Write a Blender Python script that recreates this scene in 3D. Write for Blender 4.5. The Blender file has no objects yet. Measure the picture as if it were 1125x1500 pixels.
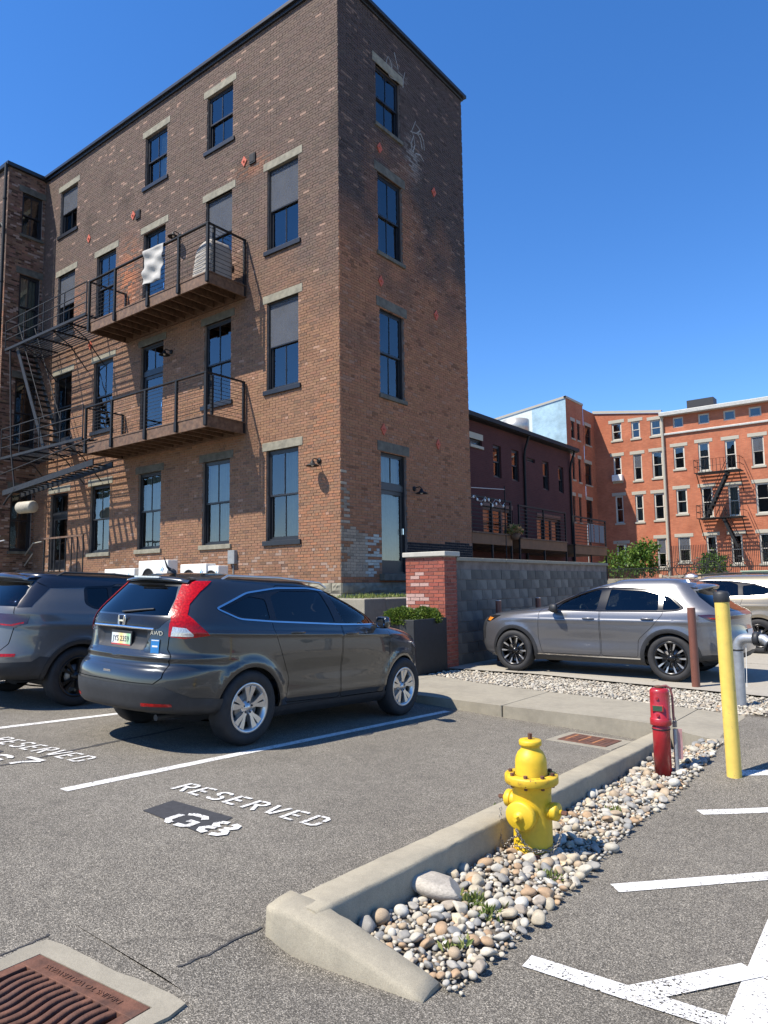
import bpy, bmesh, math, random
import numpy as np
from mathutils import Vector, Matrix
from mathutils.geometry import delaunay_2d_cdt

rnd = random.Random(7)
rng = np.random.default_rng(7)
scene = bpy.context.scene
COL = scene.collection
rad = math.radians

# ------------------------------------------------------------------ camera
FPX = 1043.4                      # focal length in photo pixels (1125 x 1500)
PITCH, ROLL, YAW = rad(5.766), rad(-0.7456), rad(-37.81)
HC = 1.48


def _cam_axes():
    cp, sp = math.cos(PITCH), math.sin(PITCH)
    fw = np.array([0, cp, sp]); u = np.array([0, -sp, cp]); r = np.array([1., 0, 0])
    r2 = r * math.cos(ROLL) + u * math.sin(ROLL)
    u2 = -r * math.sin(ROLL) + u * math.cos(ROLL)
    c, s = math.cos(YAW), math.sin(YAW)
    return np.array([r2, -u2, fw]) @ np.array([[c, -s, 0], [s, c, 0], [0, 0, 1]])


CM = _cam_axes()
cd = bpy.data.cameras.new('camera')
cam = bpy.data.objects.new('camera', cd)
COL.objects.link(cam)
cd.sensor_fit = 'VERTICAL'
cd.sensor_height = 36.0
cd.lens = 36.0 * FPX / 1500.0
cd.clip_start = 0.05
cd.clip_end = 2000
cam.matrix_world = Matrix([[CM[0][i], -CM[1][i], -CM[2][i], (0, 0, HC)[i]] for i in range(3)] + [[0, 0, 0, 1]])
scene.camera = cam
scene.render.resolution_x = 768
scene.render.resolution_y = 1024

# ------------------------------------------------------------------ sun, sky, exposure
SUN_TRAVEL = Vector((0.33, 0.60, -1.0)).normalized()
to_sun = -SUN_TRAVEL
SUN_EL = math.asin(to_sun.z)
w = bpy.data.worlds.new('World')
scene.world = w
w.use_nodes = True
nt = w.node_tree
for n in list(nt.nodes):
    nt.nodes.remove(n)
out = nt.nodes.new('ShaderNodeOutputWorld')
bg = nt.nodes.new('ShaderNodeBackground')
sky = nt.nodes.new('ShaderNodeTexSky')
sky.sky_type = 'NISHITA'
sky.sun_disc = False
sky.sun_elevation = SUN_EL
sky.sun_rotation = math.atan2(to_sun.x, to_sun.y)
sky.altitude = 150
sky.air_density = 1.0
sky.dust_density = 0.0
sky.ozone_density = 3.0
bg.inputs['Strength'].default_value = 0.112
hs = nt.nodes.new('ShaderNodeHueSaturation')
hs.inputs['Saturation'].default_value = 1.26
nt.links.new(sky.outputs[0], hs.inputs['Color'])
tn = nt.nodes.new('ShaderNodeMix'); tn.data_type = 'RGBA'; tn.blend_type = 'MULTIPLY'; tn.inputs[0].default_value = 1.0
tn.inputs[7].default_value = (.97, 1.0, 1.17, 1)
nt.links.new(hs.outputs[0], tn.inputs[6])
nt.links.new(tn.outputs[2], bg.inputs['Color'])
nt.links.new(bg.outputs[0], out.inputs['Surface'])
sd = bpy.data.lights.new('sun', 'SUN')
sun = bpy.data.objects.new('sun', sd)
COL.objects.link(sun)
sd.energy = 4.9
sd.angle = rad(0.53)
sd.color = (1.0, 0.925, 0.81)
sun.rotation_euler = SUN_TRAVEL.to_track_quat('-Z', 'Y').to_euler()
sun.location = (-8, -10, 30)
vs = scene.view_settings
vs.view_transform = 'Standard'
vs.look = 'None'
vs.exposure = 0.8
vs.gamma = 1.0
vs.use_curve_mapping = False


# ------------------------------------------------------------------ photo pixel -> place
def ray(px, py):
    return CM.T @ np.array([(px - 562.5) / FPX, (py - 750) / FPX, 1.0])


CAMP = np.array([0, 0, HC])
GA, GB = -0.03, -0.045            # the lot falls gently away from the camera


def on_x(px, py, c):
    d = ray(px, py); return CAMP + c / d[0] * d


def on_y(px, py, c):
    d = ray(px, py); return CAMP + c / d[1] * d


def on_z(px, py, c):
    d = ray(px, py); return CAMP + (c - HC) / d[2] * d


def lot_z(x, y):
    return GA * x + GB * y


def on_lot(px, py, dz=0.0):
    d = ray(px, py); t = (dz - HC) / (d[2] - GA * d[0] - GB * d[1]); return CAMP + t * d


PAD = -0.06                        # level of the driveway beyond the lot


def ground_z(x, y):
    """height of the asphalt sheet: a tilted plane, lifted to the driveway level on the right"""
    z = lot_z(min(max(x, -16), 6), min(max(y, -8), 8.8))
    a_ = min(max((x + 2.50 + .035 * (y - 2.28)) / .24, 0), 1); b_ = min(max((y - 1.5) / 1.0, 0), 1)
    z -= .065 * a_ * a_ * (3 - 2 * a_) * b_ * b_ * (3 - 2 * b_)          # the side beyond the kerb lies a little lower
    k = min(max((y - 5.2) / 3.0, 0), 1); k = k * k * (3 - 2 * k)
    h = min(max((x + 2.45) / 0.6, 0), 1)
    z += (PAD - 0.015 - z) * k * h
    q = min(max((y - 10.9) / .8, 0), 1); q = q * q * (3 - 2 * q)
    return z + (PAD - 0.015 - z) * q


# ------------------------------------------------------------------ helpers
def link(o, parent=None):
    COL.objects.link(o)
    if parent is not None:
        o.parent = parent
    return o


def tag(o, label=None, cat=None, group=None, kind=None):
    if label: o['label'] = label
    if cat: o['category'] = cat
    if group: o['group'] = group
    if kind: o['kind'] = kind
    return o


def empty(name, loc=(0, 0, 0), rz=0.0, label=None, cat=None, group=None):
    o = bpy.data.objects.new(name, None)
    o.empty_display_size = 0.2
    link(o)
    o.location = loc
    o.rotation_euler = (0, 0, rz)
    return tag(o, label, cat, group)


def copy_tree(o, parent=None):
    c = o.copy(); COL.objects.link(c); c.parent = parent
    for ch in o.children:
        copy_tree(ch, c)
    return c


class MB:
    """collects shapes, then links them as one mesh object"""

    def __init__(self):
        self.v = []; self.f = []; self.m = []; self.sm = []

    def add(self, verts, faces, mi=0, smooth=False, T=None):
        b = len(self.v)
        if T is not None:
            verts = [T @ Vector(p) for p in verts]
        self.v += [tuple(p) for p in verts]
        self.f += [tuple(b + i for i in f) for f in faces]
        self.m += [mi] * len(faces)
        self.sm += [smooth] * len(faces)
        return self

    def box(self, a, b, mi=0, T=None):
        x0, y0, z0 = (min(a[i], b[i]) for i in range(3)); x1, y1, z1 = (max(a[i], b[i]) for i in range(3))
        v = [(x0, y0, z0), (x1, y0, z0), (x1, y1, z0), (x0, y1, z0), (x0, y0, z1), (x1, y0, z1), (x1, y1, z1), (x0, y1, z1)]
        f = [(0, 3, 2, 1), (4, 5, 6, 7), (0, 1, 5, 4), (1, 2, 6, 5), (2, 3, 7, 6), (3, 0, 4, 7)]
        return self.add(v, f, mi, False, T)

    def bar(self, p, q, w, h, mi=0, up=(0, 0, 1)):
        p, q = Vector(p), Vector(q); d = (q - p).normalized(); u = Vector(up)
        if abs(d.dot(u)) > .98: u = Vector((1, 0, 0))
        s = d.cross(u).normalized(); u = s.cross(d)
        v = []
        for c in (p, q):
            v += [c - s * w / 2 - u * h / 2, c + s * w / 2 - u * h / 2, c + s * w / 2 + u * h / 2, c - s * w / 2 + u * h / 2]
        f = [(0, 1, 2, 3), (7, 6, 5, 4), (0, 4, 5, 1), (1, 5, 6, 2), (2, 6, 7, 3), (3, 7, 4, 0)]
        return self.add(v, f, mi)

    def tube(self, path, r, n=10, mi=0, caps=True, smooth=True, closed=False):
        pts = [Vector(p) for p in path]; m = len(pts); rr = r if isinstance(r, (list, tuple)) else [r] * m
        v = []; f = []; prev = None
        for i, p in enumerate(pts):
            if closed:
                d = (pts[(i + 1) % m] - pts[i - 1]).normalized()
            else:
                d = ((pts[min(i + 1, m - 1)] - p).normalized() + (p - pts[max(i - 1, 0)]).normalized())
                d = d.normalized() if d.length > 1e-9 else Vector((0, 0, 1))
            if prev is None:
                a = Vector((0, 0, 1)) if abs(d.z) < .9 else Vector((1, 0, 0))
                s = d.cross(a).normalized()
            else:
                s = (prev - d * prev.dot(d)).normalized()
            prev = s; u = d.cross(s)
            for k in range(n):
                t = 2 * math.pi * k / n
                v.append(p + (s * math.cos(t) + u * math.sin(t)) * rr[i])
        for i in range(m if closed else m - 1):
            j = (i + 1) % m
            for k in range(n):
                k2 = (k + 1) % n
                f.append((i * n + k, i * n + k2, j * n + k2, j * n + k))
        self.add(v, f, mi, smooth)
        if caps and not closed:
            self.add(v[:n], [tuple(reversed(range(n)))], mi)
            self.add(v[-n:], [tuple(range(n))], mi)
        return self

    def lathe(self, prof, n=32, mi=0, T=None, smooth=True, a0=0.0, a1=2 * math.pi):
        """prof: (radius, z) list, revolved about z"""
        full = abs(a1 - a0 - 2 * math.pi) < 1e-6
        cols = n if full else n + 1
        v = []; f = []
        for (r, z) in prof:
            for k in range(cols):
                t = a0 + (a1 - a0) * k / n
                v.append((r * math.cos(t), r * math.sin(t), z))
        for i in range(len(prof) - 1):
            for k in range(n):
                k2 = (k + 1) % cols
                f.append((i * cols + k, i * cols + k2, (i + 1) * cols + k2, (i + 1) * cols + k))
        return self.add(v, f, mi, smooth, T)

    def prism(self, poly, h0, h1, mi=0, T=None, smooth=False):
        """poly: xy outline (counter-clockwise), extruded h0..h1 in z"""
        n = len(poly)
        v = [(p[0], p[1], h0) for p in poly] + [(p[0], p[1], h1) for p in poly]
        self.add(v, [tuple(reversed(range(n))), tuple(range(n, 2 * n))], mi, False, T)
        return self.add(v, [(i, (i + 1) % n, n + (i + 1) % n, n + i) for i in range(n)], mi, smooth, T)

    def build(self, name, mats, parent=None, bevel=0.0, seg=2, autosmooth=None):
        me = bpy.data.meshes.new(name)
        me.from_pydata([tuple(p) for p in self.v], [], self.f)
        mats = mats if isinstance(mats, (list, tuple)) else [mats]
        for m in mats: me.materials.append(m)
        me.polygons.foreach_set('material_index', self.m)
        me.polygons.foreach_set('use_smooth', self.sm)
        me.update()
        o = bpy.data.objects.new(name, me)
        link(o, parent)
        if bevel:
            b = o.modifiers.new('Bevel', 'BEVEL'); b.width = bevel; b.segments = seg; b.limit_method = 'ANGLE'
            b.angle_limit = rad(40); b.harden_normals = False
        return o


def np_mesh(name, V, Q, mats, parent=None, mi=None, col=None, smooth=False):
    """big mesh from numpy arrays; Q is (n,3) or (n,4)"""
    me = bpy.data.meshes.new(name)
    n, k = Q.shape
    me.vertices.add(len(V)); me.vertices.foreach_set('co', np.ascontiguousarray(V, dtype=np.float32).ravel())
    me.loops.add(n * k); me.loops.foreach_set('vertex_index', np.ascontiguousarray(Q, dtype=np.int32).ravel())
    me.polygons.add(n)
    me.polygons.foreach_set('loop_start', np.arange(0, n * k, k, dtype=np.int32))
    me.polygons.foreach_set('loop_total', np.full(n, k, dtype=np.int32))
    me.polygons.foreach_set('use_smooth', np.full(n, smooth, dtype=bool))
    if mi is not None: me.polygons.foreach_set('material_index', np.asarray(mi, dtype=np.int32))
    for m in (mats if isinstance(mats, (list, tuple)) else [mats]): me.materials.append(m)
    if col is not None:
        at = me.attributes.new('col', 'FLOAT_COLOR', 'POINT')
        c4 = np.ones((len(V), 4), dtype=np.float32); c4[:, :3] = col
        at.data.foreach_set('color', c4.ravel())
    me.update(calc_edges=True)
    me.validate()
    o = bpy.data.objects.new(name, me)
    return link(o, parent)


def TR(x=0, y=0, z=0, rx=0, ry=0, rz=0, s=1.0):
    M = Matrix.Translation((x, y, z)) @ Matrix.Rotation(rz, 4, 'Z') @ Matrix.Rotation(ry, 4, 'Y') @ Matrix.Rotation(rx, 4, 'X')
    if not isinstance(s, (tuple, list)): s = (s, s, s)
    return M @ Matrix.Diagonal((*s, 1))


# ------------------------------------------------------------------ materials
def _new(name):
    m = bpy.data.materials.new(name)
    m.use_nodes = True
    nt = m.node_tree
    b = nt.nodes['Principled BSDF']
    return m, nt, b


def nd(nt, typ, **kw):
    n = nt.nodes.new(typ)
    for k, v in kw.items():
        if k in n.inputs: n.inputs[k].default_value = v
        else: setattr(n, k, v)
    return n


def ramp(nt, stops, interp='LINEAR'):
    r = nt.nodes.new('ShaderNodeValToRGB')
    r.color_ramp.interpolation = interp
    e = r.color_ramp.elements
    while len(e) < len(stops): e.new(0.5)
    for i, (p, c) in enumerate(stops):
        e[i].position = p
        e[i].color = (*c, 1) if len(c) == 3 else c
    return r


def mixc(nt, a, b, fac, mode='MIX'):
    n = nt.nodes.new('ShaderNodeMix'); n.data_type = 'RGBA'; n.blend_type = mode
    for sock, v in ((n.inputs[6], a), (n.inputs[7], b), (n.inputs[0], fac)):
        if hasattr(v, 'is_linked'): nt.links.new(v, sock)
        elif isinstance(v, (int, float)): sock.default_value = v
        else: sock.default_value = (*v, 1)
    return n.outputs[2]


def coords(nt, kind='Object'):
    return nt.nodes.new('ShaderNodeTexCoord').outputs[kind]


def noise(nt, vec, scale, detail=4, rough=.55):
    n = nd(nt, 'ShaderNodeTexNoise', Scale=scale, Detail=detail, Roughness=rough)
    nt.links.new(vec, n.inputs['Vector'])
    return n.outputs['Fac']


def bump(nt, b, height, strength=.3, dist=.01):
    n = nd(nt, 'ShaderNodeBump', Strength=strength, Distance=dist)
    nt.links.new(height, n.inputs['Height'])
    nt.links.new(n.outputs[0], b.inputs['Normal'])


def mat(name, col, rough=.6, metal=0.0, var=.15, vs=12, bmp=0.0, bs=60, bd=.004, spec=.5, coat=0.0, coord='Object', stain=None, stain_s=2.0, stain_amt=.5):
    m, nt, b = _new(name)
    v = coords(nt, coord)
    f = noise(nt, v, vs, 5)
    lo = tuple(c * (1 - var) for c in col); hi = tuple(min(1, c * (1 + var)) for c in col)
    r = ramp(nt, [(.3, lo), (.7, hi)])
    nt.links.new(f, r.inputs[0])
    c = r.outputs[0]
    if stain:
        f2 = noise(nt, v, stain_s, 6, .65)
        r2 = ramp(nt, [(.52, (0, 0, 0)), (.68, (stain_amt,) * 3)])
        nt.links.new(f2, r2.inputs[0])
        c = mixc(nt, c, stain, r2.outputs[0])
    nt.links.new(c, b.inputs['Base Color'])
    b.inputs['Roughness'].default_value = rough
    b.inputs['Metallic'].default_value = metal
    b.inputs['Specular IOR Level'].default_value = spec
    b.inputs['Coat Weight'].default_value = coat
    b.inputs['Coat Roughness'].default_value = .04
    if bmp:
        bump(nt, b, noise(nt, v, bs, 4), bmp, bd)
    return m


def glass_mat(name, tint=(.55, .6, .58), ior=1.6, rough=.0, refl=(1, 1, 1)):
    m, nt, b = _new(name)
    nt.nodes.remove(b)
    o = nt.nodes['Material Output']
    t = nd(nt, 'ShaderNodeBsdfTransparent'); t.inputs[0].default_value = (*tint, 1)
    g = nd(nt, 'ShaderNodeBsdfGlossy'); g.inputs['Roughness'].default_value = rough; g.inputs[0].default_value = (*refl, 1)
    fr = nd(nt, 'ShaderNodeFresnel'); fr.inputs[0].default_value = ior
    v = coords(nt)
    n = nd(nt, 'ShaderNodeBump', Strength=.04, Distance=.02)
    nt.links.new(noise(nt, v, 1.6, 1), n.inputs['Height'])
    nt.links.new(n.outputs[0], g.inputs['Normal'])
    x = nd(nt, 'ShaderNodeMixShader')
    nt.links.new(fr.outputs[0], x.inputs[0]); nt.links.new(t.outputs[0], x.inputs[1]); nt.links.new(g.outputs[0], x.inputs[2])
    nt.links.new(x.outputs[0], o.inputs['Surface'])
    return m


def attr_mat(name, rough=.85, bmp=.5, bs=120, bd=.004, grime=.25):
    """colour comes from the per-piece 'col' attribute, plus grain"""
    m, nt, b = _new(name)
    a = nd(nt, 'ShaderNodeAttribute'); a.attribute_name = 'col'
    v = coords(nt)
    f = noise(nt, v, 38, 5, .65)
    r = ramp(nt, [(.3, (1 - grime,) * 3), (.7, (1 + grime * .6,) * 3)])
    nt.links.new(f, r.inputs[0])
    c = mixc(nt, a.outputs['Color'], r.outputs[0], 1.0, 'MULTIPLY')
    nt.links.new(c, b.inputs['Base Color'])
    b.inputs['Roughness'].default_value = rough
    b.inputs['Specular IOR Level'].default_value = .25
    if bmp: bump(nt, b, noise(nt, v, bs, 5, .7), bmp, bd)
    return m


def asphalt_mat(name, lo, hi, fine=260):
    m, nt, b = _new(name)
    v = coords(nt)
    vo = nd(nt, 'ShaderNodeTexVoronoi', Scale=fine); vo.inputs['Randomness'].default_value = 1
    nt.links.new(v, vo.inputs['Vector'])
    sep = nd(nt, 'ShaderNodeSeparateColor'); nt.links.new(vo.outputs['Color'], sep.inputs[0])
    r = ramp(nt, [(.0, tuple(c * .55 for c in lo)), (.45, lo), (.78, hi), (.93, tuple(c * 1.35 for c in hi)), (1.0, tuple(min(1, c * 2.1) for c in hi))])
    nt.links.new(sep.outputs[0], r.inputs[0])
    big = noise(nt, v, .55, 5, .6)
    rb = ramp(nt, [(.3, (.84, .83, .82)), (.72, (1.12, 1.11, 1.1))]); nt.links.new(big, rb.inputs[0])
    c = mixc(nt, r.outputs[0], rb.outputs[0], 1.0, 'MULTIPLY')
    mid = noise(nt, v, 6.5, 6, .7)
    rm = ramp(nt, [(.32, (.86, .86, .86)), (.66, (1.08, 1.08, 1.07))]); nt.links.new(mid, rm.inputs[0])
    c = mixc(nt, c, rm.outputs[0], 1.0, 'MULTIPLY')
    # a few oil drips
    oil = noise(nt, v, 1.7, 3, .5)
    ro = ramp(nt, [(.70, (0, 0, 0)), (.8, (.35, .35, .35))]); nt.links.new(oil, ro.inputs[0])
    c = mixc(nt, c, tuple(x * .45 for x in lo), ro.outputs[0])
    # hairline cracks in some areas, lighter worn lanes
    wv = nd(nt, 'ShaderNodeTexNoise', Scale=2.2, Detail=4); nt.links.new(v, wv.inputs['Vector'])
    va = nd(nt, 'ShaderNodeVectorMath', operation='MULTIPLY_ADD'); nt.links.new(wv.outputs['Color'], va.inputs[0]); va.inputs[1].default_value = (.5, .5, .0); nt.links.new(v, va.inputs[2])
    ve = nd(nt, 'ShaderNodeTexVoronoi', Scale=.42); ve.feature = 'DISTANCE_TO_EDGE'; nt.links.new(va.outputs[0], ve.inputs['Vector'])
    rc = ramp(nt, [(.0, (1, 1, 1)), (.0022, (.7, .7, .7)), (.0042, (0, 0, 0))]); nt.links.new(ve.outputs['Distance'], rc.inputs[0])
    mk_ = ramp(nt, [(.50, (0, 0, 0)), (.64, (.4, .4, .4))]); nt.links.new(noise(nt, v, .33, 2), mk_.inputs[0])
    cm = nd(nt, 'ShaderNodeMath', operation='MULTIPLY'); nt.links.new(rc.outputs[0], cm.inputs[0]); nt.links.new(mk_.outputs[0], cm.inputs[1])
    c = mixc(nt, c, tuple(x * .35 for x in lo), cm.outputs[0])
    nt.links.new(c, b.inputs['Base Color'])
    b.inputs['Roughness'].default_value = .88
    b.inputs['Specular IOR Level'].default_value = .3
    h = nd(nt, 'ShaderNodeMath', operation='ADD')
    nt.links.new(vo.outputs['Distance'], h.inputs[0]); nt.links.new(noise(nt, v, 90, 4), h.inputs[1])
    bump(nt, b, h.outputs[0], .55, .006)
    return m


def concrete_mat(name, col, speck=.10, stain=(.16, .145, .115), amt=.45, bs=55):
    m, nt, b = _new(name)
    v = coords(nt)
    f = noise(nt, v, 240, 2, .8)
    r = ramp(nt, [(.25, tuple(c * (1 - speck * 2.2) for c in col)), (.5, col), (.75, tuple(min(1, c * (1 + speck * 1.4)) for c in col))]); nt.links.new(f, r.inputs[0])
    f2 = noise(nt, v, 2.1, 7, .68)
    r2 = ramp(nt, [(.46, (0, 0, 0)), (.7, (amt,) * 3)]); nt.links.new(f2, r2.inputs[0])
    c = mixc(nt, r.outputs[0], stain, r2.outputs[0])
    f3 = noise(nt, v, 14, 5, .6)
    r3 = ramp(nt, [(.3, (.9, .9, .9)), (.7, (1.06, 1.06, 1.06))]); nt.links.new(f3, r3.inputs[0])
    c = mixc(nt, c, r3.outputs[0], 1.0, 'MULTIPLY')
    nt.links.new(c, b.inputs['Base Color'])
    b.inputs['Roughness'].default_value = .85
    b.inputs['Specular IOR Level'].default_value = .3
    bump(nt, b, noise(nt, v, bs, 8, .75), .45, .006)
    return m


def paint_mat(name, col, flake=.25, metal=.55, rough=.32, coat=1.0):
    m, nt, b = _new(name)
    v = coords(nt)
    f = noise(nt, v, 900, 1)
    r = ramp(nt, [(.35, tuple(c * (1 - flake) for c in col)), (.65, tuple(c * (1 + flake) for c in col))]); nt.links.new(f, r.inputs[0])
    # road dust low on the body
    d = noise(nt, v, 5, 6, .7)
    sx = nd(nt, 'ShaderNodeSeparateXYZ'); nt.links.new(v, sx.inputs[0])
    mr = nd(nt, 'ShaderNodeMapRange'); mr.inputs[1].default_value = .75; mr.inputs[2].default_value = .2; mr.inputs[3].default_value = 0; mr.inputs[4].default_value = .16
    nt.links.new(sx.outputs['Z'], mr.inputs[0])
    mu = nd(nt, 'ShaderNodeMath', operation='MULTIPLY'); nt.links.new(mr.outputs[0], mu.inputs[0]); nt.links.new(d, mu.inputs[1])
    c = mixc(nt, r.outputs[0], (.23, .2, .165), mu.outputs[0])
    nt.links.new(c, b.inputs['Base Color'])
    b.inputs['Metallic'].default_value = metal
    b.inputs['Roughness'].default_value = rough
    b.inputs['Coat Weight'].default_value = coat
    b.inputs['Coat Roughness'].default_value = .03
    return m


def brick_tex_mat(name, c1, c2, mortar, scale=1.0, bw=.215, rh=.0677, axis='XZ', var=.25, patch=None, msize=.011):
    """brick courses for walls too far off to tell the bricks apart"""
    m, nt, b = _new(name)
    v = coords(nt)
    sx = nd(nt, 'ShaderNodeSeparateXYZ'); nt.links.new(v, sx.inputs[0])
    ad = nd(nt, 'ShaderNodeMath', operation='ADD'); nt.links.new(sx.outputs['X'], ad.inputs[0]); nt.links.new(sx.outputs['Y'], ad.inputs[1])
    cb = nd(nt, 'ShaderNodeCombineXYZ'); nt.links.new(ad.outputs[0], cb.inputs[0]); nt.links.new(sx.outputs['Z'], cb.inputs[1])
    bt = nd(nt, 'ShaderNodeTexBrick', Scale=scale)
    bt.inputs['Brick Width'].default_value = bw; bt.inputs['Row Height'].default_value = rh; bt.inputs['Mortar Size'].default_value = msize
    bt.inputs['Color1'].default_value = (*c1, 1); bt.inputs['Color2'].default_value = (*c2, 1); bt.inputs['Mortar'].default_value = (*mortar, 1)
    nt.links.new(cb.outputs[0], bt.inputs['Vector'])
    f = noise(nt, v, .8, 6, .7)
    r = ramp(nt, [(.3, (1 - var,) * 3), (.7, (1 + var,) * 3)]); nt.links.new(f, r.inputs[0])
    c = mixc(nt, bt.outputs['Color'], r.outputs[0], 1.0, 'MULTIPLY')
    if patch:
        f2 = noise(nt, v, .35, 5, .7)
        r2 = ramp(nt, [(.5, (0, 0, 0)), (.66, (.6, .6, .6))]); nt.links.new(f2, r2.inputs[0])
        c = mixc(nt, c, patch, r2.outputs[0])
    nt.links.new(c, b.inputs['Base Color'])
    b.inputs['Roughness'].default_value = .9
    b.inputs['Specular IOR Level'].default_value = .2
    bump(nt, b, bt.outputs['Fac'], -.4, .01)
    return m


M = {}
M['asphalt'] = asphalt_mat('asphalt', (.108, .099, .082), (.245, .225, .188))
M['white_paint'] = mat('road_paint', (.66, .65, .62), .7, var=.10, vs=30, bmp=.6, bs=220, bd=.004, stain=(.30, .285, .255), stain_s=16, stain_amt=.6)


def wear(m, thr=.60, scale=75):
    """paint worn through to the asphalt in small chips"""
    nt = m.node_tree; o = nt.nodes['Material Output']; b = nt.nodes['Principled BSDF']; v = coords(nt)
    t = nd(nt, 'ShaderNodeBsdfTransparent'); x = nd(nt, 'ShaderNodeMixShader')
    a = noise(nt, v, scale, 3, .7); c = noise(nt, v, 3.5, 3, .6); k = nd(nt, 'ShaderNodeMath', operation='MULTIPLY_ADD'); nt.links.new(c, k.inputs[0]); k.inputs[1].default_value = .35; nt.links.new(a, k.inputs[2])
    r = ramp(nt, [(thr + .15, (0, 0, 0)), (thr + .19, (1, 1, 1))]); nt.links.new(k.outputs[0], r.inputs[0]); nt.links.new(r.outputs[0], x.inputs[0])
    nt.links.new(b.outputs[0], x.inputs[1]); nt.links.new(t.outputs[0], x.inputs[2]); nt.links.new(x.outputs[0], o.inputs['Surface'])


wear(M['white_paint'])
M['black_paint'] = mat('black_road_paint', (.035, .035, .037), .75, var=.2, vs=30, bmp=.5, bs=220)
M['concrete'] = concrete_mat('concrete', (.275, .25, .195))
M['kerb'] = concrete_mat('kerb_concrete', (.33, .295, .22), .14, (.2, .185, .145), .5)
M['soil'] = mat('soil', (.10, .085, .065), .95, var=.4, vs=40, bmp=.8, bs=90)
M['driveway'] = concrete_mat('driveway_concrete', (.32, .295, .245), .08, (.25, .23, .2), .4)
M['black_metal'] = mat('black_painted_steel', (.010, .011, .012), .6, var=.25, vs=8, spec=.3)
M['grey_metal'] = mat('weathered_grey_steel', (.018, .019, .021), .6, 0.0, var=.3, vs=9, spec=.3)
M['frame'] = mat('black_window_frame', (.014, .015, .018), .4, var=.2, vs=6)
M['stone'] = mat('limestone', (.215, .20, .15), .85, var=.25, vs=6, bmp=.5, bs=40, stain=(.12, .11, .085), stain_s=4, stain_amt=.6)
M['dark_stone'] = mat('dark_limestone', (.10, .095, .075), .85, var=.3, vs=6, bmp=.5, bs=40, stain=(.045, .042, .036), stain_s=4, stain_amt=.6)  # darker limestone for some lintels and sills
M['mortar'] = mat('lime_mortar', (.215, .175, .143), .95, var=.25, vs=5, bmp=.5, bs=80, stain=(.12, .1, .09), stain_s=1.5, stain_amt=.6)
M['dark_mortar'] = mat('dark_brown_mortar', (.17, .14, .12), .95, var=.3, vs=5, bmp=.5, bs=80)  # darker mortar for the right wall, wing side, rear and block wall core
M['brick'] = attr_mat('brick')
M['rock'] = attr_mat('rock', .75, .35, 60, .004, .3)
M['pane'] = glass_mat('window_glass', (.62, .68, .68), 1.95)
M['room'] = mat('dim_room', (.035, .037, .04), .9, var=.3, vs=2)
M['curtain'] = mat('pale_curtain', (.36, .38, .34), .9, var=.08, vs=8)
M['blind'] = mat('grey_insect_screen', (.13, .14, .155), .9, var=.1, vs=10)
M['timber'] = mat('brown_timber', (.115, .062, .034), .7, var=.4, vs=9, bmp=.3, bs=40, stain=(.25, .17, .1), stain_s=5, stain_amt=.4)
M['rubber'] = mat('tyre_rubber', (.017, .017, .018), .75, var=.3, vs=14, bmp=.15, bs=80)
M['trim'] = mat('black_plastic', (.02, .021, .023), .55, var=.2, vs=15, bmp=.1, bs=300, bd=.001)
M['chrome'] = mat('chrome', (.75, .75, .76), .12, 1.0, var=.05)
M['white_plastic'] = mat('white_enamel', (.72, .71, .67), .45, var=.05, vs=8, stain=(.5, .47, .4), stain_s=5, stain_amt=.4)
M['red_enamel'] = mat('red_enamel', (.33, .012, .018), .38, var=.2, vs=9, spec=.5, coat=.3, stain=(.16, .02, .02), stain_s=7, stain_amt=.5)
M['rust'] = mat('rusted_iron', (.115, .050, .030), .8, .1, var=.45, vs=14, bmp=.5, bs=90, stain=(.075, .045, .035), stain_s=6, stain_amt=.8)


def chip(m, col, thr=.64, scale=26, rough=.85):
    """spots where the paint has gone and rust or undercoat shows"""
    nt = m.node_tree; b = nt.nodes['Principled BSDF']; src = b.inputs['Base Color'].links[0].from_socket; v = coords(nt)
    n = noise(nt, v, scale, 6, .72); r = ramp(nt, [(thr, (0, 0, 0)), (thr + .03, (1, 1, 1))]); nt.links.new(n, r.inputs[0])
    nt.links.new(mixc(nt, src, col, r.outputs[0]), b.inputs['Base Color'])
    return m


chip(M['red_enamel'], (.12, .03, .022), .66, 20)
# ================================================================== ground
def on_ground(px, py):
    d = ray(px, py); t0, t1 = .5, 80.
    f = lambda t: (CAMP + t * d)[2] - ground_z(*(CAMP + t * d)[:2])
    for _ in range(60):
        tm = (t0 + t1) / 2
        if f(tm) > 0: t0 = tm
        else: t1 = tm
    return CAMP + t0 * d


gx = sorted(set([-600, -250, -120, -70, -45, -32, -24, -20, 10, 16, 25, 40, 70, 120, 250, 600] + list(np.round(np.arange(-17, 7.01, .25), 3)) + list(np.round(np.arange(-3.2, -1.2, .05), 3))))
gy = sorted(set([-300, -120, -60, -30, -18, -12, 16, 22, 30, 45, 70, 120, 250, 700] + list(np.round(np.arange(-9, 12.01, .25), 3))))
GX, GY = np.meshgrid(gx, gy)
ZZ = np.vectorize(ground_z)(GX, GY)
nx, ny = len(gx), len(gy)
idx = np.arange(nx * ny).reshape(ny, nx)
Q = np.stack([idx[:-1, :-1], idx[:-1, 1:], idx[1:, 1:], idx[1:, :-1]], -1).reshape(-1, 4)
ground = np_mesh('ground', np.stack([GX, GY, ZZ], -1).reshape(-1, 3), Q, M['asphalt'], smooth=True)
tag(ground, kind='structure')


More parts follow.
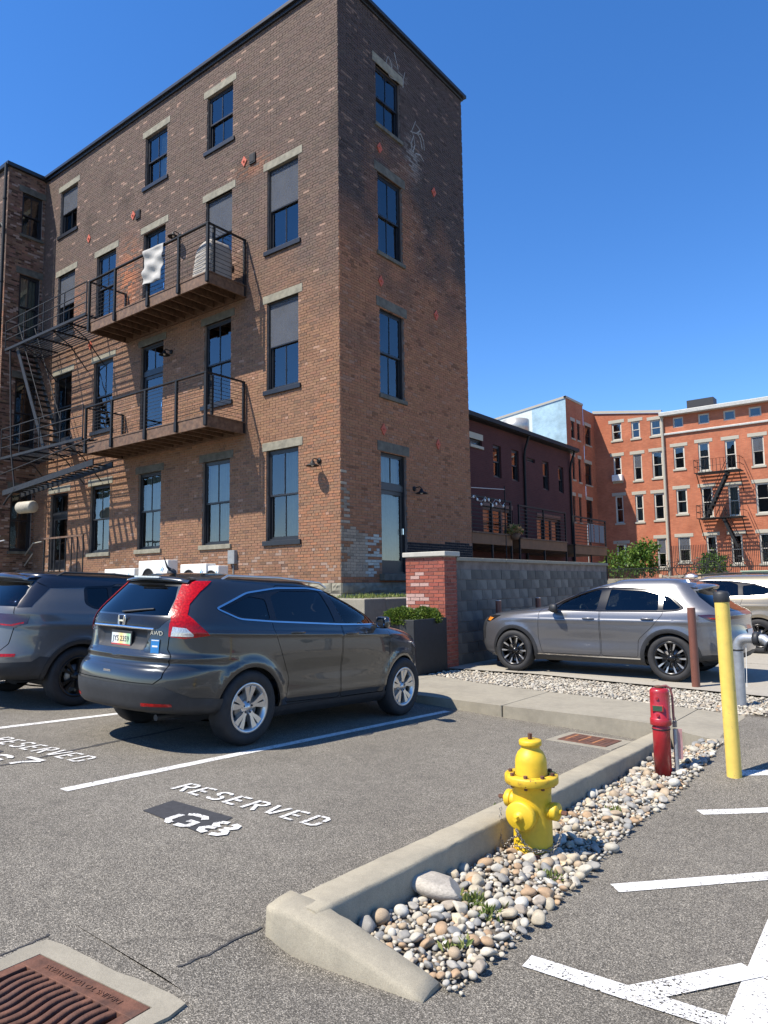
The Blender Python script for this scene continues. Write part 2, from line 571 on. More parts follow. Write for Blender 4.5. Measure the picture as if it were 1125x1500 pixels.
def sheet(name, poly, m, dz=.004, parent=None, zf=None, step=.12):
    """a thin sheet of the given outline laid on the ground"""
    zf = zf or ground_z
    pts = []
    for i, p in enumerate(poly):
        q = poly[(i + 1) % len(poly)]
        n = max(1, int(math.dist(p, q) / step))
        pts += [(p[0] + (q[0] - p[0]) * k / n, p[1] + (q[1] - p[1]) * k / n) for k in range(n)]
    res = delaunay_2d_cdt([Vector(p) for p in pts], [], [list(range(len(pts)))], 1, 1e-5)
    V = [(p.x, p.y, zf(p.x, p.y) + dz) for p in res[0]]
    mb = MB(); mb.add(V, [tuple(f) for f in res[2]])
    return mb.build(name, m, parent)


# kerb round the stone bed: a long straight run and a short run that dips to the asphalt
def kerb_run(name, path, wid, hts, seed, inner_drop=.12):
    r = random.Random(seed); mb = MB(); rows = []
    n = len(path)
    for i, (x, y) in enumerate(path):
        a = Vector(path[max(i - 1, 0)]); b = Vector(path[min(i + 1, n - 1)]); d = (b - a).normalized(); s = Vector((d.y, -d.x))
        g = lot_z(x, y); h = hts[i]; wd = wid[i]; j = lambda k=.004: r.uniform(-k, k)
        prof = [(-.012, min(-.1, h - .05)), (-.004, h - .024), (.003, h - .007), (.014, h), (wd * .5, h + .004), (wd - .016, h), (wd - .005, h - .008), (wd, h - .026), (wd + .008, -inner_drop)]
        rows.append([(x + s.x * (u + j(.003)), y + s.y * (u + j(.003)), g + z + j(.003)) for u, z in prof])
    k = len(rows[0]); V = [p for r_ in rows for p in r_]; F = []
    for i in range(n - 1):
        for q in range(k - 1):
            F.append((i * k + q, (i + 1) * k + q, (i + 1) * k + q + 1, i * k + q + 1))
    F.append(tuple(range(k))); F.append(tuple(reversed(range((n - 1) * k, n * k))))
    mb.add(V, F, 0, True)
    mb.sm[-1] = mb.sm[-2] = False
    o = mb.build(name, M['kerb']); tag(o, kind='structure')
    return o


ys = np.arange(2.36, 8.31, .12)
kerb_run('kerb', [(-2.43 - .035 * (y - 2.28), y) for y in ys], [.2] * len(ys), [.105] * len(ys), 1, .22)
N = 15
px_ = [(-2.437 + (.76) * i / (N - 1), 2.262 + .10 * i / (N - 1)) for i in range(N)]
hs = [.108 * (1 - (max(0, i - 2) / (N - 3)) ** 1.25) + .004 - .055 * (i / (N - 1)) ** 1.5 for i in range(N)]
kerb_run('kerb', list(reversed([(x, y) for i, (x, y) in enumerate(px_)])), [.19 - .03 * (N - 1 - i) / (N - 1) for i in range(N)], list(reversed(hs)), 2, .16)

# footway slab with its kerb face
SL = -.09
slab_poly = [(-12, 8.62), (-6.1, 8.42), (-4.5, 8.27), (-3.1, 8.22), (-2.42, 8.14), (-2.2, 7.86), (-1.74, 7.62), (-1.70, 9.14), (-2.82, 9.45), (-4.6, 9.68), (-5.9, 9.95), (-6.9, 10.3), (-12, 10.6)]
cuts = [(-12, -6.9), (-6.9, -4.55), (-4.55, -2.45), (-2.45, -1.6)]
pav = empty('pavement', (0, 0, 0)); tag(pav, kind='structure')


def clip_x(poly, x0, x1):
    def half(P, c, keep):
        R = []
        for i, p in enumerate(P):
            q = P[(i + 1) % len(P)]
            if keep(p): R.append(p)
            if keep(p) != keep(q):
                t = (c - p[0]) / (q[0] - p[0]); R.append((c, p[1] + t * (q[1] - p[1])))
        return R
    return half(half(poly, x0, lambda p: p[0] >= x0), x1, lambda p: p[0] <= x1)


for a, b in cuts:
    P = clip_x(slab_poly, a + .006, b - .006)
    mb = MB(); mb.prism(P, -.42, SL)
    mb.build('slab', M['concrete'], pav, bevel=.018, seg=3)

# concrete driveway behind
drive_poly = [(-7.25, 11.12), (-5.6, 11.2), (-4.0, 10.95), (-1.9, 10.66), (0.5, 10.4), (40, 7), (40, 60), (-20, 60), (-7.25, 19.5)]
o = sheet('driveway', drive_poly, M['driveway'], zf=lambda x, y: PAD - .01 if y < 30 else PAD - .01, dz=.01, step=1.5)
tag(o, kind='structure')
mb = MB()
for x in (-5.9, -3.6, -1.3, 1.0):
    mb.box((x - .006, 11.3, PAD - .002), (x + .006, 30, PAD + .002))
mb.box((-7.2, 14.6, PAD - .002), (20, 14.612, PAD + .002))
tag(mb.build('driveway_joint', M['soil']), kind='structure')

# painted markings -------------------------------------------------
def stripe(p, q, wid=.1, label=None, group='white stall lines'):
    d = Vector((q[0] - p[0], q[1] - p[1])).normalized(); s = Vector((-d.y, d.x)) * wid / 2
    P = [(p[0] - s.x, p[1] - s.y), (q[0] - s.x, q[1] - s.y), (q[0] + s.x, q[1] + s.y), (p[0] + s.x, p[1] + s.y)]
    o = sheet('stall_line', P, M['white_paint'])
    tag(o, label, 'road marking', group)
    return o


stripe((-5.10, 2.76), (-5.27, 8.1), .1, 'white stall line beside the dark grey four-door SUV')
stripe((-7.62, 2.3), (-7.74, 8.0), .1, 'white stall line between the two parked grey SUVs')


def gpoly(pix): return [tuple(on_ground(*p)[:2]) for p in pix]


for pix, lab in (([(894, 1296), (1450, 1231), (1450, 1248), (907, 1308)], 'short white stripe on the asphalt beside the hydrant'),
                 ([(1020, 1187), (1450, 1156), (1450, 1163), (1030, 1194)], 'short white stripe on the asphalt beside the red post'),
                 ([(1082, 1129), (1450, 1120), (1450, 1127), (1082, 1137)], 'white stripe starting at the foot of the yellow bollard')):
    tag(sheet('hatch_line', gpoly(pix), M['white_paint']), lab, 'road marking')


def hatch_bar(p, q, wid, dz, ext0=0.0, ext1=0.0, side=0.0, label=None):
    P, Q_ = Vector(on_ground(*p)[:2]), Vector(on_ground(*q)[:2]); d = (Q_ - P).normalized(); s_ = Vector((-d.y, d.x)); P = P - d * ext0 + s_ * side; Q_ = Q_ + d * ext1 + s_ * side; h_ = s_ * wid / 2
    o = sheet('hatch_line', [tuple(P - h_), tuple(Q_ - h_), tuple(Q_ + h_), tuple(P + h_)], M['white_paint'], dz); return tag(o, label, 'road marking')


hatch_bar((1064, 1492), (1125, 1347), .14, .004, .6, 3.2, -.07, 'long white line closing the hatched area')
hatch_bar((772, 1409), (1010, 1485), .115, .006, 0, .12, 0, 'white hatch line that meets the long line in a fork')
hatch_bar((945, 1455), (1092, 1425), .115, .008, .06, .04, 0, 'short white hatch line bridging the fork')

# stencil lettering: strokes with bridges left open
STROKES = {
    'R': [[(.0, 0), (.0, 1)], [(.12, .97), (.42, .97), (.52, .88), (.52, .66), (.42, .56), (.12, .56)], [(.28, .47), (.54, 0)]],
    'E': [[(.0, 0), (.0, 1)], [(.13, .96), (.5, .96)], [(.13, .52), (.42, .52)], [(.13, .05), (.5, .05)]],
    'S': [[(.5, .82), (.42, .95), (.12, .95), (.02, .84), (.02, .66), (.12, .56), (.2, .54)], [(.32, .5), (.42, .46), (.52, .36), (.52, .16), (.42, .05), (.12, .05), (.0, .17)]],
    'V': [[(.0, 1), (.22, .06)], [(.56, 1), (.34, .06)]],
    'D': [[(.0, 0), (.0, 1)], [(.13, .96), (.4, .96), (.52, .84), (.52, .56)], [(.52, .44), (.52, .16), (.4, .05), (.13, .05)]],
    'G': [[(.56, .78), (.46, .94), (.2, .94), (.1, .84)], [(.02, .74), (.02, .24), (.12, .08), (.2, .05)], [(.32, .05), (.48, .06), (.56, .16), (.56, .46), (.36, .46)]],
    '8': [[(.24, .95), (.12, .9), (.08, .74), (.14, .6), (.24, .54)], [(.36, .95), (.48, .9), (.52, .74), (.46, .6), (.36, .54)],
          [(.24, .46), (.1, .4), (.04, .25), (.1, .1), (.24, .04)], [(.36, .46), (.5, .4), (.56, .25), (.5, .1), (.36, .04)]],
    '7': [[(.0, .95), (.54, .95)], [(.54, .86), (.3, .42), (.24, .0)]],
}


def stencil(text, org, ux, uy, h, wid, adv, sw, parent, name='letter'):
    """text in the ground plane: org lower left, ux reading direction, uy letter-up; each letter a part"""
    ux = Vector(ux).normalized(); uy = Vector(uy).normalized(); x = 0
    for ch in text:
        mb = MB()
        for st in STROKES[ch]:
            P = [Vector(org) + ux * (x + p[0] * wid / .56) + uy * p[1] * h for p in st]
            L = []; R_ = []
            for i, p in enumerate(P):
                a = P[max(i - 1, 0)]; b = P[min(i + 1, len(P) - 1)]; d = (b - a).normalized(); s = Vector((-d.y, d.x)) * sw / 2
                L.append(p + s); R_.append(p - s)
            for i in range(len(P) - 1):
                q = [R_[i], R_[i + 1], L[i + 1], L[i]]
                mb.add([(v.x, v.y, ground_z(v.x, v.y) + .008) for v in q], [(0, 1, 2, 3)])
        o = mb.build(name, M['white_paint'], parent)
        if parent.type == 'EMPTY': o.matrix_parent_inverse = Matrix.Translation(-parent.location)
        x += adv


# letters read from the driving aisle: baseline towards the camera side
def ground_text(text, p_bl, p_br, height, lab, cat='road lettering'):
    a, b = on_lot(*p_bl)[:2], on_lot(*p_br)[:2]
    ux = Vector(b - a); L = ux.length; ux.normalize(); uy = Vector((-ux.y, ux.x))
    adv = L / (len(text) - .28)
    o = empty('stall_lettering', (a[0], a[1], ground_z(a[0], a[1])), 0, lab, cat)
    stencil(text, a, ux, uy, height, adv * .60, adv, adv * .17, o)
    return o


ground_text('RESERVED', (251, 1157), (463, 1213), .20, 'white stencilled word RESERVED above the G8 mark')
ground_text('RESERVED', (-20, 1086), (112, 1118), .22, 'white stencilled word RESERVED behind the two parked SUVs')
bp = sheet('stall_number', [tuple(on_lot(*p)[:2]) for p in ((209, 1188), (253, 1173), (341, 1198), (296, 1222))], M['black_paint'], .004)
tag(bp, 'stall number G8 stencilled white on a black painted patch', 'road lettering')
a = on_lot(232, 1203)[:2]; b = on_lot(318, 1227)[:2]
ux = Vector(b - a); Lg = ux.length; ux.normalize(); uy = Vector((-ux.y, ux.x))
stencil('G', on_lot(236, 1204)[:2], ux, uy, .235, .2, .3, .05, bp, 'numeral')
stencil('8', on_lot(283, 1217)[:2], ux, uy, .235, .2, .3, .05, bp, 'numeral')
b7 = sheet('stall_number', [tuple(on_lot(*p)[:2]) for p in ((-60, 1103), (-20, 1094), (6, 1101), (-30, 1112))], M['black_paint'], .004)
tag(b7, 'stall number G7 stencilled white behind the grey SUV with the black roof', 'road lettering')
stencil('G', on_lot(-38, 1112)[:2], ux, uy, .235, .2, .3, .05, b7, 'numeral')
stencil('7', on_lot(4, 1117)[:2], ux, uy, .235, .22, .3, .05, b7, 'numeral')

# cracks sealed with tar
mb = MB()
for pts in ([(385, 1358), (330, 1385), (296, 1402), (255, 1420)], [(0, 1400), (40, 1384), (78, 1366)], [(0, 1122), (60, 1110), (150, 1090), (290, 1062)]):
    w_ = .012 if len(pts) < 4 or pts[0][0] > 0 else .05
    W = [on_lot(*p) for p in pts]
    P = []
    for i in range(len(W) - 1):
        for k in range(6):
            q = W[i] + (W[i + 1] - W[i]) * k / 6; P.append(Vector((q[0] + rnd.uniform(-.008, .008), q[1] + rnd.uniform(-.008, .008))))
    for i in range(len(P) - 1):
        d = (P[i + 1] - P[i]).normalized(); s = Vector((-d.y, d.x)) * w_ / 2 * rnd.uniform(.6, 1.2)
        q = [P[i] - s, P[i + 1] - s, P[i + 1] + s, P[i] + s]
        mb.add([(v.x, v.y, ground_z(v.x, v.y) + .003) for v in q], [(0, 1, 2, 3)])
tag(mb.build('asphalt_crack', mat('tar', (.045, .043, .042), .9, var=.3)), kind='structure')
# ================================================================== brick wall generator
BRL, BRH, JT, CH = .203, .057, .0105, .0677


def hsh(a, b):
    v = np.sin(a * 127.1 + b * 311.7) * 43758.5453
    return v - np.floor(v)


def vnoise(x, y, s):
    """smooth value noise for large colour patches on a wall"""
    x, y = x * s, y * s
    xi, yi = np.floor(x), np.floor(y); xf, yf = x - xi, y - yi
    xf = xf * xf * (3 - 2 * xf); yf = yf * yf * (3 - 2 * yf)
    return (hsh(xi, yi) * (1 - xf) + hsh(xi + 1, yi) * xf) * (1 - yf) + (hsh(xi, yi + 1) * (1 - xf) + hsh(xi + 1, yi + 1) * xf) * yf


def subtract(iv, cuts):
    out = [iv]
    for c0, c1 in cuts:
        nw = []
        for a, b in out:
            if c1 <= a or c0 >= b: nw.append((a, b)); continue
            if c0 > a: nw.append((a, c0))
            if c1 < b: nw.append((c1, b))
        out = nw
    return out


def brick_list(width, z0, z1, holes, header_every=6, seed=1, bl=BRL, ch=CH, jt=JT):
    """(u0,u1,za,zb) for every brick of a wall, cut round the openings"""
    r = random.Random(seed); res = []
    n = int((z1 - z0) / ch)
    for i in range(n):
        za = z0 + i * ch; zb = za + ch - jt
        if header_every and i % header_every == header_every - 1:
            L = bl / 2 - .002; off = .03
        else:
            L = bl; off = 0 if i % 2 else (bl + jt) / 2
        cuts = [(h[0], h[1]) for h in holes if h[2] < (za + zb) / 2 < h[3]]
        u = -off
        while u < width:
            a, b = max(0, u), min(width, u + L)
            for p, q in subtract((a, b), cuts):
                if q - p > .03: res.append((p, q, za, zb))
            u += L + jt
    return np.array(res)


BOXF = np.array([[0, 1, 2, 3], [1, 5, 6, 2], [5, 4, 7, 6], [4, 0, 3, 7], [3, 2, 6, 7], [4, 5, 1, 0]])


def bricks_to_mesh(name, B, org, u, nrm, colf, parent, matl, proud=.010, back=.02, seed=3, skip=None, jit=.0025):
    """bricks standing proud of the mortar bed, joined in one mesh"""
    g = np.random.default_rng(seed)
    n = len(B); org, u, nrm = map(np.array, (org, u, nrm)); Z = np.array([0, 0, 1.])
    u0, u1, za, zb = B.T
    j = lambda k: g.uniform(-k, k, n)
    pr = proud + j(jit) * 1.2
    V = np.zeros((n, 8, 3))
    for k, (uu, zz, dd) in enumerate(((u0 + j(jit), za + j(jit), pr + j(.001)), (u1 + j(jit), za + j(jit), pr + j(.001)), (u1 + j(jit), zb + j(jit), pr), (u0 + j(jit), zb + j(jit), pr))):
        V[:, k] = org + uu[:, None] * u + zz[:, None] * Z + dd[:, None] * nrm
        V[:, k + 4] = org + uu[:, None] * u + zz[:, None] * Z - back * nrm
    col = colf((u0 + u1) / 2, (za + zb) / 2, g)
    Q = (np.arange(n)[:, None, None] * 8 + BOXF[None, [0, 1, 3, 4, 5]]).reshape(-1, 4)
    o = np_mesh(name, V.reshape(-1, 3), Q, matl, parent, col=np.repeat(col, 8, 0))
    return o


def wall_back(name, width, z0, z1, holes, org, u, nrm, m, parent, depth=.12, ztop=None):
    """mortar plane with openings and reveals"""
    us = sorted(set([0, width] + [h[0] for h in holes] + [h[1] for h in holes])); zs = sorted(set([z0, z1] + [max(z0, h[2]) for h in holes] + [min(z1, h[3]) for h in holes]))
    org, u, nrm = map(np.array, (org, u, nrm)); Z = np.array([0, 0, 1.]); mb = MB()
    P = lambda a, z, d=0: tuple(org + a * u + z * Z - d * nrm)
    for i in range(len(us) - 1):
        for k in range(len(zs) - 1):
            cu, cz = (us[i] + us[i + 1]) / 2, (zs[k] + zs[k + 1]) / 2
            if any(h[0] < cu < h[1] and h[2] < cz < h[3] for h in holes): continue
            mb.add([P(us[i], zs[k]), P(us[i + 1], zs[k]), P(us[i + 1], zs[k + 1]), P(us[i], zs[k + 1])], [(0, 1, 2, 3)])
    for h in holes:
        a, b, c, d = h[:4]
        for (p, q) in (((a, c), (a, d)), ((b, d), (b, c)), ((a, d), (b, d)), ((b, c), (a, c))):
            mb.add([P(*p), P(*q), P(*q, depth + .1), P(*p, depth + .1)], [(0, 1, 2, 3)])
    return mb.build(name, m, parent)


# ================================================================== main corner building
XB, YB = -10.58, 12.04
WX = -24.75                     # wing face
bld = empty('brick_building', (XB, YB, 0), 0, 'four-storey sooty red brick corner building with balconies and black windows', 'building')
bld_inv = Matrix.Translation((-XB, -YB, 0))


def put(o):                      # parts are modelled in place, then hung on the building
    o.matrix_parent_inverse = bld_inv
    return o


# openings: left wall measured from the outer corner towards -x is inconvenient: u runs along +x from the wing
LW = XB - WX
cols = {'A': (-13.02, -11.90), 'B': (-15.52, -14.40), 'C': (-18.52, -17.40), 'D': (-21.15, -20.02), 'E': (-23.66, -22.52)}
floors = {1: (2.56, 4.80), 2: (6.33, 8.60), 3: (9.98, 12.18), 4: (13.66, 15.30)}
left_holes = []; left_w = []
for f, cs in ((1, 'ABCDE'), (2, 'ABCDE'), (3, 'ABCDE'), (4, 'BCE')):
    for c in cs:
        z0, z1 = floors[f]
        x0, x1 = cols[c]
        lift = {'A': 0, 'B': .02, 'C': .06, 'D': .1, 'E': .14}[c] if f > 1 else 0
        z0 += lift; z1 += lift
        kind = 'window'
        if (f in (2, 3) and c == 'C'): kind = 'door'; z0 = {2: 5.70, 3: 9.32}[f]
        if f == 1 and c == 'E': kind = 'entry'; z0 = 2.08; z1 = 4.66
        if f == 1 and c == 'D': z1 = 4.68
        left_holes.append((x0 - WX, x1 - WX, z0, z1)); left_w.append((f, c, kind))
right_holes = [(13.50 - YB, 14.56 - YB, 13.25, 14.90), (13.53 - YB, 14.58 - YB, 9.82, 11.95), (13.55 - YB, 14.57 - YB, 6.15, 8.38), (13.52 - YB, 14.58 - YB, 1.72, 4.72)]
right_k = ['window', 'window', 'window', 'glazed_door']
RL = 17.74 - YB
wing_holes = [(11.2 - 10.72, 11.93 - 10.72, z0, z1) for z0, z1 in ((2.75, 4.85), (6.35, 8.75), (10.2, 12.5), (13.95, 15.5))]
ROOF = 16.28
FND = 1.52                       # top of the stone base


def soot(x, z):
    n = vnoise(x + 40, z + 11, .55) * .6 + vnoise(x + 9, z + 70, 1.9) * .4
    k = np.clip((z - 7.2) / 4.0 + (n - .5) * 1.1, 0, 1)
    return k, n


def col_left(u, z, g):
    x = u + WX
    k, n = soot(x, z)
    warm = np.array([.25, .136, .080]); dark = np.array([.128, .090, .072]); orange = np.array([.40, .155, .075]); black = np.array([.07, .058, .052])
    c = warm * (1 - k[:, None]) + dark * k[:, None]
    m = len(u)
    # orange repairs: round the third-floor door, by the ground-floor corner
    rep = np.exp(-(((x + 19.3) / .55) ** 2 + ((z - 10.9) / 1.1) ** 2)) + .4 * np.exp(-(((x + 11.2) / .6) ** 2 + ((z - 3.0) / 1.3) ** 2)) + .5 * np.exp(-(((x + 13.6) / .6) ** 2 + ((z - 12.5) / .25) ** 2)) + .45 * np.exp(-(((x + 22.6) / .8) ** 2 + ((z - 10.9) / .9) ** 2))
    p = np.clip(rep, 0, .9) * (g.random(m) < .75)
    c = c * (1 - p[:, None]) + orange * p[:, None]
    r = g.random(m)
    c = c * (1 + g.normal(0, .065, (m, 1))) * (1 + g.normal(0, .018, (m, 3)))
    dk = (r < .05); c[dk] = c[dk] * .6 + black * .35
    br = r > .975; c[br] = c[br] * .6 + np.array([.42, .27, .2]) * .5
    low = z < 2.3; c[low & (g.random(m) < .14)] = np.array([.30, .21, .16])
    stain = np.clip(vnoise(x + 5, z + 3, .9) - .72, 0, 1) * 2.0
    c *= (1 - .55 * np.clip(stain, 0, 1))[:, None]
    return np.clip(c, .015, .8)


def col_right(u, z, g):
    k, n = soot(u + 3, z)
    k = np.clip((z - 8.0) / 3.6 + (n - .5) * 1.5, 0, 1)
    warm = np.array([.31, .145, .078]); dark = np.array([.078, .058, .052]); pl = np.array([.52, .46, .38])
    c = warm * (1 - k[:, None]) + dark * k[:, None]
    m = len(u); r = g.random(m)
    c = c * (1 + g.normal(0, .075, (m, 1))) * (1 + g.normal(0, .018, (m, 3)))
    c[r < .05] *= .65
    c[r > .95] = c[r > .95] * .6 + np.array([.3, .2, .15]) * .4
    # old render left on the wall beside the door, black bitumen low down behind the terrace wall
    e = vnoise(u * 1.0, z + 2, 2.2) * .9
    top = np.where(u < .75, 3.10 - .62 * u, 2.64) + .16 * (e - .45)
    pt = (u < 1.43) & (z < top) & (z > 1.62)
    tan = pt & (u < .86 + .12 * e); wht = pt & ~tan & (g.random(m) < .6)
    c[tan] = np.array([.36, .29, .215]) * (1 + g.normal(0, .05, (tan.sum(), 1))) * (1 - .25 * (vnoise(u[tan] + 3, z[tan], 2.7) > .62))[:, None]
    c[wht] = np.array([.42, .43, .39]) * (1 + g.normal(0, .08, (wht.sum(), 1)))
    bt = (u > 2.5) & (z < 2.52 + .12 * e) & (z > 1.2)
    c[bt] = np.array([.018, .018, .022])
    hl = np.exp(-(((u - 3.05) / .28) ** 2 + ((z - 13.05) / .55) ** 2)) * (g.random(m) < .7) + .8 * np.exp(-(((u - 2.4) / .4) ** 2 + ((z - 15.1) / .25) ** 2)) * (g.random(m) < .5)
    c = c * (1 - hl[:, None] * .55) + np.array([.34, .33, .31]) * hl[:, None] * .55
    return np.clip(c, .012, .8)


def col_wing(u, z, g):
    m = len(u); c = np.array([.20, .115, .078]) * np.ones((m, 3))
    c = c * (1 + g.normal(0, .2, (m, 1))) * (1 + g.normal(0, .04, (m, 3)))
    r = g.random(m); c[r < .2] *= .45; c[(r > .9)] = np.array([.34, .25, .2])
    return np.clip(c, .012, .8)


AB = (WX, YB, 0)
BL = brick_list(LW, FND, ROOF, [(h[0], h[1], h[2], h[3]) for h in left_holes], seed=1)
BR = brick_list(RL, FND, ROOF, right_holes, seed=2)
BW = brick_list(12.03 - 10.72, FND, ROOF - .05, wing_holes, seed=3)
BF = brick_list(5.0, FND, ROOF - .05, [], seed=4)
wl = put(wall_back('wall', LW, 0.2, ROOF, left_holes, AB, (1, 0, 0), (0, -1, 0), M['mortar'], bld))
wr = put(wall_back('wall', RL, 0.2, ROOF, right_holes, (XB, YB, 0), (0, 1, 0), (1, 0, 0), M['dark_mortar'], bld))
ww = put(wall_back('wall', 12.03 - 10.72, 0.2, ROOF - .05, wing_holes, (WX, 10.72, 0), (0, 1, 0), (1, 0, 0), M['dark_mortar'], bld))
wf = put(wall_back('wall', 5.0, 0.2, ROOF - .05, [], (WX - 5.0, 10.72, 0), (1, 0, 0), (0, -1, 0), M['mortar'], bld))
wb = MB().box((WX - 5, YB + 5.5, 0), (XB - .01, 17.735, ROOF - .2)).box((WX - 5, 12.4, 0), (WX - .02, 17.7, ROOF - .3)).build('wall', M['dark_mortar'], bld); put(wb)

# the 300 bricks that show largest are pieces of their own, the rest one mesh of brickwork
allb = []
for B, wall, org, u, nrm, cf, sd_ in ((BL, wl, AB, (1, 0, 0), (0, -1, 0), col_left, 11), (BR, wr, (XB, YB, 0), (0, 1, 0), (1, 0, 0), col_right, 12)):
    c = np.array(org) + ((B[:, 0] + B[:, 1]) / 2)[:, None] * np.array(u) + ((B[:, 2] + B[:, 3]) / 2)[:, None] * np.array([0, 0, 1.])
    d = c - CAMP; dist = np.linalg.norm(d, axis=1)
    size = (B[:, 1] - B[:, 0]) * np.abs(d @ np.array(nrm)) / dist ** 3
    size[(c[:, 2] < 2.0)] = 0
    allb.append(size)
thr = np.sort(np.concatenate(allb))[-290]
NV = 14
for (B, wall, org, u, nrm, cf, sd_), size in zip(((BL, wl, AB, (1, 0, 0), (0, -1, 0), col_left, 11), (BR, wr, (XB, YB, 0), (0, 1, 0), (1, 0, 0), col_right, 12)), allb):
    near = size >= thr
    o = bricks_to_mesh('brickwork', B[~near], org, u, nrm, cf, bld, M['brick'], seed=sd_); put(o); tag(o, kind='stuff')
    S = B[near]
    if len(S) == 0: continue
    g = np.random.default_rng(5)
    cc = cf((S[:, 0] + S[:, 1]) / 2, (S[:, 2] + S[:, 3]) / 2, g)
    variants = []
    for k in range(NV):
        ww_ = np.array([[-.5, .5, -.5, .5]]) * np.array([[BRL, BRL, BRH, BRH]])
        c0 = cc[rnd.randrange(len(cc))]
        vo = bricks_to_mesh('brick', ww_, (0, 0, 0), u, nrm, lambda a, b, g_: np.array([c0]), None, M['brick'], seed=k)
        variants.append(vo.data); bpy.data.objects.remove(vo)
    for q in S:
        b = bpy.data.objects.new('brick', variants[rnd.randrange(NV)]); link(b, bld); put(b)
        p = np.array(org) + (q[0] + q[1]) / 2 * np.array(u) + np.array([0, 0, (q[2] + q[3]) / 2])
        b.location = p
        s = (q[1] - q[0]) / BRL
        b.scale = (s, 1, 1) if u[0] else (1, s, 1)
for B, org, u, nrm, sd_ in ((BW, (WX, 10.72, 0), (0, 1, 0), (1, 0, 0), 13), (BF, (WX - 5.0, 10.72, 0), (1, 0, 0), (0, -1, 0), 14)):
    o = bricks_to_mesh('brickwork', B, org, u, nrm, col_wing if sd_ == 13 else lambda a, z, g: col_left(a, z, g), bld, M['brick'], seed=sd_); put(o); tag(o, kind='stuff')


# stone base: big rough blocks
def stone_courses(name, org, u, nrm, width, z0, z1, seed, matl, parent):
    r = random.Random(seed); z = z0; org, u, nrm = Vector(org), Vector(u), Vector(nrm)
    while z < z1 - .02:
        h = min(r.uniform(.26, .36), z1 - z)
        if z1 - z - h < .12: h = z1 - z
        a = 0
        while a < width - .01:
            L = min(r.uniform(.5, 1.1), width - a)
            if width - a - L < .25: L = width - a
            mb = MB(); pr = r.uniform(.0, .035)
            v = []
            nx_, nz_ = 6, 4
            for iz in range(nz_ + 1):
                for ix in range(nx_ + 1):
                    e = 0 if ix in (0, nx_) or iz in (0, nz_) else r.uniform(.01, .035)
                    p = org + u * (a + .008 + (L - .016) * ix / nx_) + Vector((0, 0, z + .008 + (h - .016) * iz / nz_)) + nrm * (pr + e)
                    v.append(p)
            f = [(iz * (nx_ + 1) + ix, iz * (nx_ + 1) + ix + 1, (iz + 1) * (nx_ + 1) + ix + 1, (iz + 1) * (nx_ + 1) + ix) for iz in range(nz_) for ix in range(nx_)]
            mb.add(v, f)
            rim = [ix for ix in range(nx_ + 1)] + [(iz) * (nx_ + 1) + nx_ for iz in range(1, nz_ + 1)] + [nz_ * (nx_ + 1) + ix for ix in range(nx_ - 1, -1, -1)] + [iz * (nx_ + 1) for iz in range(nz_ - 1, 0, -1)]
            bk = [v[i] - nrm * (pr + .05) for i in rim]; n = len(rim)
            mb.add([v[i] for i in rim] + bk, [((i + 1) % n, i, n + i, n + (i + 1) % n) for i in range(n)])
            o = mb.build(name, matl, parent)
            if parent is bld: put(o)
            a += L
        z += h


stone_courses('foundation_stone', (XB - 6, YB, 0), (1, 0, 0), (0, -1, 0), 6.02, 1.0, FND, 4, M['stone'], bld)
stone_courses('foundation_stone', (XB, YB, 0), (0, 1, 0), (1, 0, 0), RL, .95, FND, 5, M['stone'], bld)

# cornice, gutter, parapet flashing
mb = MB(); mb.box((WX - .02, YB - .14, ROOF), (XB + .14, YB + .2, ROOF + .10)); mb.box((WX - .02, YB - .07, ROOF - .09), (XB + .07, YB + .1, ROOF))
put(mb.build('cornice', M['frame'], bld, bevel=.01))
mb = MB(); mb.box((XB - .2, YB + .2, ROOF), (XB + .14, 17.86, ROOF + .10)); mb.box((XB - .1, YB + .1, ROOF - .07), (XB + .06, 17.8, ROOF))
put(mb.build('cornice', M['frame'], bld, bevel=.01))
mb = MB(); mb.box((WX - 5, 10.60, ROOF - .05), (WX + .12, 12.2, ROOF + .09)); put(mb.build('cornice', M['frame'], bld, bevel=.01))
mb = MB(); mb.box((WX + .05, YB + .1, ROOF - .2), (XB - .1, 17.7, ROOF - .05)); mb.box((WX - 5, 10.8, ROOF - .22), (WX - .02, 17.6, ROOF - .07)); put(mb.build('roof', M['trim'], bld))
mb = MB(); p = (WX + .02, 10.60)
mb.tube([(p[0], p[1], ROOF), (p[0], p[1], 8.0), (p[0], p[1], 1.0)], .055, 10); mb.tube([(p[0] - .5, p[1] - .02, 14.0), (p[0] - .12, p[1] - .02, 14.1), (p[0], p[1], 13.9)], .05, 8)
for z in (3, 6, 9, 12, 15): mb.lathe([(.07, -.03), (.07, .03)], 10, 0, TR(p[0], p[1], z))
put(mb.build('downpipe', M['black_metal'], bld))


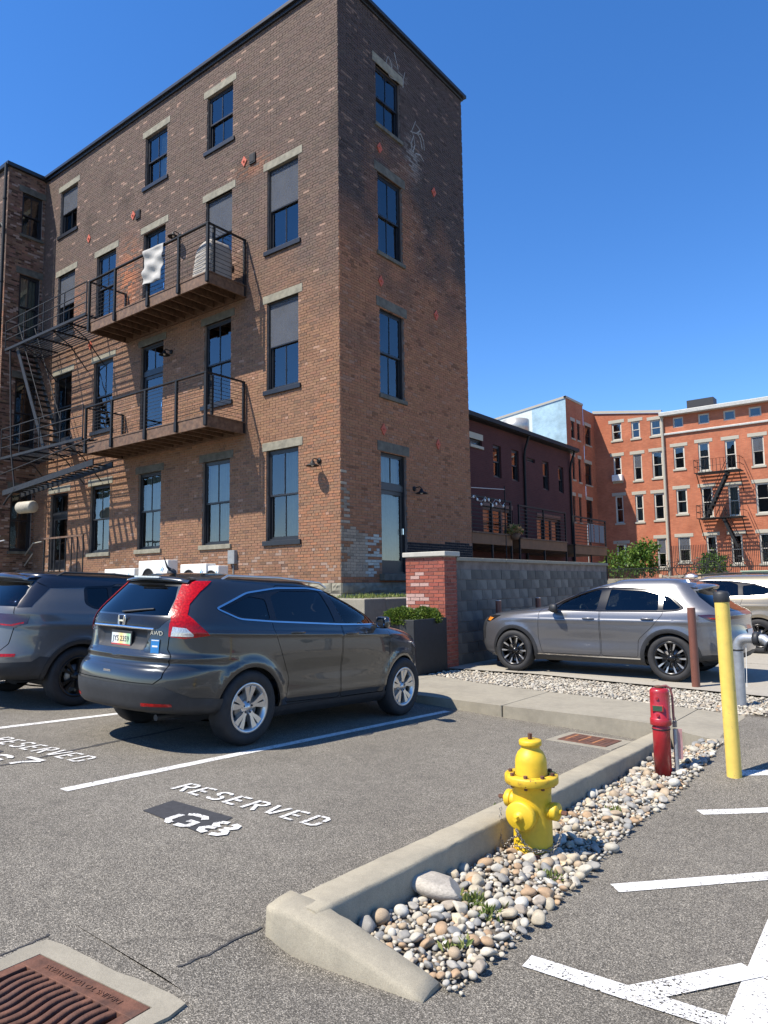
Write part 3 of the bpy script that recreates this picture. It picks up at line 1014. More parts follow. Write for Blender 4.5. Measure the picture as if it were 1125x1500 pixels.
# ------------------------------------------------------------------ windows
def window(parent, org, u, nrm, W, H, style='sash', cover=None, lintel=None, sill=None, hang=True, curtain_from=0.0, seed=0, fr=.055, split=.5, inv=None, mul=True):
    """org: lower left corner of the opening on the wall face; u along the wall; nrm outwards"""
    org, u, nrm = Vector(org), Vector(u), Vector(nrm); Z = Vector((0, 0, 1))
    B = Matrix(((u.x, nrm.x, 0, org.x), (u.y, nrm.y, 0, org.y), (u.z, nrm.z, 1, org.z), (0, 0, 0, 1)))   # local: x along wall, y outwards, z up
    flip = B.to_3x3().determinant() < 0
    D = -.10

    def bx(mb, a, b):
        mb.box(a, b, 0, B)
        if flip:
            for i in range(-6, 0): mb.f[i] = tuple(reversed(mb.f[i]))

    def fin(mb, name, m, par, bev=0.0):
        o = mb.build(name, m, par, bevel=bev)
        if par is parent and inv is not None: o.matrix_parent_inverse = inv
        return o
    mb = MB()
    bx(mb, (0, D - .06, 0), (fr, D + .03, H)); bx(mb, (W - fr, D - .06, 0), (W, D + .03, H)); bx(mb, (fr, D - .06, H - fr), (W - fr, D + .03, H)); bx(mb, (fr, D - .06, 0), (W - fr, D + .03, fr))
    win = fin(mb, 'window' if 'door' not in style else 'door', M['frame'], parent)
    s = .045; hm = H * split
    r = random.Random(seed)

    def sash(z0, z1, y, name='sash'):
        mb = MB()
        bx(mb, (fr, y - .03, z0), (fr + s, y, z1)); bx(mb, (W - fr - s, y - .03, z0), (W - fr, y, z1)); bx(mb, (fr + s, y - .03, z1 - s), (W - fr - s, y, z1)); bx(mb, (fr + s, y - .03, z0), (W - fr - s, y, z0 + s))
        if mul: bx(mb, (W / 2 - .011, y - .028, z0 + s), (W / 2 + .011, y - .002, z1 - s))
        sa = fin(mb, name, M['frame'], win)
        for x0, x1 in (((fr + s, W / 2 - .011), (W / 2 + .011, W - fr - s)) if mul else ((fr + s, W - fr - s),)):
            mb = MB(); t = r.uniform(-.003, .003); yy = y - .016
            v = [(x0, yy, z0 + s), (x1, yy + t, z0 + s), (x1, yy - t, z1 - s), (x0, yy + t * .5, z1 - s)]
            mb.add(v, [(0, 1, 2, 3) if flip else (3, 2, 1, 0)], 0, False, B)
            fin(mb, 'pane', M['pane'], win)
    if style == 'sash':
        sash(hm - s / 2, H - fr, D + .02); sash(fr, hm + s / 2, D - .02)
    elif style == 'glazed_door':
        sash(H * .74, H - fr, D + .0, 'transom'); mb = MB(); bx(mb, (fr, D - .05, H * .69), (W - fr, D + .03, H * .74)); fin(mb, 'transom_bar', M['frame'], win)
        mb = MB(); x1 = W - fr
        bx(mb, (fr, D - .05, fr), (fr + .09, D, H * .69)); bx(mb, (x1 - .09, D - .05, fr), (x1, D, H * .69)); bx(mb, (fr + .09, D - .05, H * .69 - .1), (x1 - .09, D, H * .69)); bx(mb, (fr + .09, D - .05, fr), (x1 - .09, D, fr + .28))
        lf = fin(mb, 'door_leaf', M['frame'], win)
        mb = MB(); mb.add([(fr + .09, D - .025, fr + .28), (x1 - .09, D - .025, fr + .28), (x1 - .09, D - .025, H * .69 - .1), (fr + .09, D - .025, H * .69 - .1)], [(0, 1, 2, 3) if flip else (3, 2, 1, 0)], 0, False, B); fin(mb, 'pane', M['pane'], win)
        mb = MB(); bx(mb, (x1 - .07, D, H * .33), (x1 - .04, D + .06, H * .38)); fin(mb, 'handle', M['chrome'], win)
    elif style == 'fixed':
        sash(fr, H - fr, D)
    # behind the glass
    mb = MB(); v = [(fr, D - .55, fr), (W - fr, D - .55, fr), (W - fr, D - .55, H - fr), (fr, D - .55, H - fr)]
    mb.add(v, [(0, 1, 2, 3)], 0, False, B)
    for a, b in (((fr, fr), (fr, H - fr)), ((W - fr, fr), (W - fr, H - fr)), ((fr, H - fr), (W - fr, H - fr)), ((fr, fr), (W - fr, fr))):
        mb.add([(a[0], D - .06, a[1]), (b[0], D - .06, b[1]), (b[0], D - .55, b[1]), (a[0], D - .55, a[1])], [(0, 1, 2, 3)], 0, False, B)
    fin(mb, 'room', M['room'], win)
    if cover in ('curtain', 'half_curtain'):
        mb = MB(); n = 44; xs = [fr + (W - 2 * fr) * i / n for i in range(n + 1)]
        if cover == 'half_curtain': xs = [x for x in xs if x > W * .42]
        ph = r.uniform(0, 6); V = []
        for x in xs:
            y = D - .13 + .022 * math.sin(x * 58 + ph) + .012 * math.sin(x * 23 + ph * 2)
            V += [(x, y, fr + curtain_from * H), (x + .006 * math.sin(x * 31), y, H - fr)]
        mb.add(V, [(2 * i, 2 * i + 2, 2 * i + 3, 2 * i + 1) for i in range(len(xs) - 1)], 0, True, B); fin(mb, 'curtain', M['curtain'], win)
    if cover in ('screen', 'blind') or (cover == 'curtain_screen'):
        mb = MB(); bx(mb, (fr + .01, D + .022, hm if cover == 'screen' else fr), (W - fr - .01, D + .026, H - fr)); fin(mb, 'insect_screen', M['screen'], win)
    if lintel:
        mb = MB(); e, hgt, m_ = lintel
        bx(mb, (-e, -.06, H), (W + e, .022, H + hgt)); fin(mb, 'lintel', m_, win, .008)
    if sill:
        mb = MB(); e, hgt, m_ = sill
        bx(mb, (-e, -.1, -hgt), (W + e, .06, 0.0)); fin(mb, 'sill', m_, win, .008)
    return win


def screen_mat():
    m, nt, b = _new('insect_screen')
    nt.nodes.remove(b); o = nt.nodes['Material Output']
    d = nd(nt, 'ShaderNodeBsdfDiffuse'); d.inputs[0].default_value = (.13, .14, .16, 1)
    t = nd(nt, 'ShaderNodeBsdfTransparent'); x = nd(nt, 'ShaderNodeMixShader'); x.inputs[0].default_value = .62
    g = noise(nt, coords(nt), 3.0, 3); r = ramp(nt, [(.2, (.38,) * 3), (.8, (.6,) * 3)]); nt.links.new(g, r.inputs[0]); nt.links.new(r.outputs[0], x.inputs[0])
    nt.links.new(t.outputs[0], x.inputs[1]); nt.links.new(d.outputs[0], x.inputs[2]); nt.links.new(x.outputs[0], o.inputs['Surface'])
    return m


M['screen'] = screen_mat()
M['teal'] = mat('dark_teal_paint', (.02, .06, .06), .45, var=.15)
covers = {(1, 'A'): 'half_curtain', (1, 'B'): 'curtain', (1, 'C'): 'curtain', (1, 'D'): 'curtain', (2, 'A'): 'screen', (2, 'B'): None, (2, 'D'): None, (2, 'E'): None,
          (3, 'A'): 'screen', (3, 'B'): 'screen', (3, 'D'): None, (3, 'E'): 'screen', (4, 'B'): None, (4, 'C'): 'half_curtain', (4, 'E'): 'screen'}
for (h, (f, c, kind)) in zip(left_holes, left_w):
    org = (WX + h[0], YB, h[2]); W_, H_ = h[1] - h[0], h[3] - h[2]
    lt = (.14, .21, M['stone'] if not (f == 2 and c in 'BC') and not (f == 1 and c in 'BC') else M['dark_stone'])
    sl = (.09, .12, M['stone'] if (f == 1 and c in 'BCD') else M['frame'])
    if kind == 'door': st = 'glazed_door'; sl = None
    elif kind == 'entry': st = 'glazed_door'; sl = None
    else: st = 'sash'
    window(bld, org, (1, 0, 0), (0, -1, 0), W_, H_, st, covers.get((f, c)), lt, sl, seed=f * 10 + ord(c), inv=bld_inv)
for h, k in zip(right_holes, right_k):
    window(bld, (XB, YB + h[0], h[2]), (0, 1, 0), (1, 0, 0), h[1] - h[0], h[3] - h[2], 'sash' if k == 'window' else 'glazed_door', 'curtain' if k != 'window' else None,
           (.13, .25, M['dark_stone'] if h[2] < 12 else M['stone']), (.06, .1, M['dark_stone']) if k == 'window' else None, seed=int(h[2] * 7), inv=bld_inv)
for h in wing_holes:
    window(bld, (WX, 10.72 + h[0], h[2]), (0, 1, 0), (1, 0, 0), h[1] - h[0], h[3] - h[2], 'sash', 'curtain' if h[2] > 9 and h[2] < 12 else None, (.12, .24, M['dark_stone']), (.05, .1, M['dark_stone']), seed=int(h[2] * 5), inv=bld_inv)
# door sill of the shaded doorway
put(MB().box((XB - .05, 13.42, 1.56), (XB + .16, 14.68, 1.72)).build('door_sill', M['dark_stone'], bld, bevel=.01))

# red star anchors and small vents on the wall
M['anchor'] = mat('red_oxide_iron', (.42, .085, .045), .7, var=.25, vs=20)


def anchor(x, y, z, axis):
    mb = MB(); s = .15
    pts = [(0, -s), (s * .72, 0), (0, s), (-s * .72, 0)]
    T = Matrix.Translation((x, y, z)) @ (Matrix.Rotation(math.pi / 2, 4, 'X') if axis == 'y' else Matrix.Rotation(math.pi / 2, 4, 'Z') @ Matrix.Rotation(math.pi / 2, 4, 'X'))
    mb.prism(pts, .008, .035, 0, T); mb.lathe([(.03, .03), (.03, .06), (0, .06)], 8, 0, T)
    put(mb.build('wall_anchor', M['anchor'], bld, bevel=.006))


for px, py in ((358.5, 237), (196, 316), (131, 350), (133, 506), (129, 680)):
    q = on_y(px, py, YB); anchor(q[0], YB, q[2], 'y')
for px, py in ((555, 217), (634.5, 282), (557, 412), (638, 462), (561, 629), (641, 651)):
    q = on_x(px, py, XB); anchor(XB, q[1], q[2], 'x')
for px, py in ((371, 233), (203.5, 315)):
    q = on_y(px, py, YB); put(MB().box((q[0] - .11, YB - .05, q[2] - .14), (q[0] + .11, YB, q[2] + .14)).box((q[0] - .08, YB - .06, q[2] - .1), (q[0] + .08, YB - .05, q[2] + .1)).build('wall_vent', M['black_metal'], bld, bevel=.006))
q = on_y(343, 816, YB)
put(MB().box((q[0] - .13, YB - .11, q[2] - .18), (q[0] + .13, YB, q[2] + .17)).box((q[0] - .02, YB - .04, 1.0), (q[0] + .02, YB, q[2] - .18)).build('meter_box', mat('grey_box', (.22, .23, .23), .5), bld, bevel=.01))

# terrace the building stands on
mb = MB(); mb.box((-40, 11.3, -.3), (-9.3, 12.02, 1.18)); mb.box((XB + .05, 12.02, -.3), (-9.3, 17.7, 1.17))
ter = mb.build('terrace', M['concrete'], None, bevel=.02); tag(ter, 'raised concrete terrace ledge along the foot of the corner building', 'terrace')
mb = MB(); mb.box((XB + .05, 11.5, 1.16), (-7.26, 28.4, 1.60)) if False else None

# faded white paint strokes left high on the shaded wall
M['chalk'] = mat('faded_white_paint', (.24, .235, .225), .95, var=.4, vs=30, bmp=.4, bs=60)
mk = MB()
Z2 = lambda x, y: on_x(480 + x / 5.1136, y / 5.1136, XB)
for st in ([(445, 425), (432, 480), (440, 530), (465, 580), (500, 600)], [(450, 425), (470, 470), (478, 520)], [(495, 395), (505, 440), (525, 520)], [(575, 545), (562, 600), (560, 660)], [(500, 600), (540, 610), (566, 650)], [(655, 910), (625, 985), (640, 1020), (620, 1080), (630, 1140)],
           [(655, 930), (690, 980), (665, 1000), (690, 1040), (705, 1120)], [(640, 1030), (650, 1090), (635, 1140)], [(655, 1150), (650, 1205)], [(655, 1150), (690, 1165), (715, 1210)], [(615, 985), (655, 1000), (700, 1010)], [(690, 1000), (715, 1060), (720, 1130)]):
    P_ = [Z2(*q) for q in st]
    for a, b in zip(P_[:-1], P_[1:]):
        mk.bar((XB + .0165, a[1], a[2]), (XB + .0165, b[1], b[2]), .004, .045 * rnd.uniform(.6, 1.2), 0, (1, 0, 0)) if False else mk.bar((XB + .0155, a[1], a[2]), (XB + .0155, b[1], b[2]), .03 * rnd.uniform(.6, 1.3), .006, 0, (1, 0, 0))
tag(put(mk.build('paint_mark', M['chalk'], bld)), kind='stuff')
# ================================================================== balconies
def balcony(zb, zt, ztop, label):
    """timber deck on joists with black posts and cable rails; zb bottom, zt deck top, ztop rail"""
    x0, x1, y0, y1 = -19.32, -13.78, 10.80, 12.02
    t = empty('balcony', ((x0 + x1) / 2, y1, zb), 0, label, 'balcony', 'timber balconies on the lit brick wall')
    inv = Matrix.Translation((-(x0 + x1) / 2, -y1, -zb))

    def fin(mb, name, m, bev=.0, par=None):
        o = mb.build(name, m, par or t, bevel=bev)
        if par is None: o.matrix_parent_inverse = inv
        return o
    fin(MB().box((x0, y0, zb), (x1, y0 + .05, zt)), 'front_beam', M['timber'], .004)
    for x in (x0, x1 - .05): fin(MB().box((x, y0 + .05, zb), (x + .05, y1, zt)), 'end_beam', M['timber'], .004)
    fin(MB().box((x0 + .05, y1 - .05, zb), (x1 - .05, y1, zt)), 'ledger', M['timber'])
    n = 13
    for i in range(1, n):
        x = x0 + (x1 - x0) * i / n
        fin(MB().box((x - .022, y0 + .05, zb + .03), (x + .022, y1 - .05, zt - .03)), 'joist', M['timber'])
    nb = 9
    for i in range(nb):
        a = y0 - .02 + (y1 - y0) * i / nb
        fin(MB().box((x0 - .02, a + .004, zt), (x1 + .02, a + (y1 - y0) / nb - .004, zt + .03)), 'deck_board', M['timber'])
    posts = [x0 + .03, x0 + 1.38, x0 + 2.98, x0 + 4.33, x1 - .03]
    P = []
    for x in posts:
        mb = MB(); mb.box((x - .035, y0 - .055, zb + .02), (x + .035, y0 + .005, ztop)); mb.box((x - .05, y0 - .062, zb + .04), (x + .05, y0 - .052, zt)); fin(mb, 'post', M['black_metal'])
    for y in (y1 - .06,):
        for x in (x0 + .02, x1 - .02): fin(MB().box((x - .03, y - .03, zb + .02), (x + .03, y + .03, ztop)), 'post', M['black_metal'])
    fin(MB().box((x1 - .07, y0 + .14, zb + .02), (x1 - .01, y0 + .2, ztop - .02)), 'post', M['black_metal'])
    fin(MB().box((x0 - .02, y0 - .06, ztop), (x1 + .02, y0 + .02, ztop + .035)), 'top_rail', M['black_metal'])
    for x in (x0, x1 - .03): fin(MB().box((x - .02, y0 + .02, ztop), (x + .04, y1 - .02, ztop + .035)), 'top_rail', M['black_metal'])
    nc = 10
    for i in range(nc):
        z = zt + .12 + (ztop - zt - .2) * i / (nc - 1)
        fin(MB().tube([(x0, y0 - .03, z), (x1, y0 - .03, z)], .0065, 5), 'cable', M['black_metal'])
        fin(MB().tube([(x1 - .02, y0 - .03, z), (x1 - .02, y1 - .05, z)], .0065, 5), 'cable', M['black_metal'])
    return t


balcony(8.97, 9.25, 10.50, 'upper timber balcony holding a covered grill and a towel')
balcony(5.34, 5.62, 6.68, 'lower timber balcony with nothing standing on it')

# covered grill on the upper balcony
M['canvas'] = mat('grey_canvas', (.30, .275, .24), .9, var=.12, vs=5, bmp=.4, bs=14, bd=.02)
mb = MB(); n = 36
prof = [(0, .0, .37, .40), (.25, .0, .36, .39), (.55, .02, .345, .375), (.80, .03, .33, .36), (.90, .06, .29, .33), (1.0, .10, .22, .28), (1.04, .11, .12, .18)]
V = []
for z, dx, a, b in prof:
    for k in range(n):
        t = 2 * math.pi * k / n; e = .28
        f = 1 + .045 * math.sin(5 * t + z * 3) * (1 - z * .5) + .02 * math.sin(13 * t + 2 * z)
        V.append((dx + a * math.copysign(abs(math.cos(t)) ** e, math.cos(t)) * f, b * math.copysign(abs(math.sin(t)) ** e, math.sin(t)) * f, z + .02 * math.sin(3 * t) * (z > .5)))
F = [(i * n + k, i * n + (k + 1) % n, (i + 1) * n + (k + 1) % n, (i + 1) * n + k) for i in range(len(prof) - 1) for k in range(n)] + [tuple(range((len(prof) - 1) * n, len(prof) * n))]
mb.add(V, F, 0, True)
g = mb.build('covered_grill', M['canvas']); g.location = (-14.33, 11.36, 9.285)
tag(g, 'barbecue grill under a grey canvas cover on the upper balcony', 'grill')

# towel hung on the railing
M['towel'] = mat('white_towel', (.36, .35, .325), .95, var=.1, vs=10, bmp=.3, bs=40)
mb = MB(); nx_, nz_ = 22, 22; V = []
for iz in range(nz_ + 1):
    for ix in range(nx_ + 1):
        u = ix / nx_; v = iz / nz_
        y = 10.70 - .028 * math.sin(v * 12 + u * 4) - .018 * math.sin(v * 21 - u * 7) - .02 * math.sin(u * 9) * v - .02
        V.append((-16.42 + .86 * u + .03 * math.sin(v * 5), y if v > .04 else 10.76, 10.56 - .98 * v - .07 * u * v))
F = [(iz * (nx_ + 1) + ix, iz * (nx_ + 1) + ix + 1, (iz + 1) * (nx_ + 1) + ix + 1, (iz + 1) * (nx_ + 1) + ix) for iz in range(nz_) for ix in range(nx_)]
mb.add(V, F, 0, True); o = mb.build('towel', M['towel']); tag(o, 'crumpled white towel hanging over the upper balcony rail', 'towel')
sol = o.modifiers.new('Solidify', 'SOLIDIFY'); sol.thickness = .008


# wall lamps: bent arm with a round flat shade
def wall_lamp(p, nrm, label, s=1.0):
    nrm = Vector(nrm); t = empty('wall_lamp', p, math.atan2(nrm.y, nrm.x), label, 'lamp', 'black barn wall lamps')
    t.scale = (s, s, s)
    mb = MB(); mb.lathe([(0, 0), (.065, 0), (.065, .03), (0, .035)], 14, 0, TR(0, 0, 0, ry=math.pi / 2)); mb.build('backplate', M['black_metal'], t)
    mb = MB(); mb.tube([(0, 0, 0), (.10, 0, .03), (.19, 0, .035), (.235, 0, .0), (.24, 0, -.05)], .013, 8); mb.build('arm', M['black_metal'], t)
    mb = MB(); mb.lathe([(.03, -.02), (.045, -.06), (.06, -.09), (.135, -.125), (.16, -.145), (.157, -.15), (.055, -.1), (.03, -.06)], 22, 0, TR(.24, 0, 0)); mb.build('shade', M['black_metal'], t)
    mb = MB(); mb.lathe([(0, -.16), (.028, -.15), (.034, -.12), (.02, -.09), (0, -.09)], 12, 0, TR(.24, 0, 0)); mb.build('bulb', M['white_plastic'], t)
    return t


q = on_y(469, 675, 11.9); wall_lamp((-11.22, YB - .005, 4.35), (0, -1, 0), 'black wall lamp beside the lit ground-floor corner window')
q = on_x(606, 716, XB); wall_lamp((XB + .005, q[1], q[2]), (1, 0, 0), 'black wall lamp beside the shaded glazed door')
wall_lamp((-16.68, YB - .005, 11.62), (0, -1, 0), 'black wall lamp beside the balcony door with the towel')
wall_lamp((-17.0, YB - .005, 8.2), (0, -1, 0), 'black wall lamp under the upper balcony')

# ================================================================== fire escape in the corner by the wing
fe = empty('fire_escape', (-22.0, YB, 5.0), 0, 'black iron fire escape with slatted landings in the corner by the wing', 'fire escape')
fei = Matrix.Translation((22.0, -YB, -5.0))


def fef(mb, name, m=None):
    o = mb.build(name, m or M['black_metal'], fe); o.matrix_parent_inverse = fei
    return o


def landing(z, x0, x1, y0, y1, rail):
    n = 12
    for i in range(n):
        y = y0 + (y1 - y0) * i / (n - 1)
        fef(MB().box((x0, y - .014, z), (x1, y + .014, z + .02)), 'slat')
    for k in range(6):
        x = x0 + .1 + (x1 - x0 - .2) * k / 5
        fef(MB().box((x - .02, y0, z - .045), (x + .02, y1, z)), 'bearer')
        if k in (1, 3, 4): fef(MB().tube([(x, y0 + .06, z - .03), (x, (y0 + y1) / 2, z - .35), (x, y1, z - 1.05)], .018, 6), 'bracket')
    fef(MB().box((x0, y0 - .02, z - .05), (x1, y0 + .02, z + .03)), 'edge_bar', M['grey_metal'])
    for zz in (.35, .66, rail):
        fef(MB().tube([(x0, y1, z + zz), (x0, y0, z + zz), (x1, y0, z + zz)], .017, 6), 'rail', M['grey_metal'])
    for k in range(5):
        x = x0 + (x1 - x0) * k / 4; fef(MB().box((x - .014, y0 - .014, z), (x + .014, y0 + .014, z + rail)), 'baluster', M['grey_metal'])


landing(9.55, -24.5, -19.36, 10.72, 11.98, .98)
landing(5.82, -24.5, -19.36, 10.72, 11.98, .98)
# flight between the two landings
def flight(p, q, wdt, name, step=.21):
    p, q = Vector(p), Vector(q); d = q - p
    for s in (0, wdt):
        fef(MB().bar(p + Vector((0, s, 0)), q + Vector((0, s, 0)), .03, .15), 'stringer', M['grey_metal'])
        fef(MB().tube([p + Vector((0, s, .85)), q + Vector((0, s, .85))], .015, 6), 'handrail', M['grey_metal'])
    n = int(abs(d.z) / step)
    for i in range(1, n):
        c = p + d * i / n; fef(MB().box((c.x - .1, c.y, c.z - .012), (c.x + .1, c.y + wdt, c.z + .012)), 'tread')


flight((-23.9, 10.85, 9.5), (-21.9, 10.85, 5.9), .55, 'flight')
# counterbalanced stair to the ground, swung up level, with its weight
fef(MB().bar((-24.2, 10.7, 4.62), (-18.7, 10.7, 5.02), .04, .17), 'swing_stringer', M['grey_metal'])
fef(MB().bar((-24.2, 11.3, 4.62), (-18.7, 11.3, 5.02), .04, .17), 'swing_stringer', M['grey_metal'])
fef(MB().tube([(-24.5, 10.68, 5.25), (-18.9, 10.68, 5.72)], .017, 6), 'handrail', M['grey_metal'])
for i in range(1, 18):
    x = -24.2 + 5.4 * i / 18; z = 4.62 + .4 * i / 18
    fef(MB().box((x - .06, 10.72, z + .02), (x + .06, 11.28, z + .04)), 'tread')
fef(MB().tube([(-23.4, 10.7, 4.7), (-23.75, 10.7, 6.0), (-24.2, 10.75, 9.5)], .03, 6), 'hanger_bar', M['grey_metal'])
fef(MB().tube([(-23.3, 10.7, 4.68), (-23.9, 10.72, 4.42), (-24.2, 10.74, 4.24)], .035, 6), 'weight_arm', M['grey_metal'])
q = on_y(38, 743, 10.72)
mb = MB(); mb.lathe([(0, -.36), (.16, -.36), (.19, -.32), (.19, .32), (.16, .36), (0, .36)], 20, 0, TR(q[0], 10.74, q[2], ry=math.pi / 2, rz=.15)); fef(mb, 'counterweight', mat('old_cream_enamel', (.36, .32, .24), .6, var=.2, stain=(.18, .13, .08), stain_s=6))

# entry steps with pale handrails at far left
st = empty('entry_steps', (-24.5, 11.3, .3), 0, 'concrete entry steps with metal handrails by the teal door', 'steps')
sti = Matrix.Translation((24.5, -11.3, -.3))
for i in range(9):
    o = MB().box((-26.6 + .28 * i, 10.5, .0), (-26.6 + .28 * (i + 1) - .002 if i < 8 else -21.8, 12.0, .2 + .2 * (i + 1) - .02)).build('step', M['concrete'], st, bevel=.012); o.matrix_parent_inverse = sti
M['pale_rail'] = mat('galvanised_rail', (.5, .48, .43), .4, .5, var=.1)
for y in (10.55, 11.75):
    for dz in (.95, .6):
        o = MB().tube([(-26.8, y, .2 + dz), (-24.2, y, 2.05 + dz), (-23.6, y, 2.08 + dz)] if dz > .7 else [(-26.8, y, .2 + dz), (-24.2, y, 2.05 + dz)], .022, 8).build('handrail', M['pale_rail'], st); o.matrix_parent_inverse = sti
q0 = on_y(65, 799, 10.6); q1 = on_y(122, 799, 10.6)
for k in range(8):
    x = q0[0] + (q1[0] - q0[0]) * k / 7
    o = MB().box((x - .012, 10.58, 1.6), (x + .012, 10.61, 2.95)).build('baluster', M['black_metal'], st); o.matrix_parent_inverse = sti
o = MB().box((q0[0], 10.57, 2.93), (q1[0], 10.62, 2.98)).build('top_rail', M['timber'], st); o.matrix_parent_inverse = sti


# air conditioner outdoor units along the wall
M['logo_blue'] = mat('print_blue', (.02, .17, .42), .5)
M['logo_cyan'] = mat('print_cyan', (.05, .42, .66), .5)


def ac_unit(px0, px1, ptop, y, label, scale=1.0):
    a = on_y(px0, ptop, y); b = on_y(px1, ptop, y)
    W_ = abs(b[0] - a[0]); H_ = a[2] - 1.18
    t = empty('air_conditioner', ((a[0] + b[0]) / 2, y + .16, 1.18), 0, label, 'air conditioner', 'white outdoor air conditioner units')
    w2 = W_ / 2
    MB().box((-w2, -.16, .06), (w2, .16, H_)).build('casing', M['white_plastic'], t, bevel=.02)
    for s in (-1, 1): MB().box((s * w2 * .6 - .03, -.17, 0), (s * w2 * .6 + .03, .17, .06)).build('foot', M['grey_metal'], t)
    mb = MB(); mb.lathe([(.0, 0), (min(.26, H_ * .38), 0), (min(.28, H_ * .4), .015), (min(.26, H_ * .38), .015)], 28, 0, TR(-w2 * .3, -.162, H_ * .52, rx=math.pi / 2)); mb.build('fan_grille', M['grey_metal'], t)
    lz = H_ * .76; lx = w2 * .62
    MB().prism([(-.07, -.06), (.03, .07), (.0, -.02)], 0, .004, 0, TR(lx, -.162, lz, rx=math.pi / 2)).build('logo_mark', M['logo_cyan'], t)
    MB().prism([(.07, .06), (-.02, -.07), (.01, .01)], 0, .004, 0, TR(lx + .03, -.163, lz - .02, rx=math.pi / 2)).build('logo_mark', M['logo_blue'], t)
    return t


ac_unit(203, 246, 822, 11.45, 'tall white outdoor air conditioner unit beside the meter pipes')
ac_unit(264, 302, 827, 11.45, 'white outdoor air conditioner unit between two others')
ac_unit(304, 320, 829, 11.5, 'small white outdoor unit closest to the building corner')
ac_unit(153, 197, 834, 11.45, 'low white outdoor unit beside the entry door railing')

# ================================================================== brick pier, block wall, planter
M['pier_brick'] = M['brick']
pier = empty('brick_pier', (-7.66, 11.3, PAD), 0, 'red brick pier with a pale stone cap beside the black planter', 'pier')
pinv = Matrix.Translation((7.66, -11.3, -PAD))
PX0, PX1, PY0, PY1, PT = -8.1, -7.22, 11.1, 11.52, 1.98
o = MB().box((PX0 + .012, PY0 + .012, PAD - .1), (PX1 - .012, PY1 - .012, PT)).build('core', mat('pink_mortar', (.34, .25, .21), .9), pier); o.matrix_parent_inverse = pinv
gp = np.random.default_rng(8)
for (org, u, nrm, wd, nobj) in (((PX0, PY0, 0), (1, 0, 0), (0, -1, 0), PX1 - PX0, True), ((PX1, PY0, 0), (0, 1, 0), (1, 0, 0), PY1 - PY0, True), ((PX0, PY1, 0), (0, -1, 0), (-1, 0, 0), PY1 - PY0, False), ((PX1, PY1, 0), (-1, 0, 0), (0, 1, 0), PX1 - PX0, False)):
    Bp = brick_list(wd, PAD, PT, [], 0, 6)

    def cp(a, z, g):
        m = len(a); c = np.array([.275, .082, .055]) * (1 + g.normal(0, .13, (m, 1))) * (1 + g.normal(0, .03, (m, 3)))
        ef = (g.random(m) < .75 * np.exp(-(((a - .33) / .2) ** 2 + ((z - 1.05) / .28) ** 2))); c[ef] = np.array([.55, .42, .38])
        return np.clip(c, .02, .8)
    sh = np.array(nrm) * -.0
    if not nobj:
        o = bricks_to_mesh('brickwork', Bp, np.array(org) - np.array(nrm) * .012, u, nrm, cp, pier, M['brick'], proud=.012); o.matrix_parent_inverse = pinv; tag(o, kind='stuff'); continue
    vs_ = []
    for k in range(10):
        col = cp(np.array([2.0]), np.array([5.0]), gp)
        vo = bricks_to_mesh('brick', np.array([[-.5, .5, -.5, .5]]) * np.array([[BRL, BRL, BRH, BRH]]), (0, 0, 0), u, nrm, lambda a, b, g_: col, None, M['brick'], proud=.0, back=.03, seed=k, jit=.0015); vs_.append(vo.data); bpy.data.objects.remove(vo)
    vo = bricks_to_mesh('brick', np.array([[-.5, .5, -.5, .5]]) * np.array([[BRL, BRL, BRH, BRH]]), (0, 0, 0), u, nrm, lambda a, b, g_: np.array([[.44, .28, .235]]), None, M['brick'], proud=.0, back=.03, seed=77, jit=.0015); pale = vo.data; bpy.data.objects.remove(vo)
    for q in Bp:
        cz = (q[2] + q[3]) / 2; cu = (q[0] + q[1]) / 2
        ef = rnd.random() < .8 * math.exp(-(((cu - .33) / .22) ** 2 + ((cz - 1.05) / .3) ** 2)) and nrm[1] < 0
        b = bpy.data.objects.new('brick', pale if ef else vs_[rnd.randrange(10)]); link(b, pier); b.matrix_parent_inverse = pinv
        b.location = np.array(org) + cu * np.array(u) + np.array([0, 0, cz]); s = (q[1] - q[0]) / BRL
        b.scale = (s, 1, 1) if u[0] else (1, s, 1)
o = MB().box((PX0 - .05, PY0 - .05, PT), (PX1 + .05, PY1 + .06, PT + .09)).build('cap', mat('pale_cap_stone', (.40, .38, .325), .8, var=.08, bmp=.3), pier, bevel=.012); o.matrix_parent_inverse = pinv

cmu = empty('block_wall', (-7.25, 15.4, PAD), 0, 'long grey concrete block retaining wall with coping beside the parked car', 'wall')
cinv = Matrix.Translation((7.25, -15.4, -PAD))
CX, CY0, CY1, CT = -7.25, 11.53, 19.35, 1.90
o = MB().box((CX - .25, CY0, PAD - .2), (CX - .012, CY1, CT)).build('core', M['dark_mortar'], cmu); o.matrix_parent_inverse = cinv
M['block'] = [concrete_mat('grey_block_%d' % k, tuple(c * f for c in (.145, .138, .122)), .12, (.05, .05, .05), .75) for k, f in enumerate((.75, .9, 1.05, 1.25))]
blk = []
for k in range(8):
    mb = MB(); mb.box((-.15, -.194, -.094), (0 + rnd.uniform(-.003, .003), .194, .094)); vo = mb.build('block', M['block'][k % 4], None, bevel=.005); blk.append(vo)
rows_ = int((CT - PAD) / .2)
for i in range(rows_):
    z = PAD + .1 + i * .2; y = CY0 + (.2 if i % 2 else 0.0)
    yy = y - .2
    while yy < CY1:
        a, b_ = max(CY0, yy), min(CY1, yy + .39)
        if b_ - a > .06:
            src = blk[rnd.randrange(8)]
            b = src.copy(); link(b, cmu); b.matrix_parent_inverse = cinv; b.location = (CX, (a + b_) / 2, z); b.scale = (1, (b_ - a) / .39, 1)
        yy += .4
for s in blk: bpy.data.objects.remove(s)
yy = CY0
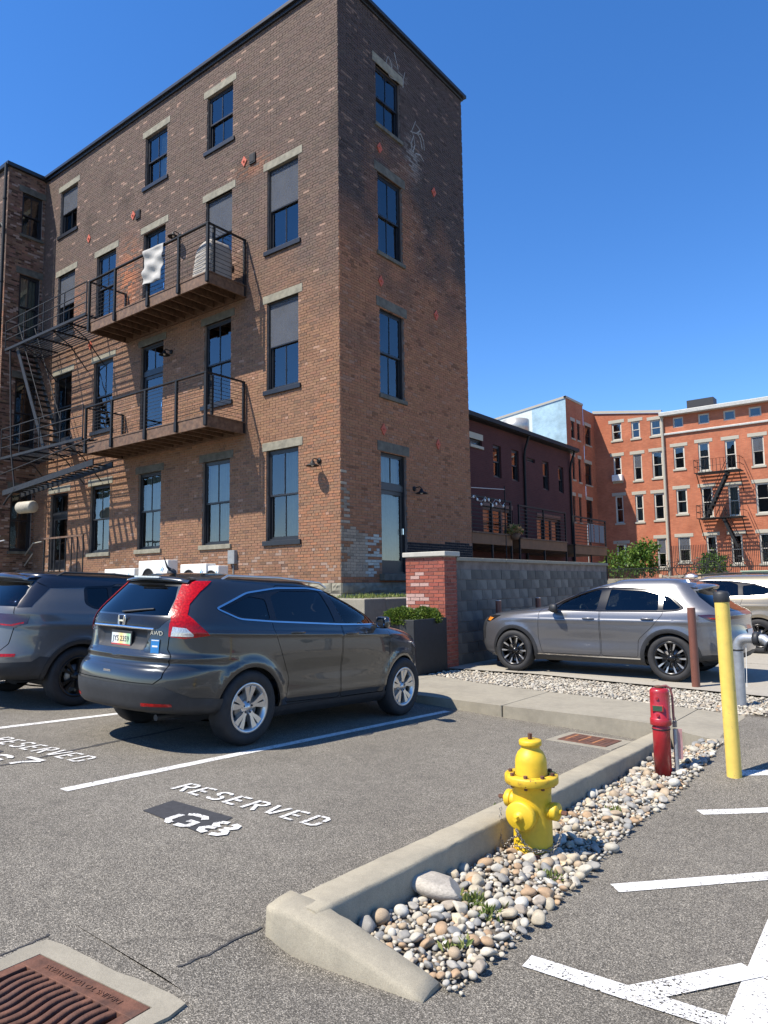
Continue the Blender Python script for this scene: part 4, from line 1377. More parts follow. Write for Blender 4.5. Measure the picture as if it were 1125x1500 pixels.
while yy < CY1 - .1:
    L = min(.98, CY1 - yy); o = MB().box((CX - .3, yy + .004, CT), (CX + .04, yy + L - .004, CT + .07)).build('coping_slab', M['concrete'], cmu, bevel=.01); o.matrix_parent_inverse = cinv; yy += L

# planter with two clipped shrubs
pl = empty('planter', (-7.57, 10.55, SL), 0, 'tall black square planter box in front of the brick pier', 'planter')
mb = MB(); hw = .40
for a, b in (((-hw, -.52, 0), (hw, -.49, .95)), ((-hw, .49, 0), (hw, .52, .95)), ((-hw, -.49, 0), (-hw + .03, .49, .95)), ((hw - .03, -.49, 0), (hw, .49, .95))): mb.box(a, b)
mb.build('box', mat('black_fibreglass', (.02, .021, .022), .6, var=.2), pl, bevel=.01)
MB().box((-hw + .03, -.49, .6), (hw - .03, .49, .88)).build('soil', M['soil'], pl)


def leaf_mat(name, c1, c2, trans=.25):
    m, nt, b = _new(name)
    oi = nd(nt, 'ShaderNodeAttribute'); oi.attribute_name = 'col'
    sp = nd(nt, 'ShaderNodeSeparateColor'); nt.links.new(oi.outputs['Color'], sp.inputs[0])
    r = ramp(nt, [(0, c1), (1, c2)]); nt.links.new(sp.outputs[0], r.inputs[0]); nt.links.new(r.outputs[0], b.inputs['Base Color'])
    b.inputs['Roughness'].default_value = .5; b.inputs['Specular IOR Level'].default_value = .3
    t = nd(nt, 'ShaderNodeBsdfTranslucent'); nt.links.new(r.outputs[0], t.inputs[0]); x = nd(nt, 'ShaderNodeMixShader'); x.inputs[0].default_value = trans
    nt.links.new(b.outputs[0], x.inputs[1]); nt.links.new(t.outputs[0], x.inputs[2]); nt.links.new(x.outputs[0], nt.nodes['Material Output'].inputs['Surface'])
    return m


def leaves(name, pts, dirs, size, matl, parent, g, aspect=.5, bend=.25):
    """leaf-sized faces: a folded diamond at each point"""
    n = len(pts); d = dirs / np.maximum(np.linalg.norm(dirs, axis=1, keepdims=True), 1e-6)
    a = g.normal(0, 1, (n, 3)); s = np.cross(d, a); s /= np.maximum(np.linalg.norm(s, axis=1, keepdims=True), 1e-6); up = np.cross(s, d)
    L = (size * g.uniform(.6, 1.3, n))[:, None]
    V = np.zeros((n, 4, 3)); V[:, 0] = pts; V[:, 1] = pts + d * L * .5 + s * L * aspect * .5 + up * L * bend * .3; V[:, 2] = pts + d * L; V[:, 3] = pts + d * L * .5 - s * L * aspect * .5 + up * L * bend * .3
    Q = np.arange(n * 4).reshape(n, 4)
    c = np.repeat(g.random((n, 1)) * np.ones((1, 3)), 4, 0)
    return np_mesh(name, V.reshape(-1, 3), Q, matl, parent, col=c)


M['box_leaf'] = leaf_mat('boxwood_leaf', (.035, .075, .012), (.16, .22, .03))


def clipped_shrub(c, r, label, seed, n=5200):
    g = np.random.default_rng(seed)
    t = empty('shrub', c, 0, label, 'shrub', 'clipped shrubs in the black planter')
    v = g.normal(0, 1, (n, 3)); v /= np.linalg.norm(v, axis=1, keepdims=True); v[:, 2] = np.abs(v[:, 2]) * .9 - .12
    rr = r * (1 + .10 * np.sin(v[:, 0] * 7 + seed) * np.sin(v[:, 1] * 6) + .05 * g.normal(0, 1, n)) * g.uniform(.72, 1.0, n) ** .4
    pts = v * rr[:, None] * np.array([1, 1, .85]); d = v + g.normal(0, .6, (n, 3)) + np.array([0, 0, .3])
    leaves('foliage', pts, d, np.full(n, .045), M['box_leaf'], t, g)
    mb = MB()
    for k in range(7): a = k * .9; mb.tube([(0, 0, -.1), (.3 * r * math.cos(a), .3 * r * math.sin(a), .25 * r), (.75 * r * math.cos(a), .75 * r * math.sin(a), .5 * r)], [.012, .009, .004], 5)
    mb.build('stem', M['timber'], t)


clipped_shrub((-7.62, 10.32, SL + .90), .35, 'bright green clipped shrub close to the ledge side of the black planter', 3)
clipped_shrub((-7.5, 10.82, SL + .90), .33, 'browner clipped shrub close to the pier in the black planter', 4)
# weeds on the ledge
M['weed'] = leaf_mat('weed_leaf', (.07, .12, .02), (.24, .26, .08))
g = np.random.default_rng(21); n = 420
pts = np.stack([g.uniform(-10.3, -9.35, n), g.uniform(11.35, 13.4, n), np.full(n, 1.18)], 1); d = g.normal(0, .5, (n, 3)); d[:, 2] = np.abs(d[:, 2]) + .5
o = leaves('ledge_weeds', pts, d, np.full(n, .10), M['weed'], None, g, .25); tag(o, 'scattered low green weeds growing on the terrace ledge', 'weeds', kind='stuff')
# ================================================================== dark row house behind the block wall
RX = -12.5
M['row_brick'] = brick_tex_mat('dark_red_brick', (.085, .029, .028), (.07, .024, .024), (.07, .04, .037), var=.12, msize=.008)
M['cream'] = mat('cream_trim', (.36, .335, .27), .7, var=.06)
M['deck_fascia'] = mat('brown_fascia', (.15, .07, .03), .7, var=.2, vs=4)
row = empty('row_house', (RX, 24.5, 1.6), 0, 'dark red brick two-storey row house with decks beyond the corner building', 'building')
rinv = Matrix.Translation((-RX, -24.5, -1.6))


def rput(o): o.matrix_parent_inverse = rinv; return o


rh = []
for (p, q) in (((688, 640), (706, 655)), ((722, 650), (735, 701)), ((749, 657), (761, 706)), ((771.5, 669), (783.5, 679)), ((794.5, 674), (805, 719)), ((817.5, 682), (826.5, 723))):
    a = on_x(*p, RX); b = on_x(q[0], q[1], RX)
    rh.append((a[1] - 17.6, b[1] - 17.6, b[2], a[2] - .02))
rd = []
for (p, q) in (((707, 741), (752, 790)), ((786, 757), (822, 800))):
    a = on_x(*p, RX); b = on_x(q[0], q[1], RX); rd.append((a[1] - 17.6, b[1] - 17.6, 2.55, a[2]))
RW = on_x(836, 690, RX)[1] - 17.6; RT = 7.12
rput(wall_back('wall', RW, .5, RT, rh + rd, (RX, 17.6, 0), (0, 1, 0), (1, 0, 0), M['row_brick'], row))
rput(MB().box((RX - 9, 17.6, .5), (RX - .6, 17.6 + RW - .01, RT)).build('wall', M['row_brick'], row))
rput(MB().box((RX - .59, 17.6 + RW - .2, .5), (RX - .002, 17.6 + RW, RT - .01)).build('wall', M['row_brick'], row))
mb = MB(); mb.box((RX - 9, 17.4, RT), (RX + .28, 17.6 + RW + .2, RT + .12)); mb.box((RX + .2, 17.4, RT + .02), (RX + .36, 17.6 + RW + .2, RT + .17)); rput(mb.build('roof', M['black_metal'], row))
for h in rh:
    window(row, (RX, 17.6 + h[0], h[2]), (0, 1, 0), (1, 0, 0), h[1] - h[0], h[3] - h[2], 'sash' if h[3] - h[2] > .7 else 'fixed', None, (.06, .22, M['cream']) if h[0] < 5.0 else None, (.05, .10, M['cream']) if h[0] < 5.0 else None, seed=int(h[0] * 9), fr=.05, inv=rinv, mul=False)
for h in rd:
    wn = h[1] - h[0]
    for k in range(3):
        window(row, (RX, 17.6 + h[0] + wn * k / 3, h[2]), (0, 1, 0), (1, 0, 0), wn / 3, h[3] - h[2], 'fixed', 'half_curtain' if k != 1 else None, (.0, .16, M['frame']), None, seed=k + int(h[0]), fr=.06, inv=rinv, mul=False)
for px in (767, 834):
    y = on_x(px, 700, RX)[1]
    rput(MB().tube([(RX + .28, y, RT), (RX + .1, y, RT - .5), (RX + .06, y, RT - .8), (RX + .06, y, 1.5)], .05, 8).build('downpipe', M['black_metal'], row))
# decks of the row house with slatted steel railings
DX = -10.62
for k, (pa, pb, zb) in enumerate(((692, 751, 2.62), (763, 831, 2.56), (843, 889, 2.5))):
    ya, yb = on_x(pa, 800, DX)[1], on_x(pb, 806, DX)[1]
    t = empty('deck', (DX, (ya + yb) / 2, 1.6), 0, ['raised deck with flower basket below the row house string lights', 'raised deck in the middle between two others below the row house', 'raised deck with pale panels in front of the orange brick side wall'][k], 'deck', 'raised decks behind the block wall')
    ti = Matrix.Translation((-DX, -(ya + yb) / 2, -1.6))

    def dput(mb, name, m, bev=0):
        o = mb.build(name, m, t, bevel=bev); o.matrix_parent_inverse = ti; return o
    dput(MB().box((RX + .02, ya, zb), (DX, yb, zb + .32)), 'fascia', M['deck_fascia'], .01)
    dput(MB().box((RX + .02, ya - .02, zb + .32), (DX + .04, yb + .02, zb + .36)), 'floor', M['timber'])
    for s in range(3):
        y = ya + (yb - ya) * s / 2; dput(MB().box((DX - .06, y - .03, 1.5), (DX - .01, y + .03, zb + 1.38)), 'post', M['black_metal'])
    for i in range(8):
        z = zb + .46 + i * .115; dput(MB().box((DX - .05, ya, z), (DX - .025, yb, z + .022)), 'rail', M['black_metal'])
    dput(MB().box((DX - .07, ya - .03, zb + 1.38), (DX, yb + .03, zb + 1.43)), 'top_rail', M['black_metal'])
    if k == 2:
        for i in range(3): y = yb - .2 - i * .55; dput(MB().box((DX - .03, y - .45, zb + .5), (DX - .015, y, zb + 1.2)), 'panel', M['blind'])
# terrace bank they stand on
mb = MB(); mb.box((RX + .01, 17.76, -.2), (-7.52, 19.3, 1.58)); mb.box((RX + .01, 19.31, -.2), (-10.9, 28.3, 1.57)); mb.box((XB + .02, 11.6, -.2), (-9.31, 17.75, 1.1))
tag(mb.build('terrace_bank', M['soil']), kind='structure')
# flower basket, string lights and deck umbrella pole
M['flower'] = leaf_mat('flower_petals', (.10, .16, .03), (.75, .42, .22))
q = on_x(751, 775, DX); g = np.random.default_rng(31); n = 260
t = empty('flower_basket', (DX + .05, q[1], q[2] - .15), 0, 'small flower basket with pink and yellow blooms on the deck rail', 'flower basket')
MB().lathe([(0, -.2), (.14, -.18), (.2, .0), (.18, 0), (.1, -.1)], 14).build('basket', M['timber'], t)
v = g.normal(0, 1, (n, 3)); v[:, 2] = np.abs(v[:, 2]); v /= np.linalg.norm(v, axis=1, keepdims=True)
leaves('flowers', v * .26 * g.uniform(.5, 1, (n, 1)), v + g.normal(0, .4, (n, 3)), np.full(n, .11), M['flower'], t, g, .8)
t = empty('string_lights', (DX + .03, 18.6, 3.0), 0, 'string of small bulbs hung between a pole and the corner building', 'string lights')
a = on_x(690, 714, DX); b = on_x(739, 717, DX); ti = Matrix.Translation((-DX - .03, -18.6, -3.0))
o = MB().tube([(DX, b[1], 1.6), (DX, b[1], b[2] + .1)], .02, 6).build('pole', M['black_metal'], t); o.matrix_parent_inverse = ti
mb = MB(); mb.tube([(DX, a[1] + (b[1] - a[1]) * s / 10, a[2] + (b[2] - a[2]) * s / 10) for s in range(11)], .012, 5)
mb.tube([(DX, a[1] + (b[1] - a[1]) * s / 10, a[2] - .3 + .1 * math.sin(s * 1.9)) for s in range(11)], .008, 5); o = mb.build('wire', M['pale_rail'], t); o.matrix_parent_inverse = ti
for s in range(9):
    y = a[1] + (b[1] - a[1]) * (s + .5) / 9; o = MB().lathe([(0, -.07), (.035, -.04), (.03, 0), (.012, .03), (0, .03)], 8, 0, TR(DX, y, a[2] - .33 + .1 * math.sin(s * 1.9 + 1))).build('bulb', M['white_plastic'], t); o.matrix_parent_inverse = ti

# ================================================================== tall building with the painted flank
OX, OY = -20.0, 52.0
WYB = on_x(828, 583, OX)[1]
M['white_wall'] = brick_tex_mat('whitewashed_brick', (.60, .66, .62), (.56, .62, .60), (.5, .55, .54), var=.12)
M['blue_wall'] = brick_tex_mat('faded_blue_paint', (.30, .44, .52), (.27, .41, .50), (.34, .46, .52), var=.3)
M['orange_brick'] = brick_tex_mat('orange_red_brick', (.47, .150, .072), (.37, .108, .052), (.30, .15, .10), var=.2, patch=(.32, .095, .052))
tb = empty('painted_building', (OX, WYB, 0), 0, 'tall brick building with whitewashed and pale blue painted flank', 'building')
tinv = Matrix.Translation((-OX, -WYB, 0))


def tput(o): o.matrix_parent_inverse = tinv; return o


zt = on_x(828, 583, OX)[2]; zl = on_y(700, 624, WYB)
a = on_y(728, 615, WYB); bcol = on_y(779, 600, WYB)
zs = lambda x: zt + (a[2] - zt) * (x - OX) / (a[0] - OX)
mb = MB(); x0 = OX - 22
mb.add([(x0, WYB, 0), (bcol[0], WYB, 0), (bcol[0], WYB, zs(bcol[0])), (x0, WYB, zs(x0))], [(0, 1, 2, 3)]); tput(mb.build('wall', M['white_wall'], tb))
zlow = on_y(828, 650, WYB)[2]
mb = MB(); mb.add([(bcol[0], WYB, zlow), (OX, WYB, zlow), (OX, WYB, zt), (bcol[0], WYB, zs(bcol[0]))], [(0, 1, 2, 3)]); tput(mb.build('wall', M['blue_wall'], tb))
mb = MB(); mb.add([(bcol[0], WYB, 0), (OX, WYB, 0), (OX, WYB, zlow), (bcol[0], WYB, zlow)], [(0, 1, 2, 3)]); tput(mb.build('wall', M['cream'], tb))
ye = on_x(853, 595, OX)[1]; sideh = []
for p, q in (((836, 616), (842, 643)), ((845, 620), (850, 646)), ((838, 668), (843, 703)), ((847, 672), (852, 707)), ((839, 726), (844, 765)), ((848, 728), (853, 766))):
    A_ = on_x(*p, OX); B_ = on_x(*q, OX); sideh.append((A_[1] - WYB, B_[1] - WYB, B_[2], A_[2]))
tput(wall_back('wall', ye - WYB, 0, zt, sideh, (OX, WYB, 0), (0, 1, 0), (1, 0, 0), M['orange_brick'], tb))
for h in sideh: window(tb, (OX, WYB + h[0], h[2]), (0, 1, 0), (1, 0, 0), h[1] - h[0], h[3] - h[2], 'sash', None, (.1, .25, M['cream']), (.05, .12, M['cream']), seed=int(h[2] * 3), fr=.08, inv=tinv, mul=False)
mb = MB(); mb.add([(x0, WYB - .06, zs(x0)), (OX + .06, WYB - .06, zt), (OX + .06, WYB + .1, zt + .16), (x0, WYB + .1, zs(x0) + .16), (x0, WYB - .06, zs(x0) + .16), (OX + .06, WYB - .06, zt + .16)], [(0, 1, 5, 4), (4, 5, 2, 3)]); mb.box((OX - .1, WYB - .06, zt), (OX + .06, ye, zt + .16)); tput(mb.build('coping', M['cream'], tb))
tput(MB().lathe([(0, 0), (.9, 0), (.9, 1.0), (0, 1.1)], 16, 0, TR(on_y(756, 628, WYB - 3)[0], WYB - 3, on_y(756, 637, WYB - 3)[2])).build('roof_vent', M['pale_rail'], tb))

# ================================================================== orange brick apartment building
ob = empty('apartment_building', (OX, OY, 0), 0, 'orange red brick apartment building with many pale-silled windows and fire escape', 'building')
oinv = Matrix.Translation((-OX, -OY, 0))


def oput(o): o.matrix_parent_inverse = oinv; return o


sx = on_y(974, 700, OY)[0]           # joint between the two fronts
zR = on_y(974, 611, OY)[2]; zL0 = on_y(872, 606, OY)[2]; zL1 = on_y(968, 606, OY)[2]
wins = []
for x0_, x1_, y0_, y1_ in ((895.5, 911, 621, 644), (924, 938, 618, 641), (952, 969, 616, 637), (898, 911.5, 669, 705), (927, 941.5, 666, 703), (954.5, 972, 662, 699),
                           (901, 914.5, 727, 766), (930, 944, 725, 764), (957.5, 974.5, 723, 761), (962, 978, 789, 832), (903, 920, 797, 834)):
    wins.append((x0_, x1_, y0_, y1_, 'L'))
for x0_, x1_, y0_, y1_ in ((986, 1004, 655, 686), (1022, 1041, 649, 689), (1061, 1080, 645, 686), (1100, 1121, 640, 681), (990, 1008, 717, 752), (1027, 1046, 714, 757), (1066, 1085, 712, 755), (1106, 1130, 708, 751),
                           (993, 1013, 787, 823), (1034, 1052, 785, 826), (1070, 1090, 783, 826), (1112, 1135, 781, 825)):
    wins.append((x0_, x1_, y0_, y1_, 'R'))
hl, hr = [], []
for x0_, x1_, y0_, y1_, s in wins:
    A_ = on_y(x0_, y0_, OY); B_ = on_y(x1_, y1_, OY)
    base = OX if s == 'L' else sx
    (hl if s == 'L' else hr).append((A_[0] - base, B_[0] - base, B_[2], A_[2]))
for i in range(4):
    A_ = on_y(985 + 37 * i, 612 - 5 * i, OY); B_ = on_y(1001 + 37 * i + i * 1.2, 625 - 5.5 * i, OY); hr.append((A_[0] - sx, B_[0] - sx, B_[2], A_[2]))
oput(wall_back('wall', sx - OX, 0, min(zL0, zL1), hl, (OX, OY, 0), (1, 0, 0), (0, -1, 0), M['orange_brick'], ob))
mb = MB(); zmin = min(zL0, zL1); mb.add([(OX, OY, zmin), (sx, OY, zmin), (sx, OY, zL1 + .05), (OX, OY, zL0)], [(0, 1, 2, 3)]); oput(mb.build('wall', M['orange_brick'], ob))
oput(wall_back('wall', 22, 0, zR, hr, (sx, OY, 0), (1, 0, 0), (0, -1, 0), M['orange_brick'], ob))
oput(MB().box((OX, OY + .8, 0), (sx + 22, OY + 9, zR - .1)).build('wall', M['orange_brick'], ob))
# shaded return wall between the painted building and the front
rh2 = []
for p, q in (((856.5, 623), (866, 654)), ((857, 678), (867.5, 712)), ((859, 732), (869, 768))):
    A_ = on_x(*p, OX + .02); B_ = on_x(*q, OX + .02); rh2.append((A_[1] - ye, B_[1] - ye, B_[2], A_[2]))
oput(wall_back('wall', OY - ye, 0, zL0, rh2, (OX + .02, ye, 0), (0, 1, 0), (1, 0, 0), M['orange_brick'], ob))
for h in rh2: window(ob, (OX + .02, ye + h[0], h[2]), (0, 1, 0), (1, 0, 0), h[1] - h[0], h[3] - h[2], 'sash', None, (.1, .25, M['cream']), (.06, .1, M['cream']), seed=int(h[2]), fr=.09, inv=oinv, mul=False)
k = 0
M['white_frame'] = mat('pale_window_frame', (.50, .47, .40), .6, var=.08)
for s, hs_, base in (('L', hl, OX), ('R', hr, sx)):
    for h in hs_:
        strip = h[2] > zR - 1.3 and s == 'R'
        keep = M['frame']; M['frame'] = M['white_frame']
        window(ob, (base + h[0], OY, h[2]), (1, 0, 0), (0, -1, 0), h[1] - h[0], h[3] - h[2], 'sash' if not strip else 'fixed', ('half_curtain', None, 'curtain', None, 'screen')[k % 5] if not strip else None,
               None if strip else (.22, .24, M['cream']), None if strip else (.08, .13, M['cream']), seed=k, fr=.05 if strip else .065, inv=oinv, mul=False)
        M['frame'] = keep; k += 1
mb = MB(); mb.box((sx - .1, OY - .45, zR), (sx + 22, OY + .5, zR + .28)); mb.box((sx, OY - .12, zR - 1.35), (sx + 22, OY, zR - 1.2)); oput(mb.build('cornice', mat('grey_gutter', (.40, .40, .37), .5), ob, bevel=.03))
mb = MB(); mb.add([(OX - .05, OY - .1, zL0), (sx, OY - .1, zL1 + .05), (sx, OY + .4, zL1 + .25), (OX - .05, OY + .4, zL0 + .2), (OX - .05, OY - .1, zL0 + .2), (sx, OY - .1, zL1 + .25)], [(0, 1, 5, 4), (4, 5, 2, 3)]); oput(mb.build('coping', M['cream'], ob))
oput(MB().tube([(sx + .02, OY - .12, zR), (sx + .02, OY - .12, .5)], .10, 10).build('downpipe', M['cream'], ob))
c = on_y(1028, 594, OY + 2); oput(MB().box((c[0] - .9, OY + 1.5, zR), (c[0] + .9, OY + 2.5, c[2] + .4)).build('roof_hatch', M['trim'], ob))
c = on_y(906, 701, OY); oput(MB().box((c[0] - .38, OY - .35, c[2] - .22), (c[0] + .38, OY, c[2] + .25)).build('window_air_conditioner', M['white_plastic'], ob, bevel=.03))

# fire escapes on it
def far_escape(name, label, plats, flights, ypl):
    p0 = plats[0]; t = empty(name, (p0[0], OY, p0[2]), 0, label, 'fire escape', 'black iron fire escapes on the orange building'); ti = Matrix.Translation((-p0[0], -OY, -p0[2]))

    def ad(mb, nm):
        o = mb.build(nm, M['black_metal'], t); o.matrix_parent_inverse = ti
    for xa, xb, z in plats:
        for i in range(9):
            y = OY - .1 - 1.2 * i / 8; ad(MB().box((xa, y - .03, z), (xb, y + .03, z + .04)), 'slat')
        for zz in (.45, .9):
            ad(MB().tube([(xa, OY - .05, z + zz), (xa, OY - 1.3, z + zz), (xb, OY - 1.3, z + zz), (xb, OY - .05, z + zz)], .022, 5), 'rail')
        for i in range(13):
            x = xa + (xb - xa) * i / 12; ad(MB().box((x - .012, OY - 1.32, z), (x + .012, OY - 1.28, z + .9)), 'baluster')
        for x in (xa + .1, xb - .1): ad(MB().tube([(x, OY - 1.2, z), (x, OY, z - 1.3)], .03, 5), 'bracket')
    for (xa, za, xb, zb) in flights:
        for y in (OY - .5, OY - 1.1):
            ad(MB().bar((xa, y, za), (xb, y, zb), .04, .16), 'stringer'); ad(MB().tube([(xa, y, za + .8), (xb, y, zb + .8)], .02, 5), 'handrail')
        for i in range(1, 11):
            f = i / 11; ad(MB().box((xa + (xb - xa) * f - .12, OY - 1.1, za + (zb - za) * f), (xa + (xb - xa) * f + .12, OY - .5, za + (zb - za) * f + .03)), 'tread')


a1, b1 = on_y(1017, 694, OY - 1.3), on_y(1084, 687, OY - 1.3); a2, b2 = on_y(1021, 762, OY - 1.3), on_y(1089, 754, OY - 1.3)
z1, z2 = (a1[2] + b1[2]) / 2, (a2[2] + b2[2]) / 2
far_escape('fire_escape', 'two-landing iron fire escape between the sunlit windows of the orange building', [(a1[0], b1[0], z1), (a2[0], b2[0], z2)], [(on_y(1064, 690, OY - 1.3)[0], z1, on_y(1032, 758, OY - 1.3)[0], z2), (on_y(1058, 765, OY - 1.3)[0], z2, on_y(1080, 800, OY - 1.3)[0], z2 - 2.0)], OY)

# ================================================================== far yard: fences, bikes, trees, utility box
FY = 35.0
lw = MB(); a = on_y(888, 848, FY); b = on_y(968, 846, FY)
lw.box((a[0], FY, -.1), (b[0], FY + .25, a[2])); tag(lw.build('low_wall', M['concrete'], None, bevel=.02), 'low pale concrete wall beyond the parked grey car', 'wall')
fa, fb = on_y(968, 843, FY), on_y(1062, 845, FY)
wfn = empty('wooden_fence', (fa[0], FY, PAD), 0, 'weathered grey board fence beyond the parked cars', 'fence'); wi = Matrix.Translation((-fa[0], -FY, -PAD))
M['grey_wood'] = mat('weathered_wood', (.27, .235, .19), .9, var=.3, vs=5, bmp=.3, bs=30)
n = int((fb[0] - fa[0]) / .15)
for i in range(n):
    x = fa[0] + .15 * i; o = MB().box((x + .004, FY, PAD), (x + .146, FY + .025, fa[2] + rnd.uniform(-.03, .03))).build('board', M['grey_wood'], wfn); o.matrix_parent_inverse = wi
for f in (0, .62, .99):
    x = fa[0] + (fb[0] - fa[0]) * f; o = MB().box((x - .07, FY - .06, PAD), (x + .07, FY - .002, fa[2] + .06)).build('post', mat('pale_post', (.5, .38, .25), .8), wfn); o.matrix_parent_inverse = wi
# iron fence
ia, ib = on_y(888, 832, 44.0), on_y(1125, 826, 44.0)
ifn = empty('iron_fence', (ia[0], 44, 0), 0, 'black iron picket fence in front of the orange brick building', 'fence'); ii = Matrix.Translation((-ia[0], -44, 0))
zt_ = on_y(960, 831, 44)[2]
n = 118
for i in range(n):
    x = ia[0] + (ib[0] + 2 - ia[0]) * i / n; tall = x > on_y(985, 830, 44)[0]
    o = MB().box((x - .014, 43.99, 0), (x + .014, 44.01, zt_ + (1.25 if tall else 0))).build('picket', M['black_metal'], ifn); o.matrix_parent_inverse = ii
for z in (.5, zt_ - .08): o = MB().box((ia[0], 43.97, z), (ib[0] + 2, 44.03, z + .05)).build('rail', M['black_metal'], ifn); o.matrix_parent_inverse = ii
# bicycles leaning on the fence
def bicycle(px, py, label, flip=1, colr='black_metal'):
    q = on_y(px, py, 43.4); t = empty('bicycle', (q[0], 43.4, q[2] - .33), 0, label, 'bicycle', 'bicycles along the iron fence'); t.scale = (flip, 1, 1)
    for x in (-.52, .52):
        MB().tube([(x + .33 * math.cos(2 * math.pi * k / 20), 0, .33 + .33 * math.sin(2 * math.pi * k / 20)) for k in range(20)], .022, 6, closed=True).build('wheel', M['rubber'], t)
    mb = MB()
    for P in (((-.52, 0, .33), (-.1, 0, .3)), ((-.1, 0, .3), (-.22, 0, .8)), ((-.52, 0, .33), (-.2, 0, .72)), ((-.1, 0, .3), (.36, 0, .78)), ((-.2, 0, .74), (.36, 0, .82)), ((.34, 0, .92), (.52, 0, .33))): mb.tube(P, .018, 6)
    mb.build('frame', M[colr], t)
    MB().box((-.36, -.06, .84), (-.12, .06, .89)).build('saddle', M['trim'], t, bevel=.02)
    MB().tube([(.3, -.28, .98), (.36, 0, .95), (.3, .28, .98)], .014, 6).build('handlebar', M['grey_metal'], t)


for k, (px, py) in enumerate(((985, 835), (1012, 834), (1030, 831), (1078, 829))):
    bicycle(px, py, ['black bicycle beside the downpipe along the iron fence', 'dark bicycle between two others along the iron fence', 'grey bicycle under the fire escape ladder along the iron fence', 'black bicycle beside the green utility box'][k], (1, -1)[k % 2], ('black_metal', 'black_metal', 'grey_metal', 'black_metal')[k])
# small trees
M['tree_leaf'] = leaf_mat('green_leaf', (.03, .085, .012), (.13, .21, .03))  # one range of leaf greens shared by all the small trees


def small_tree(c, h, r, label, seed, n=1500, name='small_tree'):
    g = np.random.default_rng(seed); t = empty(name, c, 0, label, 'tree', 'small trees in front of the orange building')
    mb = MB(); tips = []
    mb.tube([(0, 0, 0), (.05, .02, h * .4), (0, .05, h * .85)], [.07, .055, .02], 7)
    for k in range(9):
        a = k * 2.4; z0 = h * (.3 + .06 * k); e = (r * .75 * math.cos(a), r * .75 * math.sin(a), z0 + h * .18); mb.tube([(0, 0, z0), (e[0] * .5, e[1] * .5, z0 + h * .06), e], [.03, .02, .008], 5); tips.append(e)
    mb.build('trunk', M['timber'], t)
    cl = np.array(tips + [(0, 0, h), (r * .3, 0, h * .9), (-r * .3, .1, h * .8)]); cl = cl[g.integers(0, len(cl), n)]
    pts = cl + g.normal(0, r * .23, (n, 3)); d = g.normal(0, 1, (n, 3)) + np.array([0, 0, -.2])
    leaves('crown', pts, d, np.full(n, .22), M['tree_leaf'], t, g, .6)


def base_at(px, py, y): q = on_y(px, py, y); return (q[0], y, q[2])


c = base_at(943, 845, 46); small_tree((c[0], 46, .6), 3.1, .8, 'bright green leafy tree beside the pale downpipe of the orange building', 41, 1700)
c = base_at(1043, 845, 46); small_tree((c[0], 46, .7), 2.1, .75, 'small green tree under the sunlit iron fire escape', 42, 1100)
c = base_at(910, 845, 48); small_tree((c[0], 48, .6), 2.7, 1.1, 'dark green climber shaded by the return wall', 43, 1000)
c = base_at(918, 857, 33.5); g = np.random.default_rng(44)
t = empty('grass_tuft', (c[0], 33.5, c[2] - .1), 0, 'round green grass tuft before the low concrete wall', 'plant'); n = 320
pts = g.normal(0, .12, (n, 3)); pts[:, 2] = 0; d = pts * 4 + np.array([0, 0, 1.]) + g.normal(0, .2, (n, 3)); leaves('blades', pts, d, np.full(n, .42), M['weed'], t, g, .06)
MB().box((-.3, -.3, -c[2]), (.3, .3, 0)).build('tub', M['concrete'], t)
# green utility cabinet
a = on_y(1086, 838, 34.0); cab = empty('utility_cabinet', (a[0] + 1.1, 34.5, PAD), 0, 'pale green metal utility cabinet behind the tan car', 'cabinet')
M['cab'] = mat('pale_green_enamel', (.25, .33, .25), .5, var=.08)
MB().box((-1.1, -.5, 0), (1.1, .5, a[2] - PAD)).build('casing', M['cab'], cab, bevel=.03)
for x in (-.55, .55): MB().box((x - .5, -.52, .3), (x + .5, -.5, a[2] - PAD - .15)).build('door', M['cab'], cab, bevel=.01)
MB().box((-1.15, -.55, a[2] - PAD), (1.15, .55, a[2] - PAD + .06)).build('lid', M['cab'], cab, bevel=.02)
# ================================================================== fire hydrant
def flake_paint(name, col, under, amt=.5, rough=.5):
    m = mat(name, col, rough, var=.08, vs=10, bmp=.12, bs=90, bd=.003, stain=under, stain_s=11, stain_amt=amt)
    return m


M['hyd_yellow'] = flake_paint('hydrant_yellow', (.64, .42, .018), (.46, .29, .02), .5)
M['pole_yellow'] = flake_paint('bollard_yellow', (.70, .50, .10), (.50, .38, .10), .4)
M['pole_brown'] = flake_paint('bollard_brown', (.15, .055, .035), (.10, .045, .032), .4)
M['galv'] = mat('galvanised_pipe', (.33, .345, .36), .45, .55, var=.15, vs=14)
M['chain'] = mat('steel_chain', (.30, .28, .25), .45, .8, var=.3, vs=40)
M['hyd_rusty'] = mat('rust_streaked_yellow', (.60, .39, .02), .5, var=.1, vs=10, bmp=.2, bs=60, stain=(.20, .075, .018), stain_s=16, stain_amt=.9)
hp = on_ground(782, 1251)
chip(M['hyd_yellow'], (.27, .14, .02), .655, 22); chip(M['hyd_rusty'], (.12, .045, .02), .62, 22); chip(M['pole_yellow'], (.36, .27, .11), .64, 12); chip(M['pole_brown'], (.09, .05, .04), .62, 14)
hyd = empty('fire_hydrant', (hp[0], hp[1], hp[2] - .02), 0, 'yellow fire hydrant with rusty bolts and hanging chains among the river stones', 'hydrant')
hyd.scale = (1.1, 1.1, 1.0)
MB().lathe([(0, 0), (.118, 0), (.118, .03), (.112, .05), (.108, .06), (.108, .40), (.112, .43), (.12, .45)], 40).build('barrel', M['hyd_yellow'], hyd)
